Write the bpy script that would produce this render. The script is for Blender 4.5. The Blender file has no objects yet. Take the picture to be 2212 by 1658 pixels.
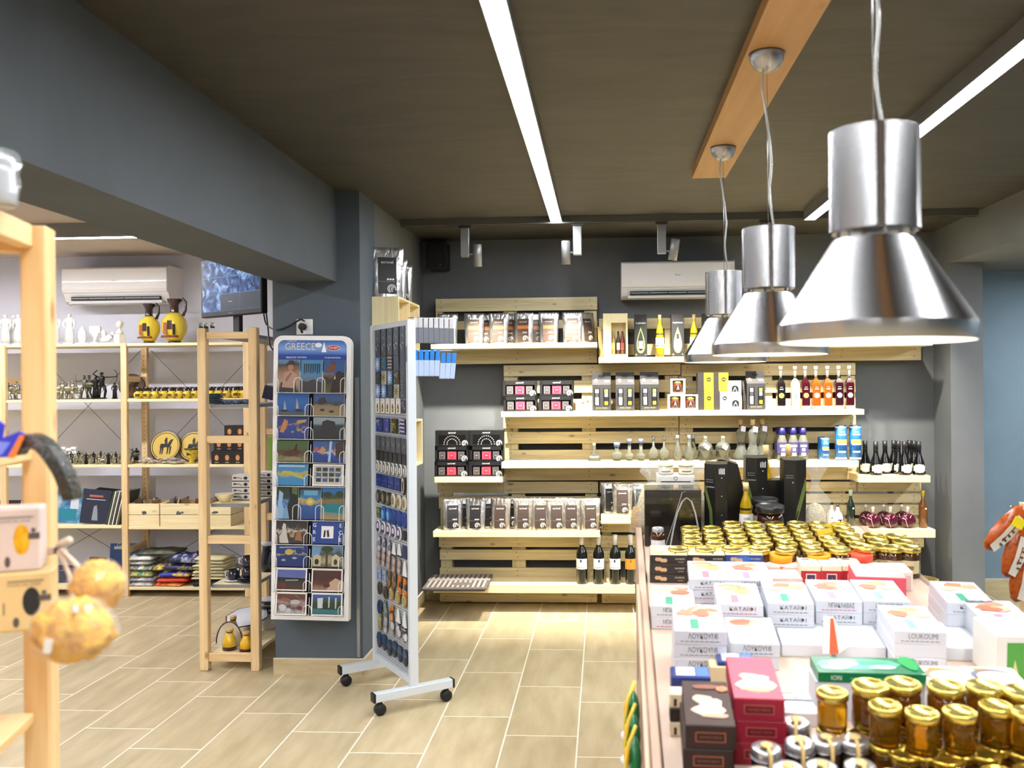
import bpy, math, random
from mathutils import Vector, Matrix, Euler
PI = math.pi
R = random.Random(7)
SC = bpy.context.scene
COL = SC.collection
# ------------------------------------------------------------ camera model
F, H = 1926.0, 1.45
CX, CY = 1195.0, 832.0
YAW, ROLL = math.radians(3.2), 0.0085
_F = Vector((-math.sin(YAW), math.cos(YAW), 0)); _R0 = Vector((math.cos(YAW), math.sin(YAW), 0)); _U0 = Vector((0, 0, 1))
_R = _R0 * math.cos(ROLL) - _U0 * math.sin(ROLL)
_U = _U0 * math.cos(ROLL) + _R0 * math.sin(ROLL)
EYE = Vector((0, 0, H))
def ray(px, py): return _F + _R * ((px - CX) / F) - _U * ((py - CY) / F)
def at_y(px, py, Y): r = ray(px, py); return EYE + r * (Y / r.y)
def at_z(px, py, z): r = ray(px, py); return EYE + r * ((z - H) / r.z)
def at_x(px, py, X): r = ray(px, py); return EYE + r * (X / r.x)
def XY(px, Y, py=900): return at_y(px, py, Y).x
def ZY(py, Y, px=1300): return at_y(px, py, Y).z
def ms(p, Y): return p * Y / F          # pixel length -> metres at depth Y
# ------------------------------------------------------------ materials
def lin(c):
    o = []
    for v in c[:3]:
        v = v / 255.0
        o.append(v / 12.92 if v <= .04045 else ((v + .055) / 1.055) ** 2.4)
    return (o[0], o[1], o[2], 1)
_mc = {}
def M(rgb, rough=.5, metal=0, trans=0, alpha=1, emit=0, ior=1.45, coat=0, name=None):
    k = (tuple(rgb), rough, metal, trans, alpha, emit, ior, coat)
    if k in _mc: return _mc[k]
    m = bpy.data.materials.new(name or 'paint_%d_%d_%d' % tuple(int(x) for x in rgb)); m.use_nodes = True
    b = m.node_tree.nodes['Principled BSDF']
    b.inputs['Base Color'].default_value = lin(rgb)
    b.inputs['Roughness'].default_value = rough; b.inputs['Metallic'].default_value = metal
    b.inputs['Transmission Weight'].default_value = trans; b.inputs['Alpha'].default_value = alpha
    b.inputs['IOR'].default_value = ior; b.inputs['Coat Weight'].default_value = coat
    if emit:
        b.inputs['Emission Color'].default_value = lin(rgb); b.inputs['Emission Strength'].default_value = emit
    _mc[k] = m
    return m
def nodes_mat(name, rough=.5, metal=0):
    m = bpy.data.materials.new(name); m.use_nodes = True
    nt = m.node_tree; b = nt.nodes['Principled BSDF']
    b.inputs['Roughness'].default_value = rough; b.inputs['Metallic'].default_value = metal
    return m, nt, b
def N(nt, t, **kw):
    n = nt.nodes.new(t)
    for k, v in kw.items():
        if k in n.inputs: n.inputs[k].default_value = v
        else: setattr(n, k, v)
    return n
def noise_mat(name, cols, scale=(5, 5, 5), rough=.6, detail=4, nscale=1.0, stops=None, bump=0, metal=0, dist=0, rnd=False, roughvar=0):
    m, nt, b = nodes_mat(name, rough, metal); L = nt.links.new
    tc = N(nt, 'ShaderNodeTexCoord'); mp = N(nt, 'ShaderNodeMapping'); mp.inputs['Scale'].default_value = scale
    L(tc.outputs['Object'], mp.inputs['Vector'])
    if rnd:
        oi = N(nt, 'ShaderNodeObjectInfo'); mu = N(nt, 'ShaderNodeVectorMath', operation='SCALE'); cb = N(nt, 'ShaderNodeCombineXYZ')
        for i in range(3): L(oi.outputs['Random'], cb.inputs[i])
        L(cb.outputs[0], mu.inputs[0]); mu.inputs['Scale'].default_value = 37.0; L(mu.outputs[0], mp.inputs['Location'])
    nz = N(nt, 'ShaderNodeTexNoise'); nz.inputs['Scale'].default_value = nscale; nz.inputs['Detail'].default_value = detail; nz.inputs['Distortion'].default_value = dist
    L(mp.outputs[0], nz.inputs['Vector'])
    cr = N(nt, 'ShaderNodeValToRGB'); els = cr.color_ramp.elements
    if not stops: stops = [.3 + .4 * i / (len(cols) - 1) for i in range(len(cols))]
    els[0].position = stops[0]; els[0].color = lin(cols[0]); els[1].position = stops[-1]; els[1].color = lin(cols[-1])
    for s, c in list(zip(stops, cols))[1:-1]: e = els.new(s); e.color = lin(c)
    L(nz.outputs[0], cr.inputs[0]); L(cr.outputs[0], b.inputs['Base Color'])
    if bump:
        bp = N(nt, 'ShaderNodeBump'); bp.inputs['Strength'].default_value = bump; bp.inputs['Distance'].default_value = .01
        L(nz.outputs[0], bp.inputs['Height']); L(bp.outputs[0], b.inputs['Normal'])
    if roughvar:
        mr = N(nt, 'ShaderNodeMapRange'); mr.inputs['To Min'].default_value = rough - roughvar; mr.inputs['To Max'].default_value = rough + roughvar
        L(nz.outputs[0], mr.inputs['Value']); L(mr.outputs[0], b.inputs['Roughness'])
    return m
def wood(name, c1, c2, axis, knot=None, rough=.55):
    """grain stretched along axis; sparse round knots"""
    m, nt, b = nodes_mat(name, rough); L = nt.links.new
    tc = N(nt, 'ShaderNodeTexCoord'); oi = N(nt, 'ShaderNodeObjectInfo')
    cb = N(nt, 'ShaderNodeCombineXYZ'); mu = N(nt, 'ShaderNodeVectorMath', operation='SCALE'); mu.inputs['Scale'].default_value = 23
    for i in range(3): L(oi.outputs['Random'], cb.inputs[i])
    L(cb.outputs[0], mu.inputs[0]); ad = N(nt, 'ShaderNodeVectorMath', operation='ADD'); L(tc.outputs['Object'], ad.inputs[0]); L(mu.outputs[0], ad.inputs[1])
    mp = N(nt, 'ShaderNodeMapping'); s = [38, 38, 38]; s[axis] = 2.0; mp.inputs['Scale'].default_value = s; L(ad.outputs[0], mp.inputs['Vector'])
    nz = N(nt, 'ShaderNodeTexNoise'); nz.inputs['Scale'].default_value = 1; nz.inputs['Detail'].default_value = 5; nz.inputs['Distortion'].default_value = .6
    L(mp.outputs[0], nz.inputs['Vector'])
    mx = N(nt, 'ShaderNodeMix', data_type='RGBA'); L(nz.outputs[0], mx.inputs['Factor'])
    mr = N(nt, 'ShaderNodeMapRange'); mr.inputs['From Min'].default_value = .35; mr.inputs['From Max'].default_value = .65
    L(nz.outputs[0], mr.inputs['Value']); L(mr.outputs[0], mx.inputs['Factor'])
    mx.inputs['A'].default_value = lin(c1); mx.inputs['B'].default_value = lin(c2)
    mp2 = N(nt, 'ShaderNodeMapping'); s = [11, 11, 11]; s[axis] = 5; mp2.inputs['Scale'].default_value = s; L(ad.outputs[0], mp2.inputs['Vector'])
    vo = N(nt, 'ShaderNodeTexVoronoi'); vo.inputs['Scale'].default_value = 1; L(mp2.outputs[0], vo.inputs['Vector'])
    m2 = N(nt, 'ShaderNodeMapRange'); m2.inputs['From Min'].default_value = .06; m2.inputs['From Max'].default_value = .13; m2.inputs['To Min'].default_value = .75; m2.inputs['To Max'].default_value = 0
    L(vo.outputs['Distance'], m2.inputs['Value'])
    mk = N(nt, 'ShaderNodeMix', data_type='RGBA'); L(m2.outputs[0], mk.inputs['Factor']); L(mx.outputs['Result'], mk.inputs['A'])
    mk.inputs['B'].default_value = lin(knot or (150, 105, 60)); L(mk.outputs['Result'], b.inputs['Base Color'])
    return m
PAL = [wood('pallet_wood_%s' % a, (216, 203, 162), (192, 175, 132), i, (120, 92, 58)) for i, a in enumerate('xyz')]
BRD = [wood('board_wood_%s' % a, (238, 224, 180), (226, 208, 160), i, (190, 158, 105)) for i, a in enumerate('xyz')]
PIN = [wood('pine_wood_%s' % a, (232, 205, 158), (214, 182, 132), i, (150, 98, 55)) for i, a in enumerate('xyz')]
FPI = [wood('front_pine_%s' % a, (240, 205, 150), (226, 186, 128), i, (165, 92, 50)) for i, a in enumerate('xyz')]
# ------------------------------------------------------------ mesh builder
class G:
    def __init__(s): s.v = []; s.f = []; s.mi = []; s.sm = []; s.mats = []; s.X = Matrix()
    def m(s, mat):
        if mat not in s.mats: s.mats.append(mat)
        return s.mats.index(mat)
    def add(s, vs, fs, mat, smooth=False):
        o = len(s.v); s.v += [s.X @ Vector(p) for p in vs]; i = s.m(mat)
        for f in fs: s.f.append([o + k for k in f]); s.mi.append(i); s.sm.append(smooth)
        return s
    def box(s, x0, x1, y0, y1, z0, z1, mat):
        vs = [(x0, y0, z0), (x1, y0, z0), (x1, y1, z0), (x0, y1, z0), (x0, y0, z1), (x1, y0, z1), (x1, y1, z1), (x0, y1, z1)]
        return s.add(vs, [(0, 3, 2, 1), (4, 5, 6, 7), (0, 1, 5, 4), (1, 2, 6, 5), (2, 3, 7, 6), (3, 0, 4, 7)], mat)
    def bb(s, x0, x1, y0, y1, z0, z1, b, mat):
        """box with chamfered edges"""
        b = min(b, (x1 - x0) / 2.2, (y1 - y0) / 2.2, (z1 - z0) / 2.2)
        vs = []; ix = {}
        for i, X in enumerate(((x0, 1), (x1, -1))):
            for j, Y in enumerate(((y0, 1), (y1, -1))):
                for k, Z in enumerate(((z0, 1), (z1, -1))):
                    for a in range(3):
                        p = [X[0] + (0 if a == 0 else b * X[1]), Y[0] + (0 if a == 1 else b * Y[1]), Z[0] + (0 if a == 2 else b * Z[1])]
                        ix[(i, j, k, a)] = len(vs); vs.append(p)
        fs = []
        def q(keys): fs.append([ix[t] for t in keys])
        for i in (0, 1):
            q([(i, 0, 0, 0), (i, 1, 0, 0), (i, 1, 1, 0), (i, 0, 1, 0)]); q([(0, i, 0, 1), (1, i, 0, 1), (1, i, 1, 1), (0, i, 1, 1)]); q([(0, 0, i, 2), (1, 0, i, 2), (1, 1, i, 2), (0, 1, i, 2)])
            for j in (0, 1):
                q([(i, j, 0, 0), (i, j, 1, 0), (i, j, 1, 1), (i, j, 0, 1)]); q([(i, 0, j, 0), (i, 1, j, 0), (i, 1, j, 2), (i, 0, j, 2)]); q([(0, i, j, 1), (1, i, j, 1), (1, i, j, 2), (0, i, j, 2)])
                for k in (0, 1): q([(i, j, k, 0), (i, j, k, 1), (i, j, k, 2)])
        return s.add(vs, fs, mat)
    def lathe(s, prof, n, mat, c=(0, 0, 0), sy=1.0, smooth=True, cap=True):
        vs = []; fs = []; k = len(prof)
        for i in range(n):
            a = 2 * PI * i / n
            for r, z in prof: vs.append((c[0] + r * math.cos(a), c[1] + r * math.sin(a) * sy, c[2] + z))
        for i in range(n):
            j = (i + 1) % n
            for t in range(k - 1):
                fs.append((i * k + t, j * k + t, j * k + t + 1, i * k + t + 1))
        s.add(vs, fs, mat, smooth)
        for t in (0, k - 1):
            if cap and prof[t][0] > 1e-5:
                o = len(s.v) - len(vs); s.f.append([o + i * k + t for i in (range(n) if t else range(n - 1, -1, -1))]); s.mi.append(s.m(mat)); s.sm.append(False)
        return s
    def cyl(s, c, r, h, n, mat, smooth=True): return s.lathe([(r, 0), (r, h)], n, mat, c, 1.0, smooth)
    def tube(s, pts, r, n, mat, cap=True, flat=1.0):
        pts = [Vector(p) for p in pts]; rs = r if isinstance(r, (list, tuple)) else [r] * len(pts)
        vs = []; fs = []
        up = Vector((0, 0, 1)); pn = None
        for i, p in enumerate(pts):
            d = (pts[min(i + 1, len(pts) - 1)] - pts[max(i - 1, 0)]).normalized()
            if pn is None:
                a = up.cross(d)
                if a.length < .1: a = Vector((1, 0, 0)).cross(d)
            else: a = pn - d * pn.dot(d)
            a.normalize(); pn = a; b = d.cross(a)
            for k in range(n):
                t = 2 * PI * k / n; vs.append(p + a * (math.cos(t) * rs[i]) + b * (math.sin(t) * rs[i] * flat))
        for i in range(len(pts) - 1):
            for k in range(n): fs.append((i * n + k, i * n + (k + 1) % n, (i + 1) * n + (k + 1) % n, (i + 1) * n + k))
        if cap: fs.append(list(range(n - 1, -1, -1))); fs.append([(len(pts) - 1) * n + k for k in range(n)])
        return s.add(vs, fs, mat, True)
    def ball(s, c, r, mat, n=10, sc=(1, 1, 1)):
        prof = [(r * math.sin(PI * i / (n // 2 + 2)), -r * math.cos(PI * i / (n // 2 + 2))) for i in range(n // 2 + 3)]
        prof[0] = (0, -r); prof[-1] = (0, r)
        o = len(s.v); s.lathe(prof, n, mat, (0, 0, 0))
        inv = s.X.inverted()
        for i in range(o, len(s.v)):
            p = inv @ s.v[i]; s.v[i] = s.X @ Vector((c[0] + p.x * sc[0], c[1] + p.y * sc[1], c[2] + p.z * sc[2]))
        return s
    def prism(s, poly, ax, a0, a1, mat):
        """poly in the plane normal to axis ax (0:x->(y,z) 1:y->(x,z) 2:z->(x,y))"""
        def P(p, a): return ((a, p[0], p[1]), (p[0], a, p[1]), (p[0], p[1], a))[ax]
        n = len(poly); vs = [P(p, a0) for p in poly] + [P(p, a1) for p in poly]
        fs = [list(range(n)), list(range(2 * n - 1, n - 1, -1))] + [(i, (i + 1) % n, n + (i + 1) % n, n + i) for i in range(n)]
        return s.add(vs, fs, mat)
    # flat prints on a front face (facing -y)
    def fr(s, x0, x1, z0, z1, y, mat): return s.add([(x0, y, z0), (x1, y, z0), (x1, y, z1), (x0, y, z1)], [(0, 1, 2, 3)], mat)
    def fe(s, cx, cz, rx, rz, y, mat, n=16, a0=0): return s.add([(cx + rx * math.cos(a0 + 2 * PI * i / n), y, cz + rz * math.sin(a0 + 2 * PI * i / n)) for i in range(n)], [list(range(n))], mat)
    def fp(s, pts, y, mat): return s.add([(p[0], y, p[1]) for p in pts], [list(range(len(pts)))], mat)
    def ring(s, cx, cz, r0, r1, y, mat, a0=0, a1=2 * PI, n=16):
        vs = []
        for i in range(n + 1):
            a = a0 + (a1 - a0) * i / n
            vs += [(cx + r0 * math.cos(a), y, cz + r0 * math.sin(a)), (cx + r1 * math.cos(a), y, cz + r1 * math.sin(a))]
        return s.add(vs, [(2 * i, 2 * i + 1, 2 * i + 3, 2 * i + 2) for i in range(n)], mat)
    # flat prints on a top face (facing +z)
    def tr(s, x0, x1, y0, y1, z, mat): return s.add([(x0, y0, z), (x1, y0, z), (x1, y1, z), (x0, y1, z)], [(0, 1, 2, 3)], mat)
    def te(s, cx, cy, rx, ry, z, mat, n=14, wob=0, seed=0):
        q = random.Random(seed); vs = []
        for i in range(n):
            k = 1 + wob * q.uniform(-1, 1); vs.append((cx + rx * k * math.cos(2 * PI * i / n), cy + ry * k * math.sin(2 * PI * i / n), z))
        return s.add(vs, [list(range(n))], mat)
    def mesh(s, name):
        me = bpy.data.meshes.new(name); me.from_pydata([tuple(p) for p in s.v], [], s.f)
        for mt in s.mats: me.materials.append(mt)
        me.polygons.foreach_set('material_index', s.mi); me.polygons.foreach_set('use_smooth', s.sm); me.update()
        return me
    def build(s, name, parent=None, bevel=0, seg=2):
        o = bpy.data.objects.new(name, s.mesh(name)); COL.objects.link(o)
        if parent is not None: o.parent = parent
        if bevel:
            b = o.modifiers.new('edge', 'BEVEL'); b.width = bevel; b.segments = seg; b.limit_method = 'ANGLE'
        return o
def tag(o, label, cat, group=None):
    o['label'] = label; o['category'] = cat
    if group: o['group'] = group
    return o
def thing(name, label, cat, loc=(0, 0, 0), rz=0, group=None):
    o = bpy.data.objects.new(name, None); COL.objects.link(o); o.empty_display_size = .05
    o.location = loc; o.rotation_euler = (0, 0, rz); return tag(o, label, cat, group)
def struct(g, name, bevel=0):
    o = g.build(name, None, bevel); o['kind'] = 'structure'; return o
KIDS = {}
def kids(o): return [c for c in o.children]
def clone(o, loc, rz=None, label=None, group=None, rot=None, mat4=None):
    r = o.copy(); COL.objects.link(r)
    def rec(a, b):
        for ch in KIDS.get(a.name, []) :
            c = ch.copy(); COL.objects.link(c); c.parent = b; rec(ch, c)
    rec(o, r)
    put(r, loc, rz, label, group, rot, mat4); return r
def put(r, loc, rz=None, label=None, group=None, rot=None, mat4=None):
    if mat4 is not None:
        r.location = mat4.to_translation(); r.rotation_euler = mat4.to_euler()
    else:
        r.location = loc
        if rot is not None: r.rotation_euler = rot
        elif rz is not None: r.rotation_euler = (0, 0, rz)
    if label: r['label'] = label
    if group: r['group'] = group
    return r
class Proto:
    """first use moves the built thing itself, later uses copy it"""
    def __init__(s, o):
        s.o = o; s.used = False
        def reg(a):
            ks = [c for c in bpy.data.objects if c.parent == a]
            KIDS[a.name] = ks
            for k in ks: reg(k)
        reg(o)
    def at(s, loc=(0, 0, 0), rz=None, label=None, group=None, rot=None, mat4=None):
        if not s.used:
            s.used = True; return put(s.o, loc, rz, label, group, rot, mat4)
        return clone(s.o, loc, rz, label, group, rot, mat4)
_tx = {}
def text_mesh(body, mat, ext=.0):
    k = (body, mat.name, ext)
    if k in _tx: return _tx[k]
    cu = bpy.data.curves.new('t', 'FONT'); cu.body = body; cu.align_x = 'CENTER'; cu.align_y = 'CENTER'; cu.size = 1; cu.extrude = ext; cu.resolution_u = 2
    ob = bpy.data.objects.new('t', cu); COL.objects.link(ob)
    bpy.context.view_layer.update()
    me = bpy.data.meshes.new_from_object(ob.evaluated_get(bpy.context.evaluated_depsgraph_get()))
    bpy.data.objects.remove(ob); me.name = 'lettering'; me.materials.clear(); me.materials.append(mat)
    w = max(v.co.x for v in me.vertices) - min(v.co.x for v in me.vertices); h = max(v.co.y for v in me.vertices) - min(v.co.y for v in me.vertices)
    _tx[k] = (me, w, h); return _tx[k]
def text(body, mat, parent, loc, w=None, h=None, face='front', ext=0, name='lettering', extra=None):
    me, tw, th = text_mesh(body, mat, ext)
    o = bpy.data.objects.new(name, me); COL.objects.link(o); o.parent = parent; o.location = loc
    sx = w / tw if w else h / th; sy = h / th if h else sx
    o.scale = (sx, sy, 1)
    o.rotation_euler = {'front': (PI / 2, 0, 0), 'top': (0, 0, 0), 'right': (PI / 2, 0, PI / 2), 'left': (PI / 2, 0, -PI / 2), 'side90': (PI / 2, PI / 2, 0)}[face]
    if extra: o.rotation_euler = extra
    return o
ORD = ['first', 'second', 'third', 'fourth', 'fifth', 'sixth', 'seventh', 'eighth', 'ninth', 'tenth', 'eleventh', 'twelfth', 'thirteenth', 'fourteenth', 'fifteenth', 'sixteenth', 'seventeenth', 'eighteenth', 'nineteenth', 'twentieth']
WHITE = M((235, 235, 232), .5); BLACK = M((18, 18, 20), .45); DGREY = M((52, 52, 54), .5)
STEEL = M((200, 200, 202), .25, 1); GOLD = M((232, 205, 110), .22, .75)
GLASS = M((235, 245, 240), .03, 0, 1.0, 1, 0, 1.45, name='clear_glass')
# ================================================================ ROOM
CZ = 2.44; YW = 6.02; YL = 6.45
XC = XY(780, 4.44); XCL = XY(591, 4.44); XWL = XC
XR = 2.18; YR = 5.73
def plaster(name, c1, c2, rough=.75):
    return noise_mat(name, [c1, c2], (1, 1, 1), rough, 6, 2.2, [.25, .75], bump=.08, dist=.8)
WALLM = plaster('slate_plaster', (94, 98, 101), (106, 109, 112)); BEAMM = plaster('shaded_slate_plaster', (66, 73, 79), (76, 83, 89))  # beam takes the wall paint darkened, standing in for its weaker light
COLM = plaster('column_plaster', (74, 84, 94), (84, 95, 106))
CEILM = noise_mat('ceiling_plaster', [(50, 48, 43), (64, 61, 54)], (1.2, 4, 1), .6, 7, 2.0, [.3, .7], bump=.15, dist=1.2)
LWALL = plaster('pale_plaster', (208, 210, 222), (216, 218, 230))
LCEIL = M((196, 184, 172), .8)
BLUEM = plaster('blue_plaster', (104, 126, 143), (116, 139, 156))
def floor_mat():
    m, nt, b = nodes_mat('floor_tile', .42); L = nt.links.new
    tc = N(nt, 'ShaderNodeTexCoord'); sp = N(nt, 'ShaderNodeSeparateXYZ'); L(tc.outputs['Object'], sp.inputs[0])
    def mt(op, a, bb=None, c=None):
        n = N(nt, 'ShaderNodeMath', operation=op)
        for i, v in enumerate((a, bb, c)):
            if v is None: continue
            if isinstance(v, (int, float)): n.inputs[i].default_value = v
            else: L(v, n.inputs[i])
        return n.outputs[0]
    W, Lh = TW, 0.602
    u = mt('DIVIDE', mt('SUBTRACT', sp.outputs[0], TX0), W); cu = mt('FLOOR', u)
    v = mt('DIVIDE', mt('ADD', mt('SUBTRACT', sp.outputs[1], TY0), mt('MULTIPLY', cu, Lh * .3383)), Lh); cv = mt('FLOOR', v)
    fu = mt('FRACT', u); fv = mt('FRACT', v)
    du = mt('MULTIPLY', mt('MINIMUM', fu, mt('SUBTRACT', 1.0, fu)), W); dv = mt('MULTIPLY', mt('MINIMUM', fv, mt('SUBTRACT', 1.0, fv)), Lh)
    g = mt('LESS_THAN', mt('MINIMUM', du, dv), .0031)
    cb = N(nt, 'ShaderNodeCombineXYZ'); L(cu, cb.inputs[0]); L(cv, cb.inputs[1])
    wn = N(nt, 'ShaderNodeTexWhiteNoise'); L(cb.outputs[0], wn.inputs['Vector'])
    ad = N(nt, 'ShaderNodeVectorMath', operation='MULTIPLY_ADD'); L(wn.outputs['Color'], ad.inputs[0]); ad.inputs[1].default_value = (9, 9, 9); L(tc.outputs['Object'], ad.inputs[2])
    mp = N(nt, 'ShaderNodeMapping'); mp.inputs['Scale'].default_value = (16, 3.2, 1); L(ad.outputs[0], mp.inputs[0])
    nz = N(nt, 'ShaderNodeTexNoise'); nz.inputs['Scale'].default_value = 1; nz.inputs['Detail'].default_value = 6; L(mp.outputs[0], nz.inputs['Vector'])
    cr = N(nt, 'ShaderNodeValToRGB'); e = cr.color_ramp.elements; e[0].position = .3; e[0].color = lin((168, 153, 118)); e[1].position = .7; e[1].color = lin((195, 180, 146)); L(nz.outputs[0], cr.inputs[0])
    hs = N(nt, 'ShaderNodeHueSaturation'); L(cr.outputs[0], hs.inputs['Color'])
    mv = N(nt, 'ShaderNodeMapRange'); mv.inputs['To Min'].default_value = .95; mv.inputs['To Max'].default_value = 1.05; L(wn.outputs['Value'], mv.inputs['Value']); L(mv.outputs[0], hs.inputs['Value'])
    mx = N(nt, 'ShaderNodeMix', data_type='RGBA'); L(g, mx.inputs['Factor']); L(hs.outputs[0], mx.inputs['A']); mx.inputs['B'].default_value = lin((240, 232, 214)); L(mx.outputs['Result'], b.inputs['Base Color'])
    return m
_t1 = at_z(1271.4, 1303.5, 0); _t2 = at_z(1238.5, 1658, 0); _t3 = at_z(1172.7, 1303.5, 0); _t4 = at_z(1068, 1658, 0)
TX0 = (_t1.x + _t2.x) / 2; TW = TX0 - (_t3.x + _t4.x) / 2; TY0 = at_z(1200, 1402.5, 0).y
TY0 = TY0 - 0.602 * .3383     # column to the left of line B is column -1
FLM = floor_mat()
BASEM = noise_mat('skirting_tile', [(176, 160, 124), (200, 184, 148)], (5, 5, 20), .45, 5, 1.5)
GROUT = M((214, 206, 188), .8)
struct(G().box(-6, 5, -3, 8, -.1, 0, FLM), 'floor')
struct(G().box(-1.45, 5, -3, 8, CZ, CZ + .1, CEILM).box(-6, -1.45, -3, 8, CZ, CZ + .1, LCEIL), 'ceiling')
g = G(); g.box(XWL - .12, XR + .2, YW, YW + .12, 0, CZ, WALLM); struct(g, 'wall_back')
g = G(); g.box(-5.6, XWL - .12, YL, YL + .12, 0, CZ, LWALL); struct(g, 'wall_left_room_back')
g = G(); g.box(-5.6, -5.5, -3, YL, 0, CZ, LWALL); struct(g, 'wall_left_room_side')
g = G(); g.box(XWL - .12, XWL, 4.74, YW, 0, CZ, WALLM); struct(g, 'wall_left')
g = G(); g.box(XWL - .13, XWL - .12, 4.74, YL, 0, CZ, LWALL); struct(g, 'wall_left_lining')
g = G(); g.box(XCL, XWL, 4.44, 4.74, 0, CZ, COLM); struct(g, 'wall_column')
XB0 = at_z(435, 558, at_y(732, 609, 4.44).z).x; ZB = at_y(732, 609, 4.44).z; XB1 = XY(731, 4.44)
g = G(); g.box(XB0, XB1, -3, 4.44, ZB, CZ, BEAMM); struct(g, 'trim_1')       # downstand beam
g = G(); g.box(XR, XR + .20, YR, YW, 0, CZ, WALLM); struct(g, 'wall_right')
g = G(); g.box(XR, 4.6, -3, YR, 2.2, CZ, WALLM); g.box(XR + .2, 4.6, YR, 6.24, 2.2, CZ, WALLM); struct(g, 'trim_2')    # lintel over the side opening
g = G(); g.box(XR + .2, 5, 6.24, 6.34, 0, CZ, BLUEM); struct(g, 'wall_recess')
g = G(); g.box(4.6, 4.7, -3, 6.24, 0, CZ, BLUEM); struct(g, 'wall_far_right')
g = G(); g.box(-6, 5, -3.1, -3, 0, CZ, plaster('rear_plaster', (150, 148, 146), (160, 158, 155))); struct(g, 'wall_rear')
def skirt(nm, x0, x1, y0, y1, z1):
    g = G(); g.box(x0, x1, y0, y1, 0, z1, BASEM); g.box(x0, x1, y0, y1, z1, z1 + .003, GROUT); struct(g, nm)
skirt('baseboard_column', XCL - .008, XWL, 4.428, 4.44, .078)
skirt('baseboard_left', XWL, XWL + .01, 4.43, YW, .078)
skirt('baseboard_back', XWL + .01, XR, YW - .01, YW, .078)
skirt('baseboard_recess', XR + .2, 4.6, 6.23, 6.24, .105)
skirt('baseboard_left_room', -5.5, XWL - .13, YL - .01, YL, .078)
# thin corner profile on the column
g = G(); g.box(XC - .028, XC - .012, 4.428, 4.44, .09, at_y(772, 815, 4.44).z, M((150, 155, 158), .35, .6)); struct(g, 'trim_3')
# ---------------------------------------------------------------- ceiling fittings
EMI = M((250, 252, 255), .4, emit=66, name='led_diffuser'); EML = M((252, 250, 255), .4, emit=125, name='led_diffuser_left_room')
EMR = M((250, 252, 255), .4, emit=150, name='recess_fill_emitter')  # emission of the added, unseen recess strip
ALUG = M((128, 130, 130), .45, .3)
def strip(name, label, x0, x1, y0, y1, zb, zt, em):
    o = thing(name, label, 'light', ((x0 + x1) / 2, (y0 + y1) / 2, zb)); cx, cy = (x0 + x1) / 2, (y0 + y1) / 2
    g = G(); g.box(x0 - cx, x1 - cx, y0 - cy, y1 - cy, .004, zt - zb, ALUG); g.build('housing', o)
    e = .004
    g = G(); g.box(x0 - cx + e, x1 - cx - e, y0 - cy + e, y1 - cy - e, .0035, .006, em); g.build('diffuser', o); return o
p = at_y(1202, 487, 5.24)
strip('linear_ceiling_light', 'long white linear ceiling light running towards the back wall in the middle of the ceiling', p.x - .035, p.x + .035, -2.2, 5.24, CZ - .035, CZ, EMI)
p = at_y(1749, 480, 5.15)
strip('linear_ceiling_light', 'white linear ceiling light in a grey housing at the right, behind the pendant lamps', p.x - .033, p.x + .033, -2.2, 5.15, CZ - .065, CZ, EMI)
xl = at_z(305, 515, CZ - .09)
strip('linear_ceiling_light', 'white linear ceiling light in the left room above the air conditioner', xl.x - 2.6, xl.x, xl.y - .06, xl.y + .0, CZ - .09, CZ, EML)
strip('linear_ceiling_light', 'unseen light strip added to brighten the left room, behind the near shelf', -3.2, -3.13, -1.8, 3.2, CZ - .06, CZ, EML)  # out of view, added as extra light for the left room
strip('linear_ceiling_light', 'unseen light strip added to brighten the side recess at the far right', 3.25, 3.31, 2.5, 5.6, 2.16, 2.2, EMR)  # added out of view to light the blue recess wall
# wooden ceiling plank
p = at_y(1495, 393, 4.15); q = at_y(1568, 393, 4.15)
o = tag(G().box(p.x, q.x, -.6, 4.15, CZ - .04, CZ, wood('ceiling_plank_wood', (190, 146, 92), (180, 136, 82), 1, (170, 125, 72), .5)).build('ceiling_plank'), 'light wooden plank fixed to the ceiling carrying the pendant lamps', 'plank')
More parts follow.
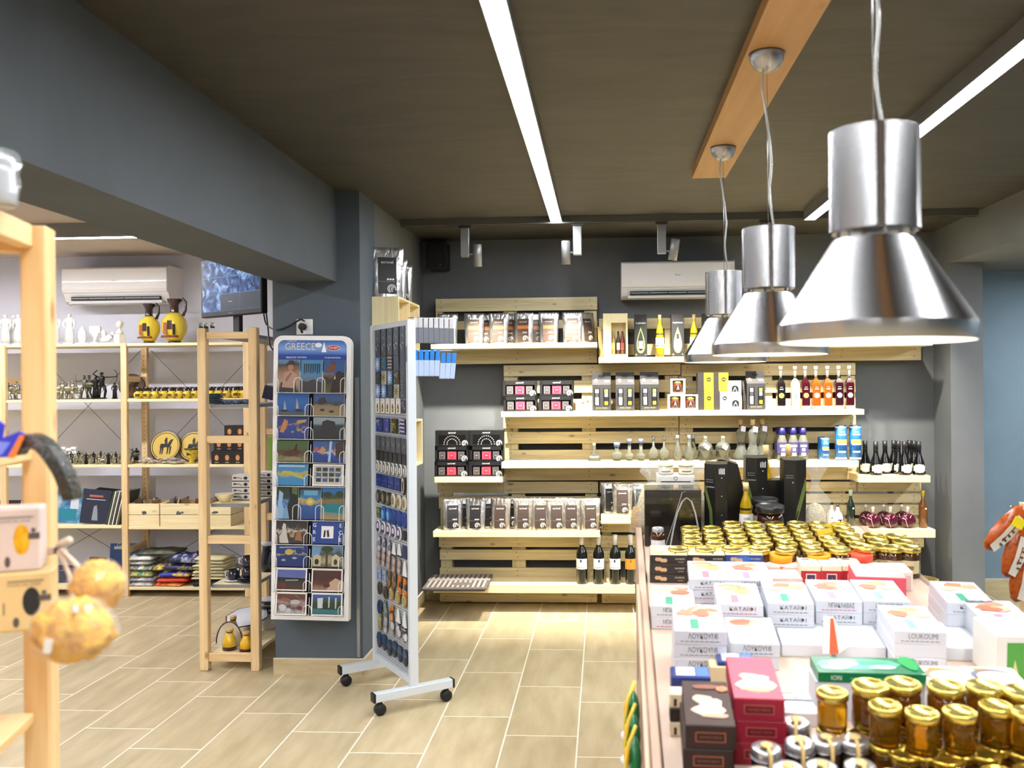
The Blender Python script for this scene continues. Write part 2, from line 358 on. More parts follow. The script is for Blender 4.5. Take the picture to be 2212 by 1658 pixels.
# track
tz = at_y(1400, 478, 5.35).z
TRM = M((96, 96, 92), .5, .2)
TY = 5.22
g = G(); g.box(XWL + .03, XR - .03, TY, TY + .055, CZ - .04, CZ, TRM); g.box(XWL + .03, XR - .03, TY + .015, TY + .04, CZ - .042, CZ - .04, BLACK)
tag(g.build('lighting_track'), 'grey lighting track across the ceiling before the back wall', 'light track')
SPM = M((140, 142, 142), .4, .5); SPD = M((60, 60, 62), .5)
def spot(px_a, px_c, py_c0, py_c1, tilt, label, lean=0):
    ax = XY(px_a, TY, 520); cx = XY(px_c, TY, 540)
    o = thing('track_spotlight', label, 'spotlight', (ax, TY + .027, CZ - .042)); dx = cx - ax
    G().box(-.035, .035, -.02, .02, -.012, 0, SPD).build('track_adapter', o)
    z0 = ZY(497, TY) - CZ + .042; z1 = ZY(549, TY) - CZ + .042
    G().bb(-.026, .026, -.018, .018, z1, -.012, .004, SPM).build('driver_box', o)
    s = 1 if dx > 0 else -1
    G().tube([(s * .02, 0, z1 + .018), (dx, 0, z1 + .018)], .006, 8, SPM).build('arm', o)
    zc = ZY((py_c0 + py_c1) / 2, TY) - CZ + .042; hl = ms(py_c1 - py_c0, TY) / 2
    g = G(); g.X = Matrix.Translation((dx, 0, zc)) @ Matrix.Rotation(lean, 4, 'Y') @ Matrix.Rotation(tilt, 4, 'X')
    g.lathe([(0, hl), (.022, hl), (.0265, hl - .004), (.0265, -hl), (.021, -hl), (.021, -hl + .012), (0, -hl + .012)], 20, SPM); g.build('spot_head', o)
    g = G(); g.X = Matrix.Translation((dx, 0, zc)) @ Matrix.Rotation(lean, 4, 'Y') @ Matrix.Rotation(tilt, 4, 'X')
    g.lathe([(0, -hl + .011), (.0205, -hl + .011)], 16, M((255, 250, 240), .3, emit=20)); g.build('lens', o)
    return Vector((cx, TY + .03, CZ - .042 + zc - hl))
SP = [spot(1003, 1030, 521, 570, .12, 'track spotlight, leftmost of the three, cylinder head to the right of its box'),
      spot(1247, 1222, 517, 568, .12, 'track spotlight with its cylinder head to the left of its box'),
      spot(1430, 1457, 517, 563, .15, 'track spotlight with tilted cylinder head above the air conditioner', .16),
      spot(1655, 1682, 517, 563, .15, 'track spotlight behind the middle pendant lamp', 0)]
def spotlamp(loc, tgt, pw, size, blend=.35, rad=.02, col=(1, .93, .80)):
    l = bpy.data.lights.new('spot_beam', 'SPOT'); l.energy = pw; l.spot_size = math.radians(size); l.spot_blend = blend; l.shadow_soft_size = rad; l.color = col
    o = bpy.data.objects.new('spot_beam', l); COL.objects.link(o); o.location = loc
    o.rotation_euler = (Vector(tgt) - Vector(loc)).to_track_quat('-Z', 'Y').to_euler(); return o
# ---------------------------------------------------------------- pendants
ALU = None
def brushed():
    m, nt, b = nodes_mat('brushed_aluminium', .24, 1.0); L = nt.links.new
    b.inputs['Base Color'].default_value = lin((178, 178, 180))
    b.inputs['Roughness'].default_value = .25; b.inputs['Anisotropic'].default_value = .93; b.inputs['Anisotropic Rotation'].default_value = .25
    tg = N(nt, 'ShaderNodeTangent', direction_type='RADIAL', axis='Z'); L(tg.outputs[0], b.inputs['Tangent'])
    return m
ALU = brushed(); INW = M((240, 236, 228), .4); CORD = M((225, 228, 226), .15, 0, .6)
D = .328
def pendant(px, py_rim, Yp, label, cord_px, canopy_py=None):
    c = at_y(px, py_rim, Yp); o = thing('pendant_lamp', label, 'lamp', c)
    r = D / 2; r1 = .0755; hc = .04 * 0 + ms(1, 1) * 0
    # heights as fractions of the rim diameter, read from the nearest lamp
    zrim = .026 * 1.15; zc = D * .535; zg = D * .575; zt = D * 1.105
    g = G(); g.lathe([(r - .002, 0), (r, .001), (r, zrim)], 64, ALU, cap=False); g.lathe([(r, zrim), (.071, zc)], 64, ALU, cap=False); g.lathe([(.071, zc), (.064, zc)], 64, ALU, cap=False); sh = g.build('lamp_shade', o)
    g = G(); g.lathe([(r - .003, .0), (r - .0045, zrim), (.066, zc - .001), (0, zc)], 64, INW, cap=False); g.build('inner_reflector', sh)
    g = G(); g.lathe([(r1, zg + .001), (r1, zt - .001)], 64, ALU, cap=False); g.lathe([(r1, zt - .001), (r1 - .001, zt), (r1 - .004, zt), (r1 - .006, zt - .002), (0, zt - .002)], 48, ALU); g.lathe([(r1 - .004, zg), (r1 - .006, zg + .004), (0, zg + .02)], 32, ALU); g.build('upper_cylinder', o)
    g = G()
    for k in range(6):
        a = PI / 6 + k * PI / 3; G().cyl((.062 * math.cos(a), .062 * math.sin(a), zc - .002), .004, zg - zc + .012, 8, STEEL).build('spacer_pin', o)
    g = G(); g.cyl((0, 0, zc - .06), .03, .055, 16, WHITE); g.ball((0, 0, zc - .09), .038, M((255, 238, 210), .4, emit=5), 14); g.build('bulb', o)
    top = CZ - .04 - c.z
    g = G(); g.lathe([(.05, top), (.05, top - .006), (.047, top - .02), (.036, top - .04), (.02, top - .05), (0, top - .053)], 32, ALU); g.lathe([(.051, top), (.051, top - .003), (0, top - .003)], 24, SPD); g.build('canopy', o)
    pts = [(x, 0.0, z) for x, z in [(-.012, top - .05), (-.014, top - .1), (-.006, top * .5 + zt * .5 + .1), (.01, top * .4 + zt * .6), (.004, zt + .1), (.017, zt - .002)]]
    # smooth the cord
    out = []
    for i in range(len(pts) - 1):
        a, b_ = Vector(pts[i]), Vector(pts[i + 1]); p0 = Vector(pts[max(0, i - 1)]); p3 = Vector(pts[min(len(pts) - 1, i + 2)])
        for k in range(5):
            t = k / 5; out.append(.5 * ((2 * a) + (b_ - p0) * t + (2 * p0 - 5 * a + 4 * b_ - p3) * t * t + (3 * a - p0 - 3 * b_ + p3) * t ** 3))
    out.append(Vector(pts[-1])); G().tube(out, .0035, 8, CORD).build('power_cord', o)
    G().tube([(0, 0, top - .052), (0, 0, zt - .003)], .0008, 5, STEEL).build('steel_wire', o)
    l = bpy.data.lights.new('bulb_light', 'POINT'); l.energy = 2.6; l.shadow_soft_size = .03; l.color = (1, .94, .84)
    lo = bpy.data.objects.new('bulb_light', l); COL.objects.link(lo); lo.location = (c.x, c.y, c.z + zc - .14)
    return o
pendant(1891, 738, 1.57, 'largest and nearest brushed aluminium pendant lamp, at the right', None)
pendant(1662, 766, 2.60, 'middle one of the three brushed aluminium pendant lamps', None)
pendant(1566, 782, 3.62, 'farthest brushed aluminium pendant lamp, smallest of the three', None)
# ---------------------------------------------------------------- air conditioners
def aircon(px0, px1, py0, py1, Yf, Yb, label, louver=True):
    a = at_y(px0, py1, Yf); b = at_y(px1, py0, Yf); w = b.x - a.x; h = b.z - a.z; d = Yb - Yf
    W_ = M((236, 234, 232), .35, coat=.2)
    o = thing('air_conditioner', label, 'air conditioner', ((a.x + b.x) / 2, Yb, a.z))
    pr = [(0, .03), (-d * .55, 0.0), (-d * .8, .02), (-d * .93, h * .26), (-d, h * .45), (-d, h * .93), (-d * .93, h), (0, h)]
    G().prism(pr, 0, -w / 2, w / 2, W_).build('casing', o, bevel=.006)
    g = G(); g.prism([(-d * .99, h * .3), (-d - .008, h * .4), (-d - .008, h * .95), (-d + .0, h * .96)], 0, -w / 2 + .004, w / 2 - .004, W_); g.build('front_panel', o, bevel=.003)
    g = G(); g.box(-w * .42, w * .42, -d * .94 - .006, -d * .80, h * .10, h * .20, BLACK)
    if louver:
        for i in range(5): g.box(-w * .42 + i * w * .168 + .004, -w * .42 + (i + 1) * w * .168 - .004, -d * .94 - .009, -d * .94 - .004, h * .148, h * .158, WHITE)
    g.build('air_outlet', o)
    G().box(-w * .44, w * .44, -d * .97, -d * .7, h * .01, h * .085, M((205, 205, 205), .4)).build('louver_flap', o)
    text('Gree', M((90, 95, 110), .5), o, (0, -d - .0095, h * .62), h=.012)
    return o
ac = aircon(1342, 1587, 561, 645, 5.80, 6.02, 'white air conditioner on the dark back wall above the shelves')
ac2 = aircon(134, 362, 574, 657, 6.22, 6.45, 'white air conditioner on the pale wall of the left room')
# speaker
a = at_y(922, 581, 5.86); b = at_y(964, 521, 5.86)
o = thing('wall_speaker', 'small black speaker mounted high in the back left corner', 'speaker', ((a.x + b.x) / 2, 5.86, a.z)); w = (b.x - a.x) / 2; h = b.z - a.z
G().bb(-w, w, 0, .15, 0, h, .008, BLACK).build('cabinet', o)
G().box(-w + .01, w - .01, -.004, 0.0, .012, h - .012, noise_mat('speaker_cloth', [(14, 14, 16), (30, 30, 32)], (400, 400, 400), .9)).build('grille', o)
text('JBL', M((120, 120, 120), .5), o, (w * .4, -.0045, .028), w=.015)
G().box(-.015, .015, .15, YW - 5.86, h * .4, h * .6, BLACK).build('bracket', o)
# ================================================================ PALLET SHELVES ON THE BACK WALL
YP = 5.90; YS = 5.665
SHZ = {}
NAIL = M((70, 60, 50), .6, .5)
def pallet(label, slats, ups, boards, yp=YP, group='pallet wood shelves on the back wall'):
    allx = [XY(s[0], yp, s[2]) for s in slats] + [XY(s[1], yp, s[2]) for s in slats]
    cx = (min(allx) + max(allx)) / 2; cz = min(ZY(s[3], yp) for s in slats)
    o = thing('pallet_shelf', label, 'wall shelf', (cx, yp, cz), 0, group)
    for x0, x1, y0, y1 in slats:
        a = at_y(x0, y1, yp); b = at_y(x1, y0, yp); xa, xb = a.x - cx, b.x - cx; za = ZY(y1, yp, (x0 + x1) / 2) - cz; zb = ZY(y0, yp, (x0 + x1) / 2) - cz
        g = G(); g.bb(xa, xb, 0, .019, za, zb, .0015, PAL[0])
        for fx in ([xa + .04, xb - .04] + ([(xa + xb) / 2] if xb - xa > .7 else [])):
            for dz in (.3, .75): g.fe(fx + R.uniform(-.01, .01), za + (zb - za) * dz, .0035, .0035, -.0006, NAIL, 6)
        g.build('slat', o)
    for x0, x1, y0, y1 in ups:
        a = at_y(x0, y1, yp + .02); b = at_y(x1, y0, yp + .02)
        G().bb(a.x - cx, b.x - cx, .0195, YW - yp - .002, a.z - cz, b.z - cz, .0015, PAL[2]).build('upright', o)
    for k, x0, x1, y0, y1, ys in boards:
        xa, xb = XY(x0, ys, y0) - cx, XY(x1, ys, y0) - cx; z1 = ZY(y0, ys, (x0 + x1) / 2); z0 = ZY(y1, ys, (x0 + x1) / 2)
        G().bb(xa, xb, ys - yp, -.0005, z0 - cz, z1 - cz, .002, BRD[0]).build('shelf_board', o)
        SHZ[k] = z1
    return o
pallet('upper left pallet shelf holding the silver coffee pouches', [(941, 1290, 643, 671), (943, 1290, 692, 710), (943, 1290, 755, 785)],
       [(942, 956, 671, 755), (1088, 1116, 671, 755), (1262, 1289, 671, 755)], [('A', 930, 1290, 741, 752, YS)])
pallet('upper middle pallet shelf with olive oil bottles under the air conditioner', [(1294, 1632, 686, 709), (1294, 1632, 742, 766)],
       [(1300, 1328, 709, 770), (1436, 1462, 709, 770), (1604, 1630, 709, 770)], [('B', 1293, 1640, 770, 782, YS)])
pallet('upper right pallet shelf mostly hidden behind the pendant lamps', [(1645, 1990, 640, 668), (1645, 1990, 688, 708), (1645, 1990, 748, 779)],
       [(1645, 1672, 668, 748), (1808, 1836, 668, 748), (1962, 1989, 668, 748)], [('D', 1634, 2015, 738, 748, YS)])
pallet('wide middle pallet shelf unit with two long boards of bottles and gift boxes', [(1088, 1470, 787, 811), (1472, 1848, 785, 811), (1090, 1466, 821, 848), (1468, 1848, 821, 848), (1090, 1466, 861, 886), (1468, 1848, 861, 884),
        (1087, 1466, 899, 924), (1468, 1849, 898, 923), (1090, 1466, 932, 957), (1468, 1849, 932, 957), (1090, 1466, 971, 996), (1468, 1849, 971, 993), (1088, 1465, 1011, 1037), (1467, 1852, 1010, 1036)],
       [(1090, 1118, 811, 1011), (1258, 1286, 811, 1011), (1438, 1465, 811, 1011), (1468, 1496, 811, 1011), (1640, 1668, 811, 1011), (1818, 1847, 811, 1011)],
       [('C1', 1082, 1867, 886, 898, YS), ('C2', 1083, 1855, 996, 1010, YS)], yp=YP - .008)
pallet('lower left pallet shelf with coffee pouches above and wine bottles below', [(945, 1088, 1041, 1064), (1090, 1292, 1040, 1065), (948, 1292, 1072, 1098), (948, 1290, 1160, 1181), (950, 1290, 1187, 1209), (950, 1290, 1226, 1250), (950, 1290, 1282, 1300)],
       [(953, 975, 1065, 1282), (1107, 1134, 1065, 1282), (1266, 1290, 1065, 1282)],
       [('E1', 938, 1085, 1030, 1042, YS), ('E2', 935, 1296, 1147, 1160, YS), ('E3', 936, 1372, 1262, 1281, YS)])
pallet('lower middle pallet shelf partly hidden behind the display table', [(1296, 1640, 1040, 1064), (1296, 1640, 1072, 1096), (1298, 1640, 1131, 1149), (1298, 1640, 1156, 1182), (1298, 1640, 1190, 1212), (1300, 1640, 1283, 1303)],
       [(1302, 1320, 1064, 1283), (1450, 1480, 1064, 1283), (1610, 1638, 1064, 1283)], [('F1', 1298, 1636, 1114, 1131, YS), ('F2', 1376, 1636, 1263, 1281, YS)])
pallet('lower right pallet shelf with small wine bottles and round flasks', [(1644, 1850, 1040, 1061), (1853, 1990, 1043, 1061), (1644, 1990, 1066, 1086), (1644, 1985, 1090, 1112), (1644, 1985, 1120, 1140), (1644, 1996, 1162, 1181), (1660, 1985, 1190, 1212), (1660, 1985, 1226, 1250), (1660, 1990, 1283, 1302)],
       [(1644, 1668, 1061, 1283), (1797, 1826, 1061, 1283), (1952, 1982, 1061, 1283)], [('G1', 1856, 2010, 1027, 1042, YS), ('G2', 1640, 2021, 1143, 1161, YS), ('G3', 1640, 1995, 1263, 1281, YS)])
# ================================================================ GOODS
FOIL = noise_mat('pouch_foil', [(170, 170, 170), (215, 215, 215)], (30, 30, 12), .28, 3, 1.5, bump=.9, metal=.85, dist=.6, rnd=True)
FOILB = noise_mat('pouch_foil_brown', [(170, 160, 148), (215, 208, 198)], (30, 30, 12), .3, 3, 1.5, bump=.9, metal=.8, dist=.6, rnd=True)
def swirl(g, cx, cz, r, y, mat):
    g.ring(cx, cz, r * .82, r, y, mat, -.4, 4.3, 14); g.ring(cx, cz, r * .5, r * .64, y, mat, .3, 5.2, 12); g.ring(cx + r * .1, cz, r * .16, r * .3, y, mat, 0, 5.5, 8)
def pouch(foil, lab, band, w=.132, h=.2, d=.055, lw=.55):
    o = thing('coffee_pouch', 'silver foil coffee pouch', 'pouch')
    g = G(); n = 9; rows = [(0, 1.0, .86), (.012, 1.0, .88), (.25, .95, .9), (.5, .75, .93), (.75, .42, .97), (.9, .12, 1.0), (.93, .04, 1.0), (1.0, .03, 1.0)]
    vs = []; fs = []
    for t, dd, ww in rows:
        for i in range(2 * n):
            s = i / n if i < n else (2 * n - 1 - i) / n; s = (i if i < n else 2 * n - 1 - i) / (n - 1)
            x = (s - .5) * w * ww; yy = (d / 2) * dd * math.sin(PI * (s * .96 + .02)) ** .45 * (-1 if i < n else 1)
            vs.append((x, yy + R.uniform(-1, 1) * .0012 * (1 if 0 < t < 1 else 0), t * h))
    m = 2 * n
    for r in range(len(rows) - 1):
        for i in range(m): fs.append((r * m + i, r * m + (i + 1) % m, (r + 1) * m + (i + 1) % m, (r + 1) * m + i))
    fs.append(list(range(m - 1, -1, -1))); fs.append([(len(rows) - 1) * m + i for i in range(m)])
    g.add(vs, fs, foil, True); g.build('pouch_body', o)
    def yf(z):   # front surface depth at height fraction
        t = z / h
        for (a, da, _), (b, db, _) in zip(rows, rows[1:]):
            if a <= t <= b: return -(d / 2) * (da + (db - da) * (t - a) / (b - a)) - .0022
        return -d / 2
    g = G(); L0, L1 = h * .07, h * .8; x = w * lw / 2; k = 6
    for i in range(k):
        a = L0 + (L1 - L0) * i / k; b = L0 + (L1 - L0) * (i + 1) / k
        g.add([(-x, yf(a), a), (x, yf(a), a), (x, yf(b), b), (-x, yf(b), b)], [(0, 1, 2, 3)], lab)
    def q(x0, x1, z0, z1, mat): g.add([(x0, yf(z0) - .0008, z0), (x1, yf(z0) - .0008, z0), (x1, yf(z1) - .0008, z1), (x0, yf(z1) - .0008, z1)], [(0, 1, 2, 3)], mat)
    if band: q(-x, x, h * .47, h * .58, band)
    for i in range(3): q(x * (-.05 + i * .28), x * (.15 + i * .28), h * .34, h * .375, WHITE)
    q(-x, x * .8, h * .31, h * .314, M((170, 150, 130)))
    zz = h * .17; r = w * .13
    g2 = G(); swirl(g2, x * .45, zz, r, 0, WHITE)
    for v in g2.v: v.y = yf(max(0, v.z)) - .0012
    o2 = g.build('printed_label', o); g2.build('swirl_emblem', o2)
    text('acrovel', WHITE, o, (0, yf(h * .68) - .002, h * .70), w=x * 1.3, extra=(PI / 2 - .15, 0, 0))
    return Proto(o)
P_LIGHT = pouch(FOIL, M((84, 62, 50), .45), M((196, 120, 60), .45))
P_DARK = pouch(FOILB, M((66, 54, 48), .45), None)
P_BLK = pouch(FOIL, M((34, 32, 34), .45), None)
def on(k, px, Y=5.76): return (XY(px, Y, 900), Y, SHZ[k])
GP = 'coffee pouches on the pallet shelves'
for i, x in enumerate((969, 1026, 1079, 1133, 1187, 1238)):
    P_LIGHT.at(on('A', x, 5.74), R.uniform(-.12, .12), 'silver coffee pouch with orange band, %s from the left on the upper left shelf' % ORD[i], GP)
for i, x in enumerate((1048, 1102, 1160)):
    P_LIGHT.at(on('A', x, 5.82), R.uniform(-.3, .3), 'silver coffee pouch with orange band, %s of those standing behind on the upper left shelf' % ORD[i], GP)
P_DARK.at(on('A', 1267, 5.79), .75, 'darker coffee pouch turned sideways at the right end of the upper left shelf', GP)
for i, x in enumerate((976, 1026, 1080, 1129, 1166, 1200, 1233, 1273)):
    pr = (P_BLK, P_BLK, P_DARK, P_DARK, P_DARK, P_DARK, P_DARK, P_DARK)[i]
    pr.at(on('E2', x, 5.72), R.uniform(-.15, .25), 'dark labelled coffee pouch, %s from left, front row of the lower left shelf' % ORD[i], GP)
for i, x in enumerate((1003, 1057, 1106, 1150, 1216, 1284)):
    P_BLK.at(on('E2', x, 5.80), R.uniform(-.3, .5), 'black labelled coffee pouch, %s from left, back row of the lower left shelf' % ORD[i], GP)
P_BLK.at(on('F1', 1318, 5.80), .1, 'coffee pouch standing behind another on the short board beside the table', GP)
P_DARK.at(on('F1', 1343, 5.72), -.05, 'coffee pouch in front on the short board beside the table', GP)
P_BLK.at(on('F1', 1384, 5.77), .1, 'coffee pouch on the short board, half hidden by the display table', GP)
# ---- three-jar gift boxes
BOXK = M((24, 24, 26), .42); GR = M((70, 67, 68), .5); PK = M((168, 44, 68), .5); LG = M((158, 154, 154), .5)
def jar_box(kind=0, w=.218, h=.098, d=.075):
    o = thing('gift_box', 'black gift box', 'gift box'); g = G(); fr_ = .012
    x = w / 2
    g.box(-x, x, .0, d, 0, h, BOXK) if kind == 1 else None
    if kind == 0:
        g.box(-x, x, d - .002, d, 0, h, BOXK); g.box(-x, x, 0, d, 0, .002, BOXK); g.box(-x, x, 0, d, h - .002, h, BOXK)
        g.box(-x, -x + .002, 0, d, 0, h, BOXK); g.box(x - .002, x, 0, d, 0, h, BOXK)
        g.box(-x, x, 0, .0015, h * .72, h, BOXK); g.box(-x, x, 0, .0015, 0, h * .09, BOXK); g.box(-x, -x + w * .08, 0, .0015, 0, h, BOXK); g.box(x - w * .06, x, 0, .0015, 0, h, BOXK)
        g.build('carton', o)
        for i, (cx, c) in enumerate(((-.29, GR), (0, PK), (.28, GR))):
            gg = G(); gg.lathe([(w * .115, 0), (w * .125, .003), (w * .125, h * .6), (w * .115, h * .64), (0, h * .64)], 14, M((40, 30, 28), .15), (w * cx, d * .5, .003))
            j = gg.build('jar', o); gg = G(); ww = w * (.10 if i != 1 else .14)
            gg.bb(w * cx - ww, w * cx + ww, .003, .006, h * .1, h * .64, .001, c); gg.fr(w * cx - ww * .72, w * cx + ww * .72, h * .16, h * .55, .0024, LG)
            gg.fr(w * cx - ww * .66, w * cx + ww * .66, h * .17, h * .54, .0022, c); gg.fr(w * cx - ww * .3, w * cx + ww * .3, h * .36, h * .4, .002, LG); gg.build('jar_label', j)
    else:
        g.build('carton', o); g = G()
        for r_, n_ in ((.24, 13), (.15, 9)):
            for i in range(n_):
                a = PI * i / (n_ - 1); g.fe(w * r_ * math.cos(a), h * .12 + w * r_ * math.sin(a), .004, .004, -.0006, LG, 6)
        g.fr(-x * .8, x * .8, h * .1, h * .72, -.0003, M((14, 14, 16), .2)); g.build('ring_pattern', o)
    g = G(); g.fe(x * .76, h * .17, h * .24, h * .24, -.0007, M((28, 28, 30))) if kind == 0 else None; swirl(g, x * .76, h * .17, h * .2, -.0012, WHITE); g.build('swirl_emblem', o)
    text('acrovel', WHITE, o, (0, -.001, h * .86), w=w * .22)
    return Proto(o)
JB = jar_box(0); JR = jar_box(1)
GB = 'three jar gift boxes'
z = SHZ['C1']; Y = 5.70
for px, lv, lb in ((1124, 0, 'bottom left of four on the long board'), (1201, 0, 'bottom right of four on the long board'), (1123, 1, 'upper left of four on the long board'), (1203, 1, 'upper right of four on the long board')):
    JB.at((XY(px, Y), Y + lv * .004, z + lv * .099), R.uniform(-.02, .02), 'black gift box with grey and pink jars, ' + lb, GB)
z = SHZ['E1']
for px, lv, pr, lb in ((974, 0, JB, 'bottom left of the stack of six'), (1049, 0, JB, 'bottom right of the stack of six'), (975, 1, JB, 'middle left of the stack of six'), (1050, 1, JB, 'middle right of the stack of six')):
    pr.at((XY(px, Y), Y, z + lv * .099), R.uniform(-.015, .015), 'black gift box with grey and pink jars, ' + lb, GB)
for px, lb in ((976, 'left'), (1050, 'right')):
    JR.at((XY(px, Y), Y, z + .198), 0, 'black gift box with dotted arch pattern, top %s of the stack of six' % lb, GB)
# ---- twin bottle carriers
def carrier():
    w, h, d = .118, .245, .075; x = w / 2; CB = M((44, 44, 46), .55)
    o = thing('bottle_carrier_box', 'carrier', 'gift box'); g = G()
    g.bb(-x, x, 0, d, 0, h * .68, .001, CB); g.prism([(0, h * .68), (d, h * .68), (d * .45, h * .82), (d * .45, h), (d * .4, h), (d * .4, h * .82)], 0, -x, x, CB); g.build('carton', o)
    g = G(); g.X = Matrix.Translation((0, d * .395, 0)); g.fe(-.0, h * .91, .022, .011, -.001, M((12, 12, 12)), 14); g.build('handle_hole', o)
    g = G(); g.X = Matrix.Rotation(0, 4, 'X')
    yy = lambda zz: (d * .4 * (zz - h * .68) / (h * .14)) if zz < h * .82 else d * .4
    def st(pts, mat): g.add([(p[0], yy(p[1]) - .0014, p[1]) for p in pts], [list(range(len(pts)))], mat)
    st([(-.035 + .013 * math.cos(a * .5236), h * .785 + .013 * math.sin(a * .5236)) for a in range(12)], M((186, 74, 66), .5)); st([(.02, h * .75), (.05, h * .74), (.05, h * .79), (.02, h * .80)], M((200, 200, 205)))
    g.build('printed_marks', o)
    for s, cols in ((-1, [(236, 232, 224), (236, 232, 224), (60, 60, 60), (236, 232, 224)]), (1, [(208, 166, 44), (25, 25, 25), (130, 130, 128), (150, 160, 70)])):
        g = G(); cx = s * x * .5; g.fr(cx - .018, cx + .018, h * .13, h * .58, -.0008, M((14, 14, 16), .3)); zz = h * .15
        for i, c in enumerate(cols): g.fr(cx - .011, cx + .011, zz, zz + h * .095, -.0014, M(c, .4)); zz += h * .105
        g.build('bottle_window', o)
    text('EXTRA VIRGIN', M((170, 150, 110)), o, (0, -.001, h * .07), w=w * .6)
    return Proto(o)
CR = carrier()
for i, px in enumerate((1300, 1351, 1404)):
    CR.at((XY(px, 5.70), 5.70, SHZ['C1']), R.uniform(-.08, .08), 'dark grey twin bottle carrier box, %s of three beside the stacked jar boxes' % ('left', 'middle', 'right')[i], 'twin bottle carrier boxes')
CR.at((XY(1634, 5.72), 5.72, SHZ['C1']), .12, 'dark grey twin bottle carrier box beside the leaning black cards', 'twin bottle carrier boxes')
# little nougat pack
o = thing('sweets_pack', 'small clear pack of sweets beside the carrier boxes', 'pack', on('C1', 1266, 5.71))
g = G(); g.bb(-.03, .03, -.015, .02, 0, .05, .006, M((232, 222, 205), .4)); g.build('tray', o); g = G()
for i in range(9): g.ball((R.uniform(-.022, .022), R.uniform(-.008, .012), .052 + R.uniform(0, .03)), .011, M(R.choice([(240, 236, 228), (140, 100, 70), (210, 190, 160)]), .4), 8)
g.build('sweets', o)
# honey jar cubes
def cube_jar():
    o = thing('boxed_jar', 'boxed jar', 'boxed jar'); w = .094; x = w / 2; W_ = M((240, 234, 222), .5)
    g = G()
    g.box(-x, x, .06, .062, 0, .1, W_); g.box(-x, x, 0, .062, 0, .012, W_); g.box(-x, x, 0, .062, .09, .1, W_); g.box(-x, -x + .013, 0, .062, .012, .09, W_); g.box(x - .013, x, 0, .062, .012, .09, W_); g.build('carton', o)
    g = G(); g.lathe([(.028, 0), (.031, .004), (.031, .05), (.028, .056)], 18, M((92, 45, 25), .12, coat=.5), (0, .033, .013)); j = g.build('jar', o)
    g = G(); g.cyl((0, .033, .069), .03, .014, 18, GOLD); g.build('lid', j)
    g = G(); g.fp([(-.012, .025), (.012, .025), (.018, .045), (0, .062), (-.018, .045)], -.0, M((30, 20, 18))); g.fp([(-.008, .03), (-.005, .03), (.003, .055), (0, .057)], -.0006, WHITE); g.fp([(.008, .03), (.005, .03), (0, .05), (.002, .055)], -.0006, WHITE); g.build('emblem', o)
    return Proto(o)
CJ = cube_jar(); z = SHZ['C1']
CJ.at((XY(1459, 5.70), 5.70, z), 0, 'jar in a white open carton, bottom left of the little pyramid'); CJ.at((XY(1492, 5.70), 5.70, z), 0, 'jar in a white open carton, bottom right of the little pyramid')
CJ.at((XY(1465, 5.70), 5.70, z + .1005), 0, 'jar in a white open carton, on top of the little pyramid')
# yellow / black tall cartons
def band_box(name, c1, c2):
    o = thing(name, 'x', 'box'); w, d, h = .1, .08, .118; x = w / 2
    g = G(); g.bb(-x, x, 0, d, 0, h, .001, M((46, 42, 40), .45)); g.build('carton', o)
    g = G(); g.fr(-x * .2, x * .98, .001, h - .001, -.0006, M(c1, .5)); g.fe(x * .4, h * .63, .017, .017, -.0012, M((30, 28, 26))); g.ring(x * .4, h * .63, .0145, .0158, -.0016, M(c2), 0, 2 * PI, 14); g.build('label_band', o)
    text('An', M(c2), o, (x * .4, -.0017, h * .63), w=.016); return Proto(o)
BY = band_box('spice_box', (226, 190, 30), (226, 190, 30)); BS = band_box('spice_box', (150, 156, 170), (220, 220, 225))
BY.at((XY(1525, 5.70), 5.70, z), 0, 'black box with yellow band, bottom left of the group of four'); BY.at((XY(1525, 5.70), 5.702, z + .119), .02, 'black box with yellow band, upper left of the group of four')
BS.at((XY(1559, 5.70), 5.70, z), 0, 'black box with silver band, bottom right of the group of four'); BY.at((XY(1557, 5.70), 5.702, z + .119), -.01, 'black box with yellow band, upper right of the group of four')
def white_box():
    o = thing('white_carton', 'x', 'box'); w, h = .085, .092; x = w / 2
    G().bb(-x, x, 0, .07, 0, h, .001, M((232, 228, 218), .5)).build('carton', o)
    g = G(); g.fp([(-.018, .022), (.026, .022), (.026, .05), (.012, .062), (-.006, .062), (-.018, .05)], -.0006, BLACK); g.fp([(-.01, .026), (-.006, .026), (.006, .05), (.002, .052)], -.0012, WHITE); g.fp([(.016, .026), (.012, .026), (.004, .046), (.006, .05)], -.0012, WHITE); g.build('emblem', o); return Proto(o)
WB = white_box(); WB.at((XY(1588, 5.70), 5.70, z), 0, 'white carton with black emblem, lower of two stacked'); WB.at((XY(1587, 5.70), 5.70, z + .0925), .03, 'white carton with black emblem, upper of two stacked')
for i in range(3):
    g = G(); g.bb(-.0012, .0012, 0, .05, 0, .185 - i * .004, .0003, M((26, 26, 28), .35)); g.box(-.0016, -.0012, -.0005, .0, .005, .18 - i * .004, M((190, 185, 175)))
    o = tag(g.build('leaflet'), 'black leaflet leaning against the carrier box, %s from the left' % ORD[i], 'leaflet', 'leaning black leaflets'); o.location = (XY(1609 + i * 2.6, 5.72), 5.73, z); o.rotation_euler = (0, math.radians(-3 - i * 1.5) * -1 * -1, 0)
